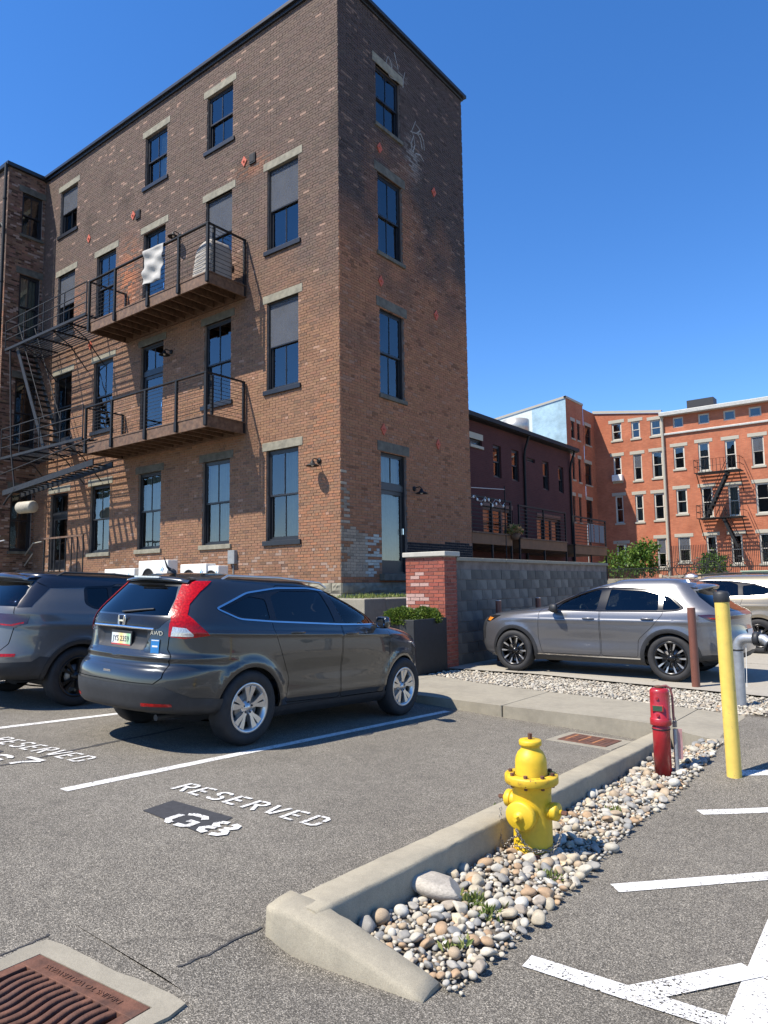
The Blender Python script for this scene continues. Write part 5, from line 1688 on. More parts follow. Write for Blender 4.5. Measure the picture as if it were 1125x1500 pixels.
MB().lathe([(.119, .012), (.122, .02), (.122, .055), (.118, .062)], 40).build('base_ring', M['rust'], hyd)
MB().lathe([(.10, .448), (.146, .45), (.15, .457), (.15, .492), (.147, .50), (.10, .502)], 44).build('flange', M['hyd_rusty'], hyd)
MB().lathe([(.092, .50), (.09, .515), (.088, .58), (.085, .60), (.072, .632), (.055, .65), (.052, .664), (.052, .675)], 36).build('bonnet', M['hyd_yellow'], hyd)
MB().lathe([(.05, .672), (.062, .676), (.064, .683), (.064, .70), (.06, .708), (.02, .71), (0, .711)], 32).build('cap_ring', M['hyd_yellow'], hyd)
MB().prism([(.013 * math.cos(k * 2 * math.pi / 5), .013 * math.sin(k * 2 * math.pi / 5)) for k in range(5)], .71, .745).build('operating_nut', M['rust'], hyd)
for k in range(8):
    a = k * math.pi / 4 + .2; mb = MB()
    mb.prism([(.013 * math.cos(j * math.pi / 3), .013 * math.sin(j * math.pi / 3)) for j in range(6)], .50, .517, 0, TR(.121 * math.cos(a), .121 * math.sin(a), 0)); mb.prism([(.011 * math.cos(j * math.pi / 3), .011 * math.sin(j * math.pi / 3)) for j in range(6)], .432, .449, 0, TR(.121 * math.cos(a), .121 * math.sin(a), 0))
    mb.build('flange_bolt', M['rust'], hyd)


def nozzle(ang, z, r, depth, name):
    T = TR(0, 0, z, rz=ang) @ TR(0, 0, 0, ry=math.pi / 2)
    mb = MB(); mb.lathe([(r * .98, .06), (r * .98, .115), (r * 1.0, .12), (r * .8, .122)], 32, 0, T); o = mb.build(name, M['hyd_yellow'], hyd)
    mb = MB(); e = .122
    mb.lathe([(r * .9, e), (r * 1.08, e + .002), (r * 1.1, e + .008), (r * 1.1, e + depth * .55), (r * 1.04, e + depth * .62), (r * .95, e + depth * .68), (r * .42, e + depth * .75), (r * .36, e + depth * .78), (r * .34, e + depth), (0, e + depth * 1.02)], 36, 0, T); c = mb.build('cap', M['hyd_yellow'], o)
    mb = MB(); s = max(.014, r * .2); mb.prism([(s * math.cos(j * 2 * math.pi / 5), s * math.sin(j * 2 * math.pi / 5)) for j in range(5)], e + depth, e + depth + .032, 0, T); mb.build('nut', M['rust'] if r < .06 else M['hyd_yellow'], o)


nozzle(-math.pi / 2, .285, .078, .06, 'pumper_nozzle')
nozzle(0.0, .30, .048, .055, 'hose_nozzle')
nozzle(math.pi, .33, .048, .055, 'hose_nozzle')


def chain(name, pts, parent, lr=.011, wr=.0026, step=.0165):
    P = [Vector(p) for p in pts]; Q_ = []
    for i in range(len(P) - 1):
        n = max(2, int((P[i + 1] - P[i]).length / .004)); Q_ += [P[i].lerp(P[i + 1], k / n) for k in range(n)]
    Q_.append(P[-1]); mb = MB(); acc = 0; flip = False; last = Q_[0]
    for i in range(1, len(Q_)):
        acc += (Q_[i] - last).length; d = (Q_[i] - last).normalized(); last = Q_[i]
        if acc >= step:
            acc = 0; flip = not flip
            s = d.cross(Vector((.3, .5, .8))).normalized(); u = d.cross(s)
            if flip: s = u
            mb.tube([Q_[i] + d * lr * math.cos(t) + s * lr * .62 * math.sin(t) for t in [k * 2 * math.pi / 10 for k in range(10)]], wr, 5, closed=True)
    return mb.build(name, M['chain'], parent)


def sag(a, b, drop, n=10): return [(a[0] + (b[0] - a[0]) * t, a[1] + (b[1] - a[1]) * t, a[2] + (b[2] - a[2]) * t - drop * 4 * t * (1 - t)) for t in [k / n for k in range(n + 1)]]


chain('chain', sag((0, -.205, .235), (.10, -.075, .09), .06), hyd)
chain('chain', [(-.19, -.02, .28), (-.175, -.06, .12), (-.14, -.09, .06), (-.09, -.10, .12), (-.03, -.125, .16), (0, -.19, .215)], hyd)
chain('chain', [(.185, -.01, .25), (.17, -.03, .14), (.13, -.05, .07), (.10, -.06, .085)], hyd)
chain('chain', [(.118 * math.cos(t), .118 * math.sin(t), .09 + .006 * math.sin(3 * t)) for t in [-2.2 + k * 2.4 / 14 for k in range(15)]], hyd)

# ================================================================== red indicator post
rp = on_ground(972, 1137)
piv = empty('indicator_post', (rp[0], rp[1], rp[2] - .02), 0, 'red cylindrical valve indicator post with padlocked handle rod', 'valve post')
MB().lathe([(0, 0), (.073, 0), (.073, .40), (.075, .43), (.075, .445), (.070, .45), (.070, .47)], 36).build('barrel', M['red_enamel'], piv)
MB().lathe([(.074, .422), (.078, .424), (.078, .432), (.074, .434)], 36).build('seam', M['grey_metal'], piv)
MB().lathe([(.072, .46), (.088, .463), (.09, .468), (.09, .515), (.087, .52), (.083, .525), (.083, .745), (.080, .765), (.066, .778), (.03, .782), (.0, .783)], 40).build('head', M['red_enamel'], piv)
MB().lathe([(0, .78), (.036, .78), (.04, .79), (.036, .80), (0, .802)], 16).build('cap_nut', M['rust'], piv)
ang = math.atan2(-rp[1], -rp[0])
TW = Matrix.Rotation(ang - .25, 4, 'Z')
mb = MB(); mb.box((.074, -.05, .585), (.087, .05, .642), 0, TW); mb.build('window_frame', M['red_enamel'], piv, bevel=.004)
mb = MB(); mb.box((.0865, -.04, .592), (.0885, .04, .635), 0, TW); mb.build('sight_plate', mat('dark_green_glass', (.03, .075, .045), .25), piv)
for z in (.555, .70):
    mb = MB(); mb.prism([(.014 * math.cos(j * math.pi / 3), .014 * math.sin(j * math.pi / 3)) for j in range(6)], .08, .093, 0, TW @ TR(0, .0, z, ry=math.pi / 2)); mb.build('bolt', M['red_enamel'], piv)
e = Vector((math.cos(ang + math.pi / 2 - .25), math.sin(ang + math.pi / 2 - .25), 0))
e = Vector((.79, .61, 0))
MB().tube([(0, 0, .79), e * .06 + Vector((0, 0, .80)), e * .10 + Vector((0, 0, .775)), e * .113 + Vector((0, 0, .70)), e * .115 + Vector((0, 0, .50))], .011, 8).build('wrench_rod', mat('rosy_steel', (.30, .12, .11), .5, .4), piv)
mb = MB(); c = e * .122; mb.box((c.x - .016, c.y - .016, .44), (c.x + .016, c.y + .016, .49)); mb.tube([c + Vector((-.01, 0, .49)), c + Vector((-.01, 0, .52)), c + Vector((.01, 0, .52)), c + Vector((.01, 0, .49))], .005, 6); mb.build('padlock', M['chain'], piv, bevel=.004)
c = e * .108 + Vector((.02, -.02, 0)); MB().tube([c + Vector((0, 0, -.01)), c + Vector((0, 0, .43))], .019, 10).build('rod_sleeve', M['galv'], piv)
c = e * .135 + Vector((.02, -.02, 0)); mb = MB(); mb.box((-.032, -.003, .17), (.032, .003, .43), 0, TR(c.x, c.y, 0, rz=.6)); mb.build('tag', mat('faded_red_tag', (.50, .27, .25), .6), piv)


# ================================================================== bollards, pipe
def bollard(base, top_z, r, m, label, lean=(0, 0), group=None, cap=None, name='bollard'):
    t = empty(name, base, 0, label, 'bollard', group); h = top_z - base[2]
    L = (lean[0] * h, lean[1] * h)
    MB().tube([(0, 0, -.05), (L[0] * .5, L[1] * .5, h * .5), (L[0], L[1], h - (.02 if cap else 0))], r, 28).build('post', m, t)
    if cap:
        MB().lathe([(r * 1.06, -.07), (r * 1.1, -.065), (r * 1.1, .0), (r * .9, .02), (0, .03)], 28, 0, TR(L[0], L[1], h)).build('cap', cap, t)
    else:
        MB().lathe([(r * 1.0, -.004), (r * .97, .008), (0, .012)], 24, 0, TR(L[0], L[1], h)).build('top', mat('pale_concrete_fill', (.55, .45, .4), .8), t)


yb = on_ground(1076, 1137); zt_ = on_x(1056, 872, yb[0])[2]
zt_ = HC + (zt_ - HC) * 1.0
d_ = ray(1058, 870); tt = math.hypot(yb[0], yb[1]) / math.hypot(d_[0], d_[1]); ztop_ = HC + tt * d_[2]
bollard(yb, ztop_, .06, M['pole_yellow'], 'tall yellow steel bollard with a black cap leaning slightly', (-.012, .0), None, M['trim'])
bb = on_z(1020, 1008, -.08); d_ = ray(1013, 890); tt = math.hypot(bb[0], bb[1]) / math.hypot(d_[0], d_[1])
bollard(bb, HC + tt * d_[2], .057, M['pole_brown'], 'brown steel bollard beside the silver car rear wheel', (-.01, 0))
for (px, py, x, lab) in ((730, 880, -6.98, 'brown bollard against the block wall close to the planter'), (788, 876, -6.98, 'brown bollard against the block wall behind the silver car bonnet')):
    q = on_x(px, py, x); bollard((q[0], q[1], PAD), q[2], .057, M['pole_brown'], lab)

pp = on_z(1086, 1032, -.08); d_ = ray(1090, 938); tt = math.hypot(pp[0], pp[1]) / math.hypot(d_[0], d_[1]); pz = HC + tt * d_[2]
fdc = empty('standpipe', pp, 0, 'grey galvanised standpipe with black coupling and hose cap', 'standpipe')
h = pz - pp[2] + .05; rx = Vector((.97, -.25, 0)).normalized()
MB().tube([(0, 0, -.05), (0, 0, h - .16)], .060, 20).build('riser', M['galv'], fdc)
arc = [(0, 0, h - .16)] + [tuple(rx * (.12 * (1 - math.cos(t))) + Vector((0, 0, h - .14 + .12 * math.sin(t)))) for t in [k * math.pi / 2 / 7 for k in range(8)]]
e1 = rx * .22 + Vector((0, 0, h - .02))
MB().tube(arc + [tuple(e1)], .062, 20).build('elbow', M['galv'], fdc)
MB().lathe([(.060, -.01), (.066, -.008), (.066, .01), (.060, .012)], 20, 0, TR(0, 0, h - .17)).build('joint', M['trim'], fdc)


def ring(name, c, ax, r0, r1, w_, m):
    ax = Vector(ax).normalized(); T = Matrix.Translation(c) @ Vector((0, 0, 1)).rotation_difference(ax).to_matrix().to_4x4()
    MB().lathe([(r0, -w_ / 2), (r1, -w_ / 2), (r1 * 1.04, 0), (r1, w_ / 2), (r0, w_ / 2)], 24, 0, T).build(name, m, fdc)


ring('coupling', e1 + rx * .03, rx, .06, .085, .07, M['trim'])
d2 = (rx + Vector((0, 0, -.55))).normalized(); e2 = e1 + rx * .07; e3 = e2 + d2 * .16
MB().tube([e2, e2 + rx * .04, e3], .060, 20).build('outlet', M['galv'], fdc)
ring('hose_cap', e3 + d2 * .02, d2, .0, .098, .10, M['trim'])
ring('hose_cap_flange', e3 + d2 * -.035, d2, .06, .115, .02, M['trim'])
MB().tube(sag((.1, -.02, h - .1), (.085, -.04, h - .62), .0, 6), .004, 5).build('tag_wire', M['white_plastic'], fdc)

# ================================================================== drain grates
# near one: real pit under wavy bars
GR = rad(6.5); gc = Vector((-2.60, 1.235)); gw, gh = .325, .33


def gl(x, y):           # grate-local -> place
    return (gc.x + x * math.cos(GR) - y * math.sin(GR), gc.y + x * math.sin(GR) + y * math.cos(GR))


x0_, x1_, y0_, y1_ = -3.25, -2.0, .75, 1.75
bm = bmesh.new(); bm.from_mesh(ground.data)
kill = [f for f in bm.faces if x0_ < f.calc_center_median().x < x1_ and y0_ < f.calc_center_median().y < y1_]
bmesh.ops.delete(bm, geom=kill, context='FACES')
outer = [(x0_, y0_), (x1_, y0_), (x1_, y1_), (x0_, y1_)]; inner = [gl(-gw - .08, -gh - .08), gl(gw + .08, -gh - .08), gl(gw + .08, gh + .08), gl(-gw - .08, gh + .08)]
ov = [bm.verts.new((p[0], p[1], ground_z(*p))) for p in outer]; iv = [bm.verts.new((p[0], p[1], ground_z(*p))) for p in inner]
for k in range(4):
    f = bm.faces.new([ov[k], ov[(k + 1) % 4], iv[(k + 1) % 4], iv[k]]); f.smooth = True
bm.to_mesh(ground.data); bm.free(); ground.data.update()

gz0 = ground_z(gc.x, gc.y)
gr = empty('drain_grate', (gc.x, gc.y, gz0), GR, 'rusty cast iron drain grate with wavy bars set in a concrete collar', 'drain grate')
slope = Matrix.Rotation(math.atan(GA), 4, 'Y').inverted() @ Matrix.Rotation(math.atan(GB), 4, 'X')
gr.rotation_euler = (math.atan(GB), -math.atan(GA), GR)
mb = MB(); r_ = random.Random(4); W2, H2 = gw + .085, gh + .085
ring_o = []; ring_i = []
npt = 9
for side, (a, b) in enumerate((((-1, -1), (1, -1)), ((1, -1), (1, 1)), ((1, 1), (-1, 1)), ((-1, 1), (-1, -1)))):
    for k in range(npt):
        t = k / npt; x = (a[0] + (b[0] - a[0]) * t); y = (a[1] + (b[1] - a[1]) * t); j = 0 if k == 0 else r_.uniform(-.006, .016)
        n = [(0, -1), (1, 0), (0, 1), (-1, 0)][side]
        ring_o.append((x * W2 + n[0] * j, y * H2 + n[1] * j, .006)); ring_i.append((x * (gw + .004), y * (gh + .004), .002))
n = len(ring_o); low = [(p[0], p[1], -.3) for p in ring_i]; lo2 = [(p[0], p[1], -.02) for p in ring_o]
mb.add(ring_o + ring_i + low + lo2, [(i, (i + 1) % n, n + (i + 1) % n, n + i) for i in range(n)] + [(n + i, n + (i + 1) % n, 2 * n + (i + 1) % n, 2 * n + i) for i in range(n)] + [((i + 1) % n, i, 3 * n + i, 3 * n + (i + 1) % n) for i in range(n)])
mb.build('collar', M['concrete'], gr)
MB().box((-gw - .05, -gh - .05, -.62), (gw + .05, gh + .05, -.3)).build('pit_floor', M['soil'], gr)
th = .028
band = .085
MB().box((-gw, gh - band, -th), (gw, gh, .003)).build('rim_plate', M['rust'], gr, bevel=.003)
MB().box((-gw, -gh, -th), (gw, -gh + band * .6, .003)).build('rim_plate', M['rust'], gr, bevel=.003)
for s in (-1, 1): MB().box((s * gw, -gh + band * .6, -th), (s * (gw - .045), gh - band, .003)).build('rim_plate', M['rust'], gr, bevel=.003)
nb = 13; ya, yb_ = -gh + band * .6, gh - band
for i in range(nb - 1):
    xc = -gw + .045 + (2 * gw - .09) * (i + 1) / nb; V = []; m_ = 26
    for k in range(m_ + 1):
        y = ya + (yb_ - ya) * k / m_; dx = .011 * math.sin((y - ya) / (yb_ - ya) * 4 * math.pi); hw = .0125
        V += [(xc + dx - hw, y, .000), (xc + dx - hw * .5, y, .003), (xc + dx + hw * .5, y, .003), (xc + dx + hw, y, .0), (xc + dx + hw * .8, y, -th), (xc + dx - hw * .8, y, -th)]
    F = [(k * 6 + q, k * 6 + (q + 1) % 6, (k + 1) * 6 + (q + 1) % 6, (k + 1) * 6 + q) for k in range(m_) for q in range(6)]
    mb = MB(); mb.add(V, [tuple(reversed(f)) for f in F], 0, True); mb.build('bar', M['rust'], gr)
M['bright_rust'] = mat('bright_rust', (.36, .15, .055), .85, var=.4, vs=20, bmp=.4, bs=90)
for y in (-.10, .10): MB().box((-gw + .04, y - .012, -.06), (gw - .04, y + .012, -.03)).build('cross_rib', M['bright_rust'], gr)


def text_mesh(txt, size, name, m, parent, T, extrude=.002):
    cu = bpy.data.curves.new(name, 'FONT'); cu.body = txt; cu.size = size; cu.extrude = extrude; cu.align_x = 'CENTER'; cu.align_y = 'CENTER'
    ob_ = bpy.data.objects.new(name, cu); COL.objects.link(ob_)
    dg = bpy.context.evaluated_depsgraph_get(); me = bpy.data.meshes.new_from_object(ob_.evaluated_get(dg)); bpy.data.objects.remove(ob_)
    me.materials.clear(); me.materials.append(m); me.transform(T)
    o = bpy.data.objects.new(name, me); link(o, parent); return o


text_mesh('DRAINS TO WATERWAYS', .036, 'lettering', M['rust'], gr, TR(0, gh - .042, .004, rz=math.pi) @ Matrix.Diagonal((1.05, 1, 1, 1)))
# far plate by the footway kerb
fp = [on_lot(*p) for p in ((848, 1075), (911.5, 1082), (877, 1096.6), (817, 1088))]
fc = sum(fp) / 4
t = empty('drain_grate', (fc[0], fc[1], ground_z(fc[0], fc[1])), 0, 'flat rusty drain plate beside the footway kerb', 'drain grate'); t.rotation_euler = (math.atan(GB), -math.atan(GA), 0)
MB().box((-.36, -.33, -.03), (.36, .33, .006)).build('collar', M['concrete'], t, bevel=.004)
MB().box((-.27, -.24, .0), (.27, .24, .012)).build('plate', M['rust'], t, bevel=.003)
for i in range(9):
    x = -.2 + .05 * i; MB().box((x - .009, -.17, .0121), (x + .009, .17, .0145)).build('rib', M['rust'] if i % 3 else M['bright_rust'], t)

# ================================================================== river stones
def stone_mesh(seed, sub, ang_force=False):
    r = np.random.default_rng(seed); bm = bmesh.new(); bmesh.ops.create_icosphere(bm, subdivisions=sub, radius=.5)
    sc = np.array([1.0, r.uniform(.62, .95), r.uniform(.42, .72)]); ph = r.uniform(0, 6.3, 9); fq = r.uniform(1.5, 3.5, 9)
    ang_ = ang_force or r.random() < .7
    pl = [(lambda v: v / np.linalg.norm(v))(r.normal(0, 1, 3)) for _ in range(9)]; pd = r.uniform(.22, .36, 9) if ang_force else r.uniform(.30, .42, 9)
    for v in bm.verts:
        p = np.array(v.co)
        if ang_:
            for nrm_, dd in zip(pl, pd):
                k = p @ nrm_ - dd
                if k > 0: p = p - nrm_ * k * (1.0 if ang_force else .85)
        n = sum(math.sin(fq[i] * p[i % 3] * 2 + ph[i]) for i in range(6)) / 6
        v.co = p * (1 + (.035 if ang_force else .10) * n) * sc
    me = bpy.data.meshes.new('stone'); bm.to_mesh(me); bm.free()
    for p_ in me.polygons: p_.use_smooth = not ang_force
    return me


palette = [(.41, .38, .31), (.34, .32, .28), (.46, .42, .34), (.27, .26, .235), (.40, .35, .26), (.37, .29, .20), (.48, .46, .40), (.32, .275, .22), (.23, .23, .22), (.43, .37, .275), (.36, .25, .155), (.42, .40, .345)]


def paint(me, c, spread, seed):
    me = me.copy(); r = np.random.default_rng(seed); n = len(me.vertices); at = me.attributes.new('col', 'FLOAT_COLOR', 'POINT')
    co = np.zeros(n * 3); me.vertices.foreach_get('co', co); co = co.reshape(-1, 3); k = np.sin(co[:, 0] * 9 + seed) * np.sin(co[:, 2] * 14 + seed * 2) * .5
    cc = np.ones((n, 4)); cc[:, :3] = np.clip(np.array(c) * (1 + spread * k[:, None] + r.normal(0, .04, (n, 1))), .02, .85); at.data.foreach_set('color', cc.astype(np.float32).ravel())
    me.materials.append(M['rock']); return me


var_hi = [paint(stone_mesh(100 + k, 3), palette[k % len(palette)], .25, k) for k in range(24)]


def bed(name, label_unused, inside, bounds, n, smin, smax, seed, zf, n_ind, flat=1.0, tint=1.0, pale=0.0):
    root = empty(name, (0, 0, 0)); tag(root, kind='structure')
    r = np.random.default_rng(seed); P = []
    x0, x1, y0, y1 = bounds; cell = smin * .62; grid = {}
    tries = 0
    while len(P) < n and tries < n * 30:
        tries += 1
        x, y = r.uniform(x0, x1), r.uniform(y0, y1)
        if not inside(x, y): continue
        s = smin + (smax - smin) * r.random() ** 2.2
        key = (int(x / .05), int(y / .05)); ok = True
        for i in (-1, 0, 1):
            for j in (-1, 0, 1):
                for (qx, qy, qs) in grid.get((key[0] + i, key[1] + j), ()):
                    if math.hypot(qx - x, qy - y) < (s + qs) * .31: ok = False
        if not ok: continue
        grid.setdefault(key, []).append((x, y, s)); P.append((x, y, s))
    P = sorted(P, key=lambda p: -p[2] / math.dist((p[0], p[1], 0), (0, 0, HC)))
    for k, (x, y, s) in enumerate(P[:n_ind]):
        o = bpy.data.objects.new('stone', var_hi[int(r.integers(0, 24))]); link(o, root)
        o.location = (x, y, zf(x, y) + s * .16 + r.uniform(0, .018)); o.rotation_euler = (r.normal(0, .35), r.normal(0, .35), r.uniform(0, 6.3)); o.scale = (s, s, s * flat)
    rest = P[n_ind:]
    base = [stone_mesh(200 + k, 2) for k in range(12)]
    Vs = []; Fs = []; Cs = []; off = 0
    arr = []
    for me in base:
        co = np.zeros(len(me.vertices) * 3); me.vertices.foreach_get('co', co); ix = np.zeros(len(me.loops), dtype=np.int32); me.loops.foreach_get('vertex_index', ix); arr.append((co.reshape(-1, 3), ix.reshape(-1, 3)))
    for (x, y, s) in rest:
        co, tri = arr[int(r.integers(0, 12))]
        R3 = np.array(Matrix.Rotation(r.uniform(0, 6.3), 3, 'Z') @ Matrix.Rotation(r.normal(0, .35), 3, 'X') @ Matrix.Rotation(r.normal(0, .35), 3, 'Y'))
        Vs.append((co * s * np.array([1, 1, flat])) @ R3.T + np.array([x, y, zf(x, y) + s * .12 + r.uniform(-.005, .012)])); Fs.append(tri + off); off += len(co)
        c = np.array(palette[int(r.integers(0, len(palette)))]) * tint; c = c * (1 - pale) + np.array([.40, .365, .295]) * pale
        Cs.append(np.tile(np.clip(c * (1 + r.normal(0, .1)), .03, .8), (len(co), 1)))
    o = np_mesh('stones', np.concatenate(Vs), np.concatenate(Fs), M['rock'], root, col=np.concatenate(Cs), smooth=True); tag(o, kind='stuff')
    return root


def isl_right(y): return np.interp(y, [2.3, 3.16, 4.04, 5.3, 6.6, 8.1], [-1.60, -1.66, -1.73, -1.84, -1.80, -1.80])


def isl_in(x, y):
    l = -2.43 - .035 * (y - 2.28) + .22
    if not (l < x < isl_right(y) + rnd.uniform(-.05, .03)): return False
    if y < 2.50 + .0 * (x + 2.4): return False
    if y > 7.78 - .35 * (x + 2.2): return False
    return math.hypot(x - hp[0], y - hp[1]) > .125 and math.hypot(x - rp[0], y - rp[1]) > .08


s_ = sheet('island_soil', [(-2.24, 2.44), (-1.76, 2.47), (-1.68, 2.7), (-1.68, 3.16), (-1.73, 4.04), (-1.84, 5.3), (-1.80, 6.6), (-1.78, 7.6), (-2.2, 7.9), (-2.42, 8.1)], M['soil'], .006); tag(s_, kind='structure')
bed('stone_bed', '', isl_in, (-2.45, -1.55, 2.4, 8.1), 2600, .024, .105, 3, lambda x, y: ground_z(x, y) + .008, 295)
back_line = lambda x: np.interp(x, [-7.25, -5.6, -4.0, -1.9, .5], [11.12, 11.2, 10.95, 10.66, 10.4])
front_line = lambda x: np.interp(x, [-12, -6.9, -5.9, -4.6, -2.82, -1.7, .5], [10.6, 10.3, 9.95, 9.68, 9.45, 9.14, 8.9])


def strip_in(x, y):
    if -8.05 < x < -7.1 and 9.98 < y: return False
    return front_line(x) + .02 < y < back_line(x) + .03


bed('gravel_strip', '', strip_in, (-7.4, .3, 8.9, 11.25), 6500, .03, .085, 5, lambda x, y: max(SL - .012, ground_z(x, y) + .004), 40, .6, 1.0, .65)
s_ = sheet('gravel_soil', [(-9, 10.3), (-6.9, 10.25), (-5.9, 9.9), (-4.6, 9.63), (-2.82, 9.4), (-1.7, 9.1), (.5, 8.85), (.5, 10.42), (-1.9, 10.68), (-4, 10.97), (-5.6, 11.22), (-9, 11.14)], M['soil'], 0.0, zf=lambda x, y: max(SL - .012, ground_z(x, y) + .003)); tag(s_, kind='structure')
# the big rocks
for px, py, s, lab, c, sd_ in ((640, 1312, (.46, .38, .27), 'large flat white-grey rock in the stone bed close to the kerb corner', (.40, .365, .31), 301), (697, 1297, (.115, .1, .085), 'orange brown cobble between the large white rock and the hydrant', (.42, .24, .12), 302), (827, 1270, (.13, .12, .10), 'tan layered rock at the foot of the hydrant', (.52, .42, .28), 303),
                             (672, 1352, (.11, .09, .07), 'cream cobble below the large white rock', (.52, .46, .33), 304), (793, 1322, (.10, .09, .06), 'flat grey cobble at the asphalt edge beside the hydrant', (.44, .43, .41), 305), (560, 1318, (.10, .09, .08), 'pale pointed rock beside the kerb corner', (.44, .42, .38), 306)):
    q = on_ground(px, py); me = paint(stone_mesh(sd_, 4, sd_ in (301, 303, 306)), c, .3, sd_); o = bpy.data.objects.new('rock', me); link(o); o.location = (q[0], q[1], q[2] + s[2] * .22); o.scale = s; o.rotation_euler = (.1, -.08, sd_ * .7); tag(o, lab, 'rock')
# weeds between the stones
g = np.random.default_rng(61); pts = []
for px, py, k in ((690, 1328, 90), (715, 1345, 60), (740, 1190, 40), (905, 1195, 40), (665, 1395, 30), (870, 1140, 40), (810, 1290, 30)):
    q = on_ground(px, py); pts.append(np.array(q) + np.concatenate([g.normal(0, .035, (k, 2)), np.full((k, 1), .02)], 1))
pts = np.concatenate(pts); d = g.normal(0, .6, pts.shape); d[:, 2] = np.abs(d[:, 2]) + .5
o = leaves('bed_weeds', pts, d, np.full(len(pts), .045), M['weed'], None, g, .35); tag(o, 'small green weeds sprouting between the river stones', 'weeds', kind='stuff')
# ================================================================== cars
def pchip(xs, ys):
    xs, ys = np.array(xs, float), np.array(ys, float); h = np.diff(xs); d = np.diff(ys) / h; n = len(xs); m = np.zeros(n)
    for i in range(1, n - 1):
        if d[i - 1] * d[i] > 0:
            w1, w2 = 2 * h[i] + h[i - 1], h[i] + 2 * h[i - 1]; m[i] = (w1 + w2) / (w1 / d[i - 1] + w2 / d[i])
    m[0], m[-1] = d[0], d[-1]

    def f(x):
        x = np.clip(x, xs[0], xs[-1]); i = np.clip(np.searchsorted(xs, x, side='right') - 1, 0, n - 2); t = (x - xs[i]) / h[i]
        return (2 * t ** 3 - 3 * t ** 2 + 1) * ys[i] + (t ** 3 - 2 * t ** 2 + t) * h[i] * m[i] + (-2 * t ** 3 + 3 * t ** 2) * ys[i + 1] + (t ** 3 - t ** 2) * h[i] * m[i + 1]
    return f


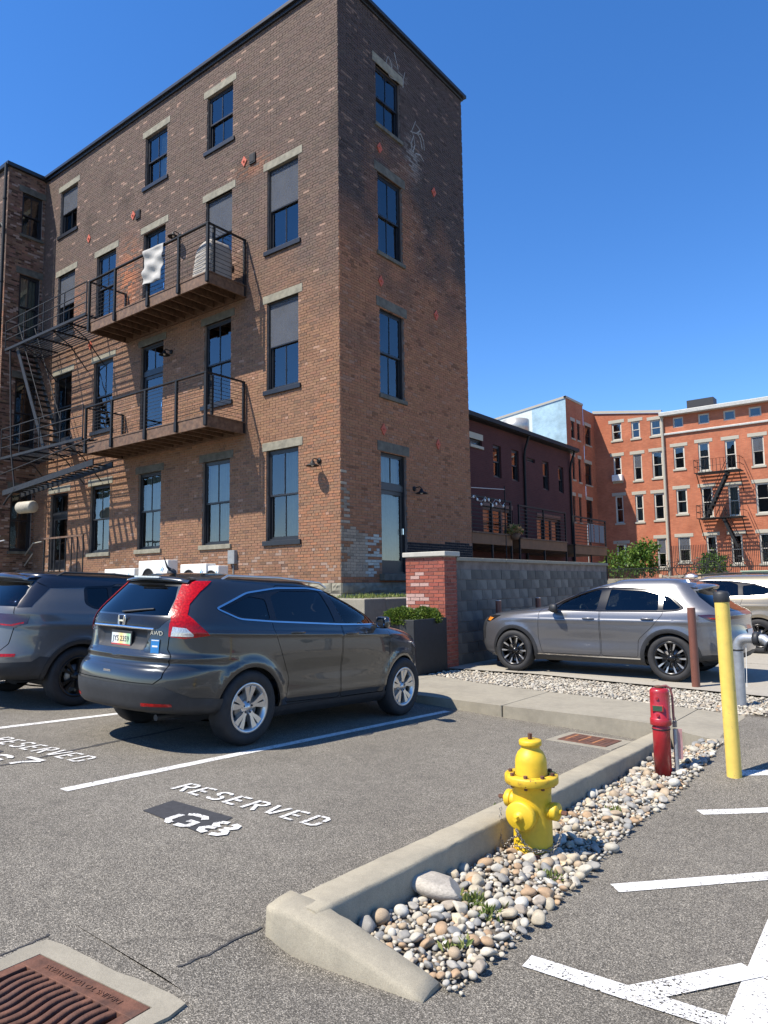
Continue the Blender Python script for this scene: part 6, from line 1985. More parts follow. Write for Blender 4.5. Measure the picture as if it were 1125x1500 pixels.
class Shell:
    """car body as a stack of rounded plan outlines: rear R(z), front F(z), half width w(z)"""

    def __init__(s, R, F, W, ztop, zroof, disp=None, nr=7.5, nf=5.0, mr=3.0, mf=2.6, nf_top=9.0, mf_top=3.2, nr_top=None, z_a=1.05, z_b=1.16):
        s.R, s.F, s.W = pchip(*zip(*R)), pchip(*zip(*F)), pchip(*zip(*W))
        s.z0 = R[0][0]; s.ze = zroof; s.zt = ztop      # zroof: roof edge height, ztop: crown
        s.nr, s.nf, s.mr, s.mf = nr, nf, mr, mf; s.nft, s.mft, s.nrt = nf_top, mf_top, nr_top or nr; s.za, s.zb = z_a, z_b
        s.disp = disp
        # reference table theta <-> q (arc length of a mid outline)
        xs = np.concatenate([-np.linspace(1, 0, 600), np.linspace(0, 1, 600)]); ys = np.linspace(0, 1, 500)
        th = [np.arccos(np.clip(np.abs(xs[:600]) ** (nr / 2), 0, 1)), math.pi - np.arccos(np.clip(xs[600:] ** (nf / 2), 0, 1)), np.arcsin(np.clip(ys ** (mr / 2), 0, 1)), math.pi - np.arcsin(np.clip(ys ** (mf / 2), 0, 1))]
        th = np.unique(np.concatenate(th)); x, y = s.unit(th, s.z0); L = np.concatenate([[0], np.cumsum(np.hypot(np.diff(x * 2.2), np.diff(y * .9)))]); s.th, s.q = th, L
        # zeta: profile length so that flat bonnets and roofs get rows enough
        zz = np.linspace(s.z0, s.zt, 4000); f = s.Fz(zz); r = s.Rz(zz); w_ = s.Wz(zz)
        L = np.concatenate([[0], np.cumsum(np.sqrt(np.diff(zz) ** 2 + (.45 * np.diff(f)) ** 2 + (.45 * np.diff(r)) ** 2 + (.8 * np.diff(w_)) ** 2))]); s.zz, s.zeta = zz, L

    def dome(s, z):
        return np.sqrt(np.clip(1 - np.clip((z - s.ze) / (s.zt - s.ze), 0, 1) ** 2, 0, 1))

    def Rz(s, z): r, f, d = s.R(np.minimum(z, s.ze)), s.F(np.minimum(z, s.ze)), s.dome(z); c = (r + f) / 2; return c + (r - c) * d
    def Fz(s, z): r, f, d = s.R(np.minimum(z, s.ze)), s.F(np.minimum(z, s.ze)), s.dome(z); c = (r + f) / 2; return c + (f - c) * d
    def Wz(s, z): return s.W(np.minimum(z, s.ze)) * s.dome(z)

    def ex(s, z):
        k = np.clip((z - s.za) / (s.zb - s.za), 0, 1); return s.nr + (s.nrt - s.nr) * k, s.nf + (s.nft - s.nf) * k, s.mr, s.mf + (s.mft - s.mf) * k

    def unit(s, th, z):
        nr, nf, mr, mf = s.ex(z); c = np.cos(th); sn = np.abs(np.sin(th)); rear = c > 0
        x = np.where(rear, -np.abs(c) ** (2 / nr), np.abs(c) ** (2 / nf)); y = np.where(rear, sn ** (2 / mr), sn ** (2 / mf))
        return x, y

    def P(s, q, ze):
        th = np.interp(q, s.q, s.th); z = np.interp(ze, s.zeta, s.zz); x, y = s.unit(th, z); r, f, w_ = s.Rz(z), s.Fz(z), s.Wz(z)
        X = (r + f) / 2 + x * (f - r) / 2; Y = w_ * y
        if s.disp is not None:
            dx, dy, dz = s.disp(X, Y, z, th); X, Y, z = X + dx, np.maximum(Y + dy * np.clip(Y * 8, 0, 1), 0), z + dz
        return np.stack([X, -Y, z], -1)              # right-hand side of the car is -y

    def N(s, q, ze):
        e = 4e-3; a = s.P(q + e, ze) - s.P(q - e, ze); b = s.P(q, np.minimum(ze + e, s.zeta[-1] - 1e-4)) - s.P(q, np.maximum(ze - e, 1e-4)); n = np.cross(a, b)
        return n / np.maximum(np.linalg.norm(n, axis=-1, keepdims=True), 1e-9)

    def map(s, pt):
        k, u, z = pt; z = min(max(z, s.z0 + 1e-4), s.zt - 1e-3); r, f, w_ = float(s.Rz(z)), float(s.Fz(z)), float(s.Wz(z)); nr, nf, mr, mf = (float(v) for v in s.ex(z))
        if k == 's':
            x = (u - (r + f) / 2) / ((f - r) / 2); x = min(max(x, -.99999), .99999); th = math.acos(abs(x) ** (nr / 2)) if x < 0 else math.pi - math.acos(x ** (nf / 2))
        else:
            y = min(max(u / w_, 0), .99999); m = mr if k == 'r' else mf; th = math.asin(y ** (m / 2)); th = th if k == 'r' else math.pi - th
        return (float(np.interp(th, s.th, s.q)), float(np.interp(z, s.zz, s.zeta)))


def round_poly(pts, r=.04, n=4):
    """soften the corners of a (kind,u,z) outline; all points of one kind"""
    out_ = []; m = len(pts)
    for i in range(m):
        a, b, c = pts[i - 1], pts[i], pts[(i + 1) % m]
        if not (a[0] == b[0] == c[0]): out_.append(b); continue
        A, B_, C = Vector(a[1:]), Vector(b[1:]), Vector(c[1:]); d1, d2 = A - B_, C - B_; k = min(r, d1.length * .45, d2.length * .45); p, q = B_ + d1.normalized() * k, B_ + d2.normalized() * k
        for j in range(n + 1):
            t = j / n; v = p.lerp(B_, t).lerp(B_.lerp(q, t), t); out_.append((b[0], v.x, v.y))
    return out_


def inset(pts, d):
    """shrink a one-kind outline by d"""
    P_ = [Vector(p[1:]) for p in pts]; n = len(P_); A = sum(P_[i].x * P_[(i + 1) % n].y - P_[(i + 1) % n].x * P_[i].y for i in range(n)); sg = 1 if A > 0 else -1; R_ = []
    for i in range(n):
        a, b, c = P_[i - 1], P_[i], P_[(i + 1) % n]; e1, e2 = (b - a), (c - b)
        if e1.length < 1e-6 or e2.length < 1e-6: R_.append(b); continue
        e1.normalize(); e2.normalize(); n1, n2 = Vector((-e1.y, e1.x)) * sg, Vector((-e2.y, e2.x)) * sg; k = n1 + n2; k = k / max(.35, k.dot(n1)) if k.length > 1e-6 else n1
        R_.append(b + k * d)
    return [(pts[i][0], R_[i].x, R_[i].y) for i in range(n)]


def dense(pts, step=.035):
    o = []
    for i, p in enumerate(pts):
        q = pts[(i + 1) % len(pts)]
        if p[0] != q[0]: o.append(p); continue
        n = max(1, int(math.dist(p[1:], q[1:]) / step)); o += [(p[0], p[1] + (q[1] - p[1]) * k / n, p[2] + (q[2] - p[2]) * k / n) for k in range(n)]
    return o


def circle(cx, cz, r, n=44): return [('s', cx + r * math.cos(2 * math.pi * k / n), cz + r * math.sin(2 * math.pi * k / n)) for k in range(n)]


def cut_shell(sh, polys, dq=.055, dz=.036):
    """partition of the right half: every face gets the class of the last outline that holds it"""
    Lq, Lz = sh.q[-1], sh.zeta[-1]; nq, nz_ = int(Lq / dq), int(Lz / dz)
    G = [(q, z) for z in np.linspace(0, Lz, nz_) for q in np.linspace(0, Lq, nq)]
    V = [Vector(p) for p in G]; F = []
    for name, pts in polys:
        b = len(V); mp = [sh.map(p) for p in dense(pts)]
        cl = [mp[0]]
        for p in mp[1:]:
            if math.dist(p, cl[-1]) > 2e-3: cl.append(p)
        if math.dist(cl[0], cl[-1]) < 2e-3: cl.pop()
        if sum(cl[i - 1][0] * cl[i][1] - cl[i][0] * cl[i - 1][1] for i in range(len(cl))) < 0: cl.reverse()
        V += [Vector(p) for p in cl]; F.append(list(range(b, b + len(cl))))
    res = delaunay_2d_cdt(V, [], F, 0, 1e-5)
    QZ = np.array([tuple(p) for p in res[0]]); T = np.array([f for f in res[2] if len(f) == 3]); of = [o for f, o in zip(res[2], res[5]) if len(f) == 3]
    cls = ['body' if not o else polys[max(o)][0] for o in of]
    QZ[:, 0] = np.clip(QZ[:, 0], 0, Lq); QZ[:, 1] = np.clip(QZ[:, 1], 0, Lz)
    return sh.P(QZ[:, 0], QZ[:, 1]), sh.N(np.clip(QZ[:, 0], .006, Lq - .006), np.clip(QZ[:, 1], .006, Lz - .02)), T, np.array(cls)


def part_mesh(name, P, N, T, mats, parent, off=0.0, depth=.014, sides=(-1,)):
    """one panel (right, mirrored left, or both) with turned-in edges and smooth surface normals"""
    V = []; F = []; LN = []
    used = np.unique(T); rm = -np.ones(len(P), int); rm[used] = np.arange(len(used)); p0, n0, t0 = P[used] + N[used] * off, N[used], rm[T]
    ed = {}
    for a, b, c in t0:
        for e in ((a, b), (b, c), (c, a)): ed[e] = 1
    bd = [e for e in ed if (e[1], e[0]) not in ed]
    for sd_ in sides:
        p, n, t = p0.copy(), n0.copy(), t0.copy()
        if sd_ > 0: p[:, 1] *= -1; n[:, 1] *= -1; t = t[:, ::-1]
        # orient outwards
        fn = np.cross(p[t[:, 1]] - p[t[:, 0]], p[t[:, 2]] - p[t[:, 0]]); flip = (fn * n[t[:, 0]]).sum(1) < 0; t[flip] = t[flip][:, ::-1]
        b = len(V); V += p.tolist(); F += (t + b).tolist(); LN += n[t.ravel()].tolist()
        if depth:
            for (i, j) in bd:
                if abs(p[i][1]) < .004 and abs(p[j][1]) < .004: continue
                k = len(V); V += [p[i].tolist(), p[j].tolist(), (p[j] - n[j] * depth).tolist(), (p[i] - n[i] * depth).tolist()]; F.append([k, k + 1, k + 2, k + 3])
                e = p[j] - p[i]; m_ = np.cross(e, n[i]); m_ = m_ / max(np.linalg.norm(m_), 1e-9); LN += [m_.tolist()] * 4
    me = bpy.data.meshes.new(name); me.from_pydata(V, [], F)
    for m in (mats if isinstance(mats, list) else [mats]): me.materials.append(m)
    for q in me.polygons: q.use_smooth = True
    me.normals_split_custom_set(LN)
    o = bpy.data.objects.new(name, me); return link(o, parent)


M['lining'] = mat('dark_cabin_lining', (.03, .03, .032), .9, var=.2)
M['seat'] = mat('grey_seat_cloth', (.10, .095, .09), .9, var=.15, vs=30)
M['car_glass'] = glass_mat('clear_car_glass', (.74, .82, .77), 1.5)
M['dark_glass'] = glass_mat('privacy_glass', (.07, .08, .085), 1.6)
M['red_lens'] = mat('red_lens', (.34, .002, .003), .25, var=.45, vs=45, bmp=.35, bs=55, bd=.006, coat=.5, spec=.2)
M['pillar_gloss'] = mat('gloss_black_pillar', (.010, .010, .011), .07, var=.1)
M['clear_lens'] = mat('clear_lens', (.55, .53, .5), .12, .35, var=.35, vs=70, coat=1.0)
M['smoke_lens'] = mat('smoked_red_lens', (.035, .004, .005), .08, var=.3, vs=40, coat=1.0)
M['amber_lens'] = mat('amber_lens', (.62, .20, .02), .15, var=.2, vs=40, coat=1.0)
M['alloy'] = mat('silver_alloy', (.58, .57, .55), .32, .85, var=.06, vs=10)
M['black_alloy'] = mat('gloss_black_alloy', (.012, .012, .013), .25, .2, var=.1)
M['disc'] = mat('brake_disc', (.25, .24, .23), .4, .8, var=.15)


def wheel(parent, c, side, rt, rr, wid, style):
    """side -1 right, +1 left; y outwards"""
    T0 = TR(c[0], c[1], c[2], rx=math.pi / 2 if side < 0 else -math.pi / 2)       # local z -> outwards
    h = wid / 2
    mb = MB(); mb.lathe([(.0, -.02), (rr * .62, -.02), (rr * .62, .0), (0, .0)], 30, 0, T0 @ TR(0, 0, h - .075)); w_ = mb.build('wheel', M['disc'], parent)
    mb = MB(); rb = rr + .012
    mb.lathe([(rb, -h * .8), (rt - .045, -h), (rt - .012, -h * .85), (rt, -h * .55), (rt, h * .55), (rt - .012, h * .85), (rt - .035, h * .98), (rt - .07, h), (rb + .012, h * .93), (rb, h * .86)], 64, 0, T0); mb.build('tyre', M['rubber'], w_)
    mb = MB(); mb.lathe([(rr * .93, h * .2), (rr * .93, h * .55), (rr, h * .83), (rr + .014, h * .87), (rr + .012, h * .92), (rr - .005, h * .90), (rr - .025, h * .78), (rr - .035, -h * .6), (rr - .02, -h * .6)], 64, 0, T0)
    dark = style in ('black', 'vee'); mats_ = [M['alloy'] if not dark else M['black_alloy'], M['alloy'], M['black_alloy']]
    face = h * .86

    def spoke(a, pts, z0, z1, mi=0):
        """pts: outline (r, t) in the wheel plane, bevelled slab"""
        P_ = [(p[0] * math.cos(a) - p[1] * math.sin(a), p[0] * math.sin(a) + p[1] * math.cos(a)) for p in pts]; c_ = (sum(p[0] for p in P_) / len(P_), sum(p[1] for p in P_) / len(P_)); n = len(P_)
        top = [(c_[0] + (p[0] - c_[0]) * .88, c_[1] + (p[1] - c_[1]) * .88) for p in P_]
        rc = lambda p: z1 - .025 * (1 - math.hypot(*p) / rr)
        V = [(p[0], p[1], z0) for p in P_] + [(p[0], p[1], rc(p) - .008) for p in P_] + [(p[0], p[1], rc(p)) for p in top]
        Fs = [(i, (i + 1) % n, n + (i + 1) % n, n + i) for i in range(n)] + [(n + i, n + (i + 1) % n, 2 * n + (i + 1) % n, 2 * n + i) for i in range(n)] + [tuple(range(2 * n, 3 * n))]
        mb.add(V, Fs, mi, False, T0)
    o_ = rr - .012
    if style == 'ten':
        for k in range(5):
            a = k * 2 * math.pi / 5 + .3
            for s in (-1, 1):
                spoke(a + s * .20, [(.05, -.014), (.09, -.016 - s * .006), (o_ * .72, -.026), (o_, -.034), (o_, .034), (o_ * .72, .026), (.09, .016 - s * .006), (.05, .014)], face - .06, face)
    elif style == 'vee':
        for k in range(5):
            a = k * 2 * math.pi / 5 + .31
            for s in (-1, 1):
                spoke(a, [(.05, s * .004), (.06, s * .03), (o_ * .62, s * .058), (o_, s * .098), (o_, s * .052), (o_ * .6, s * .026)][::s], face - .06, face - .01, 0)
                spoke(a, [(o_ * .46, s * .034), (o_ * .64, s * .060), (o_ * .99, s * .096), (o_ * .99, s * .060), (o_ * .66, s * .036)][::s], face - .02, face + .002, 1)
            spoke(a + math.pi / 5, [(.05, -.016), (o_, -.012), (o_, .012), (.05, .016)], face - .07, face - .03, 0)
    else:
        for k in range(5):
            a = k * 2 * math.pi / 5
            for s in (-1, 1): spoke(a + s * .2, [(.05, -.014), (o_ * .7, -.018), (o_, -.03), (o_, .03), (o_ * .7, .018), (.05, .014)], face - .06, face)
    mb.lathe([(.0, face - .012), (.032, face - .012), (.036, face - .02), (.07, face - .03), (.075, face - .07)], 24, 0, T0)
    for k in range(5):
        a = k * 2 * math.pi / 5 + .3; mb.lathe([(0, .008), (.009, .008), (.011, 0)], 8, 2, T0 @ TR(.054 * math.cos(a), .054 * math.sin(a), face - .026))
    mb.build('rim', mats_, w_)
    return w_


def tube_line(name, sh, pts, r, m, parent, off=.0, closed=False, side=-1):
    mp = [sh.map(p) for p in dense(pts, .05)] if closed else [sh.map(p) for p in (dense(pts + [pts[-1]], .05)[:-1] + [pts[-1]])]
    q = np.array(mp); P_ = sh.P(q[:, 0], q[:, 1]) + sh.N(q[:, 0], q[:, 1]) * off
    if side > 0: P_[:, 1] *= -1
    return MB().tube([tuple(p) for p in P_], r, 6, closed=closed).build(name, m, parent)


def build_car(spec, loc, heading, label, pitch=(0.0, 0.0)):
    car = empty('parked_car', loc, 0, label, 'car', None)
    Z_ = Matrix.Rotation(heading, 4, 'Z')
    # sit on the slope of the ground: world normal of the lot
    if pitch != (0.0, 0.0):
        nrm_ = Vector((-pitch[0], -pitch[1], 1)).normalized(); tilt = Vector((0, 0, 1)).rotation_difference(nrm_).to_matrix().to_4x4()
        car.rotation_euler = (tilt @ Z_).to_euler()
    else: car.rotation_euler = (0, 0, heading)
    sh = Shell(**spec['shell']); polys = []
    for a in spec['axles']: polys.append(('hole', circle(a, spec['rt'] * .97, spec['arch'])))
    polys += spec['polys'](sh)
    P_, N_, T_, C_ = cut_shell(sh, polys)
    both = (-1, 1)
    par = {}
    glass_cls = set(spec['glass'])
    drop = {'hole', 'gap'} | glass_cls
    # inner lining hides the hollow body behind gaps
    keep = ~np.isin(C_, list({'hole'} | glass_cls)); part_mesh('lining', P_, N_, T_[keep], M['lining'], car, off=-.035, depth=0, sides=both)
    for name, (m, off, dp, mode) in spec['parts'].items():
        cls = name.split(':')[0]; sel = C_ == cls
        if not sel.any(): continue
        nm = spec['names'].get(cls, cls)
        up = par.get(spec['under'].get(cls)) if spec['under'].get(cls) else None
        if mode == 'both': par[cls] = part_mesh(nm, P_, N_, T_[sel], m, car, off, dp, both)
        else:
            for sd_ in both:
                o = part_mesh(nm, P_, N_, T_[sel], m, up[sd_] if isinstance(up, dict) else (up or car), off, dp, (sd_,)); par.setdefault(cls, {})[sd_] = o
    # wheels, wells, underbody
    w_ = spec['track']
    for a in spec['axles']:
        for sd_ in both:
            wheel(car, (a, sd_ * w_, spec['rt']), sd_, spec['rt'], spec['rr'], .225, spec['wheel'])
            T0 = TR(a, sd_ * .62, spec['rt'] * .97, rx=-math.pi / 2 * sd_); rA = spec['arch'] + .004
            b0 = 0.12 if sd_ < 0 else math.pi + .12
            mb = MB(); mb.lathe([(.02, -.16), (rA, -.16), (rA, .21)], 28, 0, T0, True, b0, b0 + math.pi - .24); mb.build('wheel_liner', M['lining'], car)
    L_ = spec['L']; MB().box((.78, -.62, .21), (L_ - .45, .62, .30)).build('underbody', M['trim'], car, bevel=.03)
    # cabin
    for (x, y) in spec['seats']:
        mb = MB(); mb.box((x, y - .24, .55), (x + .5, y + .24, .72)); mb.bar((x + .02, y, .70), (x - .14, y, 1.22), .46, .12, 0, (1, 0, 0)); mb.bar((x - .13, y, 1.26), (x - .17, y, 1.40), .26, .10, 0, (1, 0, 0)); mb.build('seat', M['seat'], car, bevel=.03)
    xd = spec['dash']; MB().box((xd, -.66, .62), (xd + .5, .66, .98)).build('dashboard', M['trim'], car, bevel=.06)
    MB().tube([(xd - .09 + .06 * math.sin(t), .36 + .18 * math.cos(t), .97 + .17 * math.sin(t)) for t in [k * 2 * math.pi / 20 for k in range(20)]], .014, 6, closed=True).build('steering_wheel', M['trim'], car)
    MB().box((.5, -.64, .34), (L_ - 1.3, .64, .40)).build('floor_pan', M['lining'], car)
    # door mirrors
    mx, mz, my = spec['mirror']
    for sd_ in both:
        mb = MB(); V = []; n = 14
        for k, (dx, sx, sz) in enumerate(((-.055, .80, .82), (-.045, .98, .98), (0, 1.0, 1.0), (.05, .86, .84), (.085, .5, .5))):
            for j in range(n):
                t = 2 * math.pi * j / n; V.append((mx + dx - .03 * math.cos(t), sd_ * (my + .105 * sx * math.copysign(abs(math.cos(t)) ** .6, math.cos(t))), mz + .075 * sz * math.copysign(abs(math.sin(t)) ** .6, math.sin(t))))
        mb.add(V, [(k * n + j, k * n + (j + 1) % n, (k + 1) * n + (j + 1) % n, (k + 1) * n + j) for k in range(4) for j in range(n)] + [tuple(range(4 * n, 5 * n)), tuple(reversed(range(n)))], 0, True)
        mb.bar((mx + .02, sd_ * (my - .18), mz - .07), (mx + .01, sd_ * (my - .04), mz - .05), .06, .035)
        o = mb.build('side_mirror', spec['paint'] if spec.get('mirror_paint', True) else M['trim'], car)
        mb = MB(); mb.add([(mx - .058 - .03 * math.cos(t), sd_ * (my + .08 * math.copysign(abs(math.cos(t)) ** .6, math.cos(t))), mz + .058 * math.copysign(abs(math.sin(t)) ** .6, math.sin(t))) for t in [2 * math.pi * j / n for j in range(n)]], [tuple(range(n))]); mb.build('mirror_glass', M['chrome'], o)
    # door handles
    for (cls, x, z) in spec['handles']:
        for sd_ in both:
            q = sh.map(('s', x, z)); p = sh.P(np.array([q[0]]), np.array([q[1]]))[0]; y = abs(p[1]) + .018; mb = MB()
            mb.tube([(x - .10, sd_ * (y - .02), z), (x - .08, sd_ * y, z + .004), (x, sd_ * (y + .006), z + .006), (x + .08, sd_ * y, z + .004), (x + .10, sd_ * (y - .02), z)], [.008, .013, .014, .013, .008], 8)
            d_ = par.get(cls); mb.build('handle', spec.get('handle_mat', spec['paint']), d_[sd_] if d_ else car)
    # roof rails, antenna
    for (x0, x1, z, yy) in spec.get('rails', ()):
        for sd_ in both:
            MB().tube([(x0, sd_ * yy, z - .03), (x0 + .10, sd_ * yy, z + .02), ((x0 + x1) / 2, sd_ * (yy + .01), z + spec.get('rail_h', .03)), (x1 - .12, sd_ * yy, z + .0), (x1, sd_ * yy, z - .05)], [.010, .014, .014, .014, .010], 8).build('roof_rail', spec.get('rail_mat', M['alloy']), car)
    spec['extra'](car, sh, par)
    return car


def plate_text(txt, size, m, parent, T, name='lettering'): return text_mesh(txt, size, name, m, parent, T, .001)


def side_y(sh, x, z):
    q = sh.map(('s', x, z)); return abs(sh.P(np.array([q[0]]), np.array([q[1]]))[0][1])


def rear_x(sh, y, z):
    q = sh.map(('r', y, z)); return sh.P(np.array([q[0]]), np.array([q[1]]))[0][0]


def S(*p): return [('s', a, b) for a, b in p]
def RR(*p): return [('r', a, b) for a, b in p]


def doored(outline, name, r=.05, gap=.006):
    o = round_poly(outline, r); return [('gap', o), (name, inset(o, gap))]


# ---------------------------------------------------------------- dark grey compact SUV with tall red tail lights
def arch_flare(axles, zc, r, amt=.022, wd=.055):
    def f(X, Y, z, th):
        d = 0
        for a in axles:
            rr_ = np.hypot(X - a, z - zc); d = d + amt * np.exp(-((rr_ - r - .03) / wd) ** 2)
        return d
    return f


PAINT_A = paint_mat('charcoal_metallic', (.038, .042, .045), .3, .6, .28)
fl = arch_flare((1.0, 3.62), .35, .40)


def disp_a(X, Y, z, th):
    side = np.clip(np.sin(th), 0, 1) ** 6
    d = fl(X, Y, z, th) * side
    d = d + .014 * np.exp(-((z - (1.04 + .02 * (2.2 - X))) / .022) ** 2) * side                       # shoulder crease
    d = d - .020 * np.exp(-((z - .66) / .13) ** 2) * side * np.clip(1 - np.abs(X - 2.3) / 1.2, 0, 1)       # door hollow
    d = d + .010 * np.exp(-((z - .42) / .04) ** 2) * side
    rear = (th < 1.2) * np.clip((.62 - np.abs(Y)) / .1, 0, 1)
    dx = .045 * np.exp(-((z - 1.0) / .085) ** 4) * np.clip((.40 - np.abs(Y)) / .05, 0, 1) * (th < 1.3)     # plate recess
    return dx, d, 0 * z


crv_shell = dict(R=[(.22, .62), (.30, .50), (.345, .16), (.37, .05), (.46, .015), (.56, .0), (.66, .005), (.735, .03), (.765, .075), (.80, .09), (.835, .07), (.87, .105), (1.0, .12), (1.12, .135), (1.2, .16), (1.25, .19), (1.38, .30), (1.49, .40), (1.55, .46), (1.575, .52)],
                 F=[(.22, 4.36), (.3, 4.47), (.45, 4.53), (.66, 4.52), (.84, 4.47), (.96, 4.36), (1.03, 4.18), (1.08, 3.92), (1.12, 3.66), (1.15, 3.46), (1.18, 3.34), (1.23, 3.2), (1.36, 2.9), (1.48, 2.57), (1.55, 2.36), (1.575, 2.2)],
                 W=[(.22, .80), (.28, .86), (.4, .893), (.6, .91), (.85, .912), (1.02, .905), (1.10, .885), (1.16, .86), (1.28, .795), (1.40, .725), (1.49, .67), (1.55, .625), (1.575, .60)], ztop=1.655, zroof=1.575, disp=disp_a, nr=8.0, nf=4.4, mr=3.0, mf=2.5, z_a=1.14, z_b=1.25)


def crv_polys(sh):
    p = []
    p += [('cladding', S((1.35, .22), (3.3, .22), (3.3, .335), (1.35, .335)))]
    p += [('cladding', RR((0, .22), (.80, .22)) + S((.70, .22), (.70, .47), (.35, .50)) + RR((.80, .52), (.68, .595), (0, .595)))]
    p += [('reflector', RR((.48, .415), (.72, .42), (.72, .445), (.48, .445)))]
    p += doored(S((1.48, .36), (2.36, .34), (2.36, 1.13), (2.33, 1.30), (2.23, 1.55), (1.5, 1.55), (1.28, 1.36), (1.28, 1.10), (1.40, .84), (1.52, .60)), 'rear_door')
    p += doored(S((2.372, .34), (3.20, .335), (3.27, .60), (3.30, 1.08), (3.18, 1.19), (2.80, 1.40), (2.45, 1.54), (2.25, 1.55), (2.342, 1.30), (2.372, 1.13)), 'front_door')
    dlo = round_poly(S((.60, 1.30), (.86, 1.195), (1.3, 1.17), (2.36, 1.135), (3.19, 1.125), (3.03, 1.235), (2.62, 1.43), (2.38, 1.51), (2.0, 1.54), (1.5, 1.525), (1.05, 1.465)), .06)
    p += [('chrome_trim', dlo), ('window_frame', inset(dlo, .016))]
    p += [('front_window', round_poly(S((2.42, 1.16), (3.0, 1.15), (2.93, 1.225), (2.58, 1.40), (2.36, 1.482), (2.34, 1.475)), .03)), ('rear_window', round_poly(S((1.36, 1.193), (2.27, 1.165), (2.25, 1.33), (2.19, 1.502), (1.56, 1.492), (1.38, 1.43)), .03)), ('quarter_window', round_poly(S((.70, 1.30), (.90, 1.222), (1.27, 1.198), (1.29, 1.40), (1.08, 1.425)), .04))]
    tg = RR((0, .615), (.60, .615), (.66, .67), (.66, .86), (.62, .92), (.62, 1.2), (.56, 1.53), (0, 1.53))
    p += [('gap', tg), ('tailgate', RR((0, .621), (.594, .621), (.652, .674), (.652, .858), (.612, .92), (.612, 1.2), (.552, 1.524), (0, 1.524)))]
    p += [('garnish', RR((0, 1.10), (.50, 1.10), (.56, 1.17), (.60, 1.205), (0, 1.205)))]
    p += [('plate_panel', RR((0, .90), (.36, .90), (.46, 1.09), (0, 1.09)))]
    p += [('rear_screen', RR((0, 1.22), (.555, 1.22), (.49, 1.38), (.41, 1.495), (0, 1.505)))]
    p += [('tail_light', RR((.42, 1.545), (.50, 1.38), (.565, 1.235), (.60, 1.19), (.61, 1.035)) + S((.30, 1.02), (.50, 1.055), (.40, 1.16), (.345, 1.235), (.40, 1.33), (.53, 1.45), (.68, 1.555)))]
    p += [('reverse_light', RR((.63, 1.04), (.635, 1.125), (.73, 1.115), (.775, 1.06), (.775, 1.04)))]
    p += [('bonnet_gap', [('f', 0, .94), ('f', .55, .95)] + S((4.08, 1.02), (3.45, 1.13)) + [('f', .0, 1.165)]), ('head_lamp', S((3.92, .88), (4.15, .98), (4.33, .88), (4.36, .78), (4.1, .80)))]
    p += [('wind_screen', [('f', 0, 1.205), ('f', .70, 1.215), ('f', .56, 1.52), ('f', .50, 1.55), ('f', 0, 1.56)])]
    return p


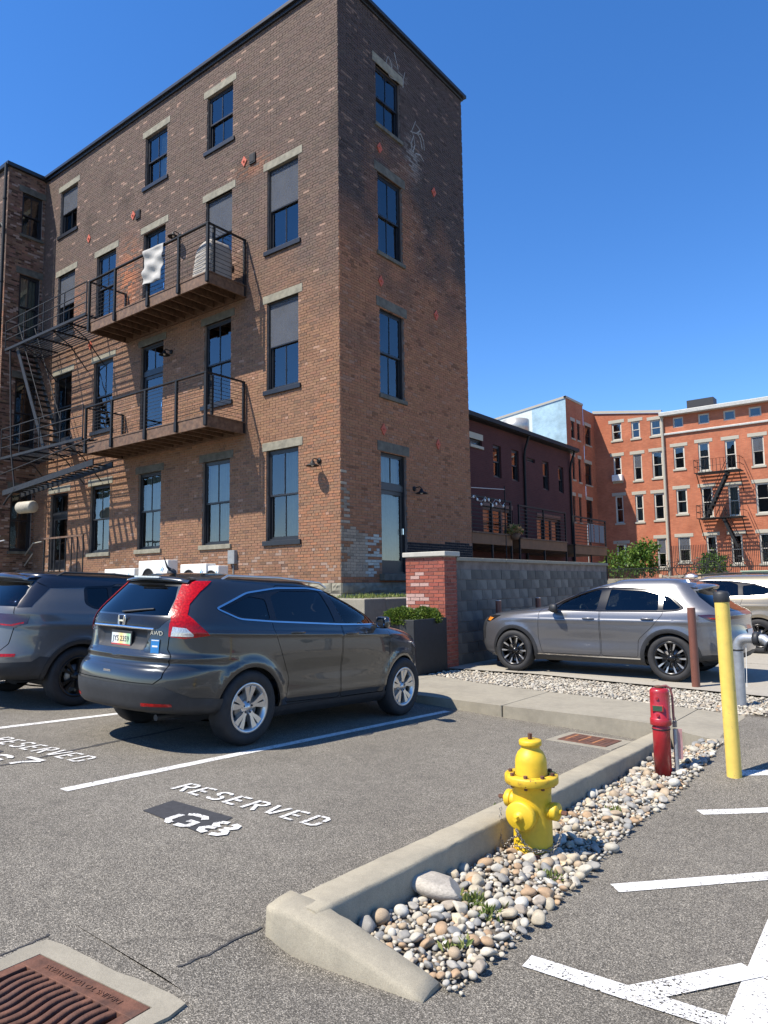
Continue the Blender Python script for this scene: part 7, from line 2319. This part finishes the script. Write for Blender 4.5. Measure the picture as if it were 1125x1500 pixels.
def crv_extra(car, sh, par):
    tg = par['tailgate']
    MB().tube([(rear_x(sh, abs(y), 1.10) - .012, y, 1.10 - .01 * abs(y)) for y in np.linspace(-.47, .47, 15)], .014, 8).build('chrome_bar', M['chrome'], tg)
    # emblem: rounded frame with the letter
    x = rear_x(sh, 0, 1.155) - .016; mb = MB()
    for a, b in (((-.030, -.045), (-.042, .045)), ((.030, -.045), (.042, .045)), ((-.033, .0), (.033, .0)), ): mb.bar((x, a[0], 1.153 + a[1]), (x - .002, b[0], 1.153 + b[1]), .016, .012, 0, (1, 0, 0))
    mb.tube([(x - .001, .055 * math.copysign(abs(math.cos(t)) ** .45, math.cos(t)) * (1 + .12 * math.sin(t)), 1.153 + .055 * math.copysign(abs(math.sin(t)) ** .45, math.sin(t))) for t in [k * 2 * math.pi / 28 for k in range(28)]], .0045, 6, closed=True); mb.build('emblem', M['chrome'], tg)
    def turned(y, z):
        a = math.atan2(rear_x(sh, abs(y) + .05, z) - rear_x(sh, abs(y) - .05, z), .1); return a if y > 0 else -a
    RT = lambda x, y, z, tilt=0: Matrix.Translation((x, y, z)) @ Matrix(((0, 0, -1, 0), (-1, 0, 0, 0), (0, 1, 0, 0), (0, 0, 0, 1))) @ Matrix.Rotation(tilt, 4, 'X')
    # licence plate
    xp = rear_x(sh, 0, .99) - .022
    o = MB().box((xp - .006, -.165, .912), (xp, .165, 1.06)).build('plate_frame', M['trim'], tg, bevel=.006)
    m_, nt_, b_ = _new('plate_print'); v = coords(nt_); sx_ = nd(nt_, 'ShaderNodeSeparateXYZ'); nt_.links.new(v, sx_.inputs[0]); mr = nd(nt_, 'ShaderNodeMapRange'); mr.inputs[1].default_value = .16; mr.inputs[2].default_value = -.16; nt_.links.new(sx_.outputs['Y'], mr.inputs[0])
    r_ = ramp(nt_, [(0, (.55, .62, .66)), (.3, (.62, .62, .55)), (.5, (.75, .55, .18)), (.68, (.65, .6, .45)), (.85, (.25, .5, .25)), (1, (.5, .6, .55))]); nt_.links.new(mr.outputs[0], r_.inputs[0]); nt_.links.new(r_.outputs[0], b_.inputs['Base Color']); b_.inputs['Roughness'].default_value = .4
    MB().box((xp - .009, -.15, .922), (xp - .006, .15, 1.035)).build('licence_plate', m_, tg)
    ink = mat('plate_ink', (.03, .04, .07), .5)
    plate_text('JYS 2359', .072, ink, tg, RT(xp - .0102, 0, .982))
    red = mat('print_red', (.45, .05, .05), .5); MB().box((xp - .0098, -.15, .923), (xp - .009, .15, .936)).build('plate_band', red, tg)
    plate_text('CR-V', .062, M['chrome'], tg, Matrix.Translation((rear_x(sh, .50, 1.06) - .010, .50, 1.06)) @ Matrix.Rotation(-turned(.50, 1.06), 4, 'Z') @ RT(0, 0, 0))
    plate_text('AWD', .056, M['chrome'], tg, Matrix.Translation((rear_x(sh, .50, 1.06) - .010, -.50, 1.06)) @ Matrix.Rotation(-turned(-.50, 1.06), 4, 'Z') @ RT(0, 0, 0))
    # blue sticker
    TS = Matrix.Translation((rear_x(sh, .50, .94) - .007, -.50, .94)) @ Matrix.Rotation(-turned(-.50, .94), 4, 'Z')
    o = MB().box((-.002, -.045, -.065), (0, .045, .065), 0, TS).build('sticker', M['logo_blue'], tg)
    MB().box((-.003, -.03, -.005), (-.002, .03, .01), 0, TS).box((-.003, -.04, .052), (-.002, .04, .06), 0, TS).build('sticker_print', M['white_plastic'], tg)
    MB().box((rear_x(sh, 0, .70) - .004, -.055, .685), (rear_x(sh, 0, .70) + .01, .055, .705)).build('grip', M['chrome'], tg)
    # spoiler with high stop lamp, wiper, exhaust, tow cover
    V = []; n = 13
    for k in range(n):
        y = -.50 + k / 12; xx = .375 + .10 * (abs(y) / .5) ** 2.4; zz = 1.565 - .028 * (abs(y) / .5) ** 2
        V += [(xx, y, zz), (xx + .02, y, zz + .022), (xx + .30, y, zz + .055), (xx + .30, y, zz - .01), (xx + .01, y, zz - .015)]
    mb = MB(); mb.add(V, [(k * 5 + j, (k + 1) * 5 + j, (k + 1) * 5 + (j + 1) % 5, k * 5 + (j + 1) % 5) for k in range(n - 1) for j in range(5)] + [(4, 3, 2, 1, 0), tuple((n - 1) * 5 + j for j in range(5))], 0, True); sp = mb.build('spoiler', PAINT_A, car)
    MB().box((.364, -.20, 1.572), (.382, .20, 1.588)).build('stop_lamp', M['clear_lens'], sp)
    MB().tube([(rear_x(sh, 0, 1.24) - .02, .05, 1.235), (rear_x(sh, .2, 1.26) - .012, -.2, 1.262), (rear_x(sh, .35, 1.28) - .01, -.36, 1.278)], .009, 6).build('wiper', M['trim'], car)
    MB().tube([(.22, -.50, .30), (.6, -.48, .30)], .028, 14).build('exhaust', M['trim'], car)
    MB().tube([(.66, 0, 1.65), (.60, 0, 1.69), (.55, 0, 1.79)], [.022, .010, .004], 8).build('antenna', M['trim'], car)
    MB().lathe([(.05, -.02), (.045, .01), (.02, .03), (0, .034)], 14, 0, TR(.66, 0, 1.645)).build('antenna_base', M['trim'], car)


pA = {'body': (PAINT_A, 0, .02, 'both'), 'cladding': (M['trim'], .004, .02, 'both'), 'reflector': (M['red_lens'], .006, .01, 'side'), 'front_door': (PAINT_A, 0, .02, 'side'), 'rear_door': (PAINT_A, 0, .02, 'side'), 'chrome_trim': (M['chrome'], .004, .012, 'side'), 'window_frame': (M['pillar_gloss'], -.001, .012, 'side'),
      'front_window': (M['car_glass'], -.006, 0, 'side'), 'rear_window': (M['dark_glass'], -.006, 0, 'side'), 'quarter_window': (M['dark_glass'], -.006, 0, 'side'), 'tailgate': (PAINT_A, 0, .02, 'both'), 'garnish': (M['black_alloy'], .002, .012, 'both'), 'plate_panel': (M['trim'], .001, .012, 'both'),
      'rear_screen': (M['dark_glass'], .0, .006, 'both'), 'tail_light': (M['red_lens'], .008, .02, 'side'), 'reverse_light': (M['clear_lens'], .010, .01, 'side'), 'bonnet_gap': (PAINT_A, .002, .014, 'both'), 'head_lamp': (M['clear_lens'], .003, .012, 'side'), 'wind_screen': (M['car_glass'], -.002, .006, 'both')}
spec_a = dict(shell=crv_shell, polys=crv_polys, axles=(1.0, 3.62), rt=.358, rr=.228, arch=.40, track=.80, wheel='ten', L=4.53, glass=('front_window', 'rear_window', 'quarter_window', 'rear_screen', 'wind_screen'), parts=pA, names={'bonnet_gap': 'bonnet'}, under={'front_window': 'front_door', 'rear_window': 'rear_door', 'reverse_light': 'tail_light'},
              seats=((2.1, -.36), (2.1, .36), (1.25, -.38), (1.25, 0), (1.25, .38)), dash=2.75, mirror=(2.98, 1.17, 1.01), handles=(('front_door', 2.52, 1.04), ('rear_door', 1.62, 1.065)), rails=((.80, 2.4, 1.60, .575),), paint=PAINT_A, extra=crv_extra)
ca = on_lot(364, 1093); cb = on_lot(588, 1048)
hd = math.atan2(cb[1] - ca[1], cb[0] - ca[0])
hd = rad(91.6)
fwd = Vector((math.cos(hd), math.sin(hd))); lft = Vector((-fwd.y, fwd.x))
rearc = Vector(ca[:2]) + lft * .91 - fwd * 1.0
CRV = build_car(spec_a, (rearc.x, rearc.y, lot_z(rearc.x, rearc.y)), hd, 'dark grey compact SUV with tall red tail lights and silver ten-spoke wheels', (GA, GB))

# ---------------------------------------------------------------- grey SUV with a black roof, left of it
PAINT_B = paint_mat('warm_grey_gloss', (.115, .113, .107), .12, .25, .32)
flb = arch_flare((.97, 3.60), .36, .41, .020)


def disp_b(X, Y, z, th):
    side = np.clip(np.sin(th), 0, 1) ** 6
    d = flb(X, Y, z, th) * side + .012 * np.exp(-((z - .98) / .03) ** 2) * side - .018 * np.exp(-((z - .66) / .13) ** 2) * side * np.clip(1 - np.abs(X - 2.3) / 1.2, 0, 1)
    return 0 * z, d, 0 * z


jeep_shell = dict(R=[(.22, .60), (.30, .50), (.35, .14), (.40, .04), (.52, .0), (.62, .005), (.68, .03), (.74, .05), (.9, .075), (1.0, .085), (1.12, .11), (1.22, .15), (1.35, .25), (1.47, .36), (1.54, .42), (1.57, .48)],
                  F=[(.22, 4.25), (.3, 4.34), (.45, 4.40), (.7, 4.40), (.9, 4.35), (1.0, 4.24), (1.05, 4.05), (1.09, 3.75), (1.12, 3.45), (1.15, 3.25), (1.2, 3.1), (1.35, 2.8), (1.47, 2.5), (1.54, 2.3), (1.57, 2.15)],
                  W=[(.22, .82), (.28, .88), (.4, .91), (.6, .93), (.85, .935), (1.0, .925), (1.1, .90), (1.16, .87), (1.28, .81), (1.40, .74), (1.49, .69), (1.54, .65), (1.57, .62)], ztop=1.64, zroof=1.57, disp=disp_b, nr=8.0, nf=5.0, mr=3.0, mf=2.5, z_a=1.12, z_b=1.22)


def jeep_polys(sh):
    p = []
    p += [('black_roof', RR((0, 1.515), (.55, 1.50)) + S((.62, 1.42), (1.02, 1.44), (2.3, 1.54)) + [('f', .5, 1.545), ('f', 0, 1.548)] + [('f', 0, 1.639), ('r', 0, 1.639)])]
    p += [('cladding', S((1.35, .22), (3.3, .22), (3.3, .37), (1.35, .37)))]
    p += [('cladding', RR((0, .22), (.82, .22)) + S((.66, .22), (.66, .60), (.48, .62)) + RR((.86, .56), (.70, .545), (0, .545)))]
    for k_, a in enumerate((.97, 3.60)):
        p += [('arch%d' % k_, circle(a, .355, .455)), ('hole', circle(a, .355, .405))]
    p += [('reflector', RR((.56, .605), (.78, .615), (.78, .65), (.56, .64)))]
    p += doored(S((1.5, .38), (2.32, .37), (2.32, 1.15), (2.2, 1.5), (1.5, 1.5), (1.27, 1.36), (1.27, 1.0), (1.45, .72)), 'rear_door')
    p += doored(S((2.335, .37), (3.2, .36), (3.25, 1.1), (3.1, 1.2), (2.8, 1.37), (2.4, 1.51), (2.215, 1.51), (2.335, 1.15)), 'front_door')
    dlo = round_poly(S((1.02, 1.24), (1.14, 1.175), (2.3, 1.15), (3.08, 1.13), (2.95, 1.23), (2.55, 1.42), (2.3, 1.49), (1.6, 1.49), (1.06, 1.45)), .05)
    p += [('window_frame', dlo), ('front_window', round_poly(inset(S((2.36, 1.16), (3.0, 1.15), (2.55, 1.40), (2.32, 1.47), (2.28, 1.47)), .012), .03)), ('rear_window', round_poly(S((1.42, 1.195), (2.24, 1.175), (2.2, 1.46), (1.45, 1.46)), .03)), ('quarter_window', round_poly(S((1.07, 1.25), (1.17, 1.2), (1.36, 1.195), (1.39, 1.45), (1.10, 1.43)), .03))]
    tg = RR((0, .68), (.64, .68), (.70, .76), (.72, 1.0), (.66, 1.2), (.58, 1.50), (0, 1.5))
    p += [('gap', tg), ('tailgate', RR((0, .686), (.634, .686), (.692, .764), (.712, 1.0), (.652, 1.2), (.572, 1.494), (0, 1.494)))]
    p += [('rear_screen', RR((0, 1.19), (.68, 1.19), (.64, 1.34), (.56, 1.475), (0, 1.49)))]
    p += [('pillar', RR((.685, 1.18), (.78, 1.19)) + S((.42, 1.24), (.62, 1.42)) + RR((.575, 1.50), (.65, 1.34)))]
    p += [('tail_light', RR((.36, 1.05), (.40, 1.105), (.72, 1.105)) + S((.22, 1.11), (.36, 1.085), (.34, 1.0), (.24, .955)) + RR((.74, .945), (.55, .955), (.42, .99)))]
    p += [('light_bar', RR((.44, .995), (.56, .972), (.74, .962)) + S((.22, .968), (.31, 1.0), (.31, 1.018), (.21, .984)) + RR((.72, .978), (.56, .988), (.45, 1.008)))]
    p += [('bonnet', [('f', 0, .98), ('f', .6, .99)] + S((3.9, 1.05), (3.4, 1.11)) + [('f', 0, 1.14)])]
    p += [('wind_screen', [('f', 0, 1.17), ('f', .72, 1.18), ('f', .58, 1.49), ('f', .52, 1.52), ('f', 0, 1.53)])]
    return p


def jeep_extra(car, sh, par):
    V = []; n = 13
    for k in range(n):
        y = -.58 + 1.16 * k / 12; xx = .30 + .10 * (abs(y) / .58) ** 2.4; zz = 1.545 - .03 * (abs(y) / .58) ** 2
        V += [(xx, y, zz), (xx + .02, y, zz + .022), (xx + .34, y, zz + .06), (xx + .34, y, zz - .01), (xx + .01, y, zz - .018)]
    mb = MB(); mb.add(V, [(k * 5 + j, (k + 1) * 5 + j, (k + 1) * 5 + (j + 1) % 5, k * 5 + (j + 1) % 5) for k in range(n - 1) for j in range(5)] + [(4, 3, 2, 1, 0), tuple((n - 1) * 5 + j for j in range(5))], 0, True); mb.build('spoiler', BLACK_GLOSS, car)
    MB().box((rear_x(sh, 0, .85) - .006, -.16, .80), (rear_x(sh, 0, .85) + .004, .16, .92)).build('licence_plate', M['white_plastic'], par['tailgate'], bevel=.004)
    for sd_ in (-1, 1): MB().tube([(.03, sd_ * .45, .30), (.3, sd_ * .45, .32)], .04, 14).build('exhaust', M['chrome'], car)
    MB().tube([(rear_x(sh, 0, 1.2) - .02, .0, 1.2), (rear_x(sh, .2, 1.22) - .012, -.25, 1.225)], .009, 6).build('wiper', M['trim'], car)


BLACK_GLOSS = paint_mat('black_gloss', (.008, .008, .010), .1, .0, .25)
pB = {'body': (PAINT_B, 0, .02, 'both'), 'black_roof': (BLACK_GLOSS, .002, .015, 'both'), 'pillar': (BLACK_GLOSS, .003, .012, 'side'), 'cladding': (M['trim'], .004, .02, 'both'), 'arch0': (M['trim'], .010, .03, 'side'), 'arch1': (M['trim'], .010, .03, 'side'), 'reflector': (M['red_lens'], .006, .01, 'side'), 'front_door': (PAINT_B, 0, .02, 'side'), 'rear_door': (PAINT_B, 0, .02, 'side'), 'window_frame': (M['pillar_gloss'], -.001, .012, 'side'),
      'front_window': (M['car_glass'], -.006, 0, 'side'), 'rear_window': (M['dark_glass'], -.006, 0, 'side'), 'quarter_window': (M['dark_glass'], -.006, 0, 'side'), 'tailgate': (PAINT_B, 0, .02, 'both'), 'rear_screen': (M['dark_glass'], 0, .006, 'both'), 'tail_light': (M['smoke_lens'], .010, .02, 'side'), 'light_bar': (M['red_lens'], .012, .01, 'side'), 'bonnet': (PAINT_B, .002, .014, 'both'), 'wind_screen': (M['car_glass'], -.002, .006, 'both')}
spec_b = dict(shell=jeep_shell, polys=jeep_polys, axles=(.97, 3.60), rt=.362, rr=.235, arch=.405, track=.815, wheel='black', L=4.40, glass=('front_window', 'rear_window', 'quarter_window', 'rear_screen', 'wind_screen'), parts=pB, names={'arch0': 'wheel_arch', 'arch1': 'wheel_arch'}, under={'front_window': 'front_door', 'rear_window': 'rear_door', 'light_bar': 'tail_light'},
              seats=((2.1, -.36), (2.1, .36), (1.25, -.38), (1.25, .38)), dash=2.7, mirror=(2.95, 1.16, 1.04), handles=(('front_door', 2.48, 1.03), ('rear_door', 1.62, 1.05)), rails=((.75, 2.3, 1.60, .60),), rail_mat=M['trim'], paint=PAINT_B, extra=jeep_extra)
jx, jy = -8.40 - .93, 3.70
build_car(spec_b, (jx, jy, lot_z(jx, jy)), rad(91.2), 'grey SUV with black roof, smoked tail lights and black wheels', (GA, GB))

# ---------------------------------------------------------------- silver-grey crossover facing the block wall
PAINT_C = paint_mat('pale_metallic_grey', (.145, .147, .156), .25, .6, .36)
flc = arch_flare((.98, 3.635), .35, .40, .016)


def disp_c(X, Y, z, th):
    side = np.clip(np.sin(th), 0, 1) ** 6
    d = flc(X, Y, z, th) * side + .014 * np.exp(-((z - .90) / .03) ** 2) * side - .024 * np.exp(-((z - .58) / .12) ** 2) * side * np.clip(1 - np.abs(X - 2.3) / 1.25, 0, 1)
    return 0 * z, d, 0 * z


hrv_shell = dict(R=[(.22, .55), (.30, .42), (.34, .12), (.40, .04), (.52, .0), (.66, .01), (.78, .04), (.9, .05), (1.0, .045), (1.06, .10), (1.12, .22), (1.2, .34), (1.32, .50), (1.42, .62), (1.49, .70), (1.52, .80)],
                 F=[(.22, 4.42), (.3, 4.52), (.45, 4.57), (.65, 4.57), (.8, 4.54), (.9, 4.46), (.98, 4.25), (1.03, 3.95), (1.06, 3.65), (1.085, 3.40), (1.11, 3.22), (1.15, 3.1), (1.28, 2.78), (1.40, 2.42), (1.48, 2.15), (1.52, 1.95)],
                 W=[(.22, .80), (.28, .86), (.4, .895), (.6, .91), (.82, .92), (.95, .912), (1.03, .89), (1.09, .86), (1.2, .80), (1.32, .73), (1.42, .67), (1.49, .62), (1.52, .59)], ztop=1.59, zroof=1.52, disp=disp_c, nr=8.0, nf=4.6, mr=3.0, mf=2.6, z_a=1.07, z_b=1.16)


def hrv_polys(sh):
    p = [('cladding', S((1.3, .22), (3.3, .22), (3.3, .31), (1.3, .31))), ('sill_trim', S((1.33, .31), (3.3, .315), (3.3, .335), (1.33, .33)))]
    p += [('cladding', RR((0, .22), (.82, .22)) + S((.66, .22), (.66, .40), (.4, .42)) + RR((.84, .42), (0, .46)))]
    for k_, a in enumerate((.98, 3.635)): p += [('arch%d' % k_, circle(a, .345, .455)), ('hole', circle(a, .345, .395))]
    p += doored(S((1.47, .34), (2.06, .34), (2.06, 1.06), (1.95, 1.44), (1.3, 1.42), (1.08, 1.32), (1.06, 1.02), (1.25, .80), (1.45, .62)), 'rear_door')
    p += doored(S((2.073, .34), (3.1, .34), (3.16, .6), (3.14, 1.07), (2.95, 1.14), (2.6, 1.34), (2.25, 1.46), (1.963, 1.45), (2.073, 1.06)), 'front_door')
    dlo = round_poly(S((.74, 1.11), (.85, 1.065), (1.1, 1.05), (2.06, 1.045), (3.02, 1.055), (2.78, 1.205), (2.45, 1.36), (2.15, 1.425), (1.8, 1.435), (1.35, 1.405), (1.02, 1.34)), .05)
    p += [('chrome_trim', dlo), ('window_frame', inset(dlo, .012)), ('front_window', round_poly(S((2.12, 1.07), (2.86, 1.075), (2.70, 1.20), (2.42, 1.33), (2.15, 1.395), (2.08, 1.395)), .03)), ('rear_window', round_poly(S((1.14, 1.075), (1.98, 1.07), (1.93, 1.405), (1.38, 1.375), (1.15, 1.32)), .03)), ('quarter_window', round_poly(S((.80, 1.115), (.88, 1.09), (1.07, 1.08), (1.07, 1.31), (1.0, 1.29)), .03))]
    p += [('fuel_flap', round_poly(S((.66, .88), (.93, .88), (.93, 1.0), (.66, 1.0)), .03))]
    p += [('rear_screen', RR((0, 1.06), (.72, 1.07), (.64, 1.28), (.52, 1.43), (0, 1.44)))]
    p += [('tail_light', RR((0, .95), (.6, .955), (.74, .91)) + S((.22, .89), (.40, .93), (.56, 1.01), (.40, 1.02), (.2, 1.0)) + RR((.72, 1.01), (.5, 1.0), (0, 1.0)))]
    p += [('light_bar', S((.16, .935), (.36, .955), (.44, .975), (.2, .965)))]
    p += [('head_lamp', S((3.94, .955), (4.18, .95), (4.32, .90), (4.33, .84), (4.22, .83), (4.08, .88))), ('amber_lamp', S((4.10, .905), (4.24, .915), (4.26, .86), (4.18, .85)))]
    p += [('grille', [('f', 0, .50), ('f', .62, .52), ('f', .66, .80), ('f', .6, .90), ('f', 0, .92)])]
    p += [('bonnet', [('f', 0, .955), ('f', .6, .96)] + S((3.95, 1.0), (3.35, 1.065)) + [('f', 0, 1.095)])]
    p += [('wind_screen', [('f', 0, 1.12), ('f', .72, 1.13), ('f', .56, 1.44), ('f', .50, 1.475), ('f', 0, 1.485)])]
    return p


def hrv_extra(car, sh, par):
    V = []; n = 13
    for k in range(n):
        y = -.56 + 1.12 * k / 12; xx = .46 + .14 * (abs(y) / .56) ** 2.2; zz = 1.445 - .05 * (abs(y) / .56) ** 2
        V += [(xx, y, zz), (xx + .02, y, zz + .02), (xx + .42, y, zz + .085), (xx + .42, y, zz - .01), (xx + .01, y, zz - .02)]
    mb = MB(); mb.add(V, [(k * 5 + j, (k + 1) * 5 + j, (k + 1) * 5 + (j + 1) % 5, k * 5 + (j + 1) % 5) for k in range(n - 1) for j in range(5)] + [(4, 3, 2, 1, 0), tuple((n - 1) * 5 + j for j in range(5))], 0, True); mb.build('spoiler', PAINT_C, car)
    mb = MB(); mb.lathe([(.07, 0), (.06, .03), (.02, .055), (0, .058)], 14, 0, TR(.85, 0, 1.585, s=(1.6, .7, 1))); mb.build('antenna_fin', M['alloy'], car)
    MB().box((rear_x(sh, 0, .72) - .006, -.16, .66), (rear_x(sh, 0, .72) + .004, .16, .78)).build('licence_plate', M['white_plastic'], car, bevel=.004)


pC = {'body': (PAINT_C, 0, .02, 'both'), 'cladding': (M['trim'], .004, .02, 'both'), 'sill_trim': (M['chrome'], .008, .012, 'side'), 'arch0': (M['trim'], .010, .03, 'side'), 'arch1': (M['trim'], .010, .03, 'side'), 'front_door': (PAINT_C, 0, .02, 'side'), 'rear_door': (PAINT_C, 0, .02, 'side'), 'chrome_trim': (M['pillar_gloss'], .003, .01, 'side'), 'window_frame': (M['pillar_gloss'], -.001, .012, 'side'), 'fuel_flap': (PAINT_C, .002, .01, 'side'), 'grille': (M['trim'], .004, .02, 'both'),
      'front_window': (M['car_glass'], -.006, 0, 'side'), 'rear_window': (M['dark_glass'], -.006, 0, 'side'), 'quarter_window': (M['dark_glass'], -.006, 0, 'side'), 'rear_screen': (M['dark_glass'], .0, .006, 'both'), 'tail_light': (M['smoke_lens'], .008, .02, 'side'), 'light_bar': (M['red_lens'], .010, .01, 'side'), 'head_lamp': (M['black_alloy'], .004, .012, 'side'), 'amber_lamp': (M['amber_lens'], .006, .01, 'side'), 'bonnet': (PAINT_C, .002, .014, 'both'), 'wind_screen': (M['car_glass'], -.002, .006, 'both')}
spec_c = dict(shell=hrv_shell, polys=hrv_polys, axles=(.98, 3.635), rt=.352, rr=.24, arch=.395, track=.80, wheel='vee', L=4.57, glass=('front_window', 'rear_window', 'quarter_window', 'rear_screen', 'wind_screen'), parts=pC, names={'arch0': 'wheel_arch', 'arch1': 'wheel_arch'}, under={'front_window': 'front_door', 'rear_window': 'rear_door', 'light_bar': 'tail_light', 'amber_lamp': 'head_lamp'},
              seats=((1.95, -.36), (1.95, .36), (1.15, -.38), (1.15, .38)), dash=2.6, mirror=(2.80, 1.10, 1.02), mirror_paint=False, handles=(('front_door', 2.25, .93), ('rear_door', 1.30, .94)), paint=PAINT_C, extra=hrv_extra)
build_car(spec_c, (-2.36, 11.36 + .92, PAD), rad(180.0), 'silver grey crossover facing the block wall beyond the gravel')

# ---------------------------------------------------------------- tan SUV at the right edge
PAINT_D = paint_mat('tan_metallic', (.24, .205, .145), .18, .4, .35)
import copy as _cp
tan_shell = dict(crv_shell); tan_shell['disp'] = disp_b; tan_shell['R'] = [(z, r * .8) for z, r in crv_shell['R']]
pD = {k: ((PAINT_D,) + v[1:] if v[0] is PAINT_A else v) for k, v in pA.items()}; pD['chrome_trim'] = (M['alloy'],) + pA['chrome_trim'][1:]
spec_d = dict(spec_a); spec_d.update(shell=tan_shell, parts=pD, paint=PAINT_D, wheel='black', rails=((.6, 2.6, 1.63, .57),), rail_h=.05, rail_mat=M['grey_metal'], extra=lambda c, s_, p: None)
q = on_y(1112, 935, 16.6)
build_car(spec_d, (q[0] + 1.0, 16.6 + .92, PAD), rad(180.0), 'tan SUV with roof rails parked beyond the silver grey crossover')
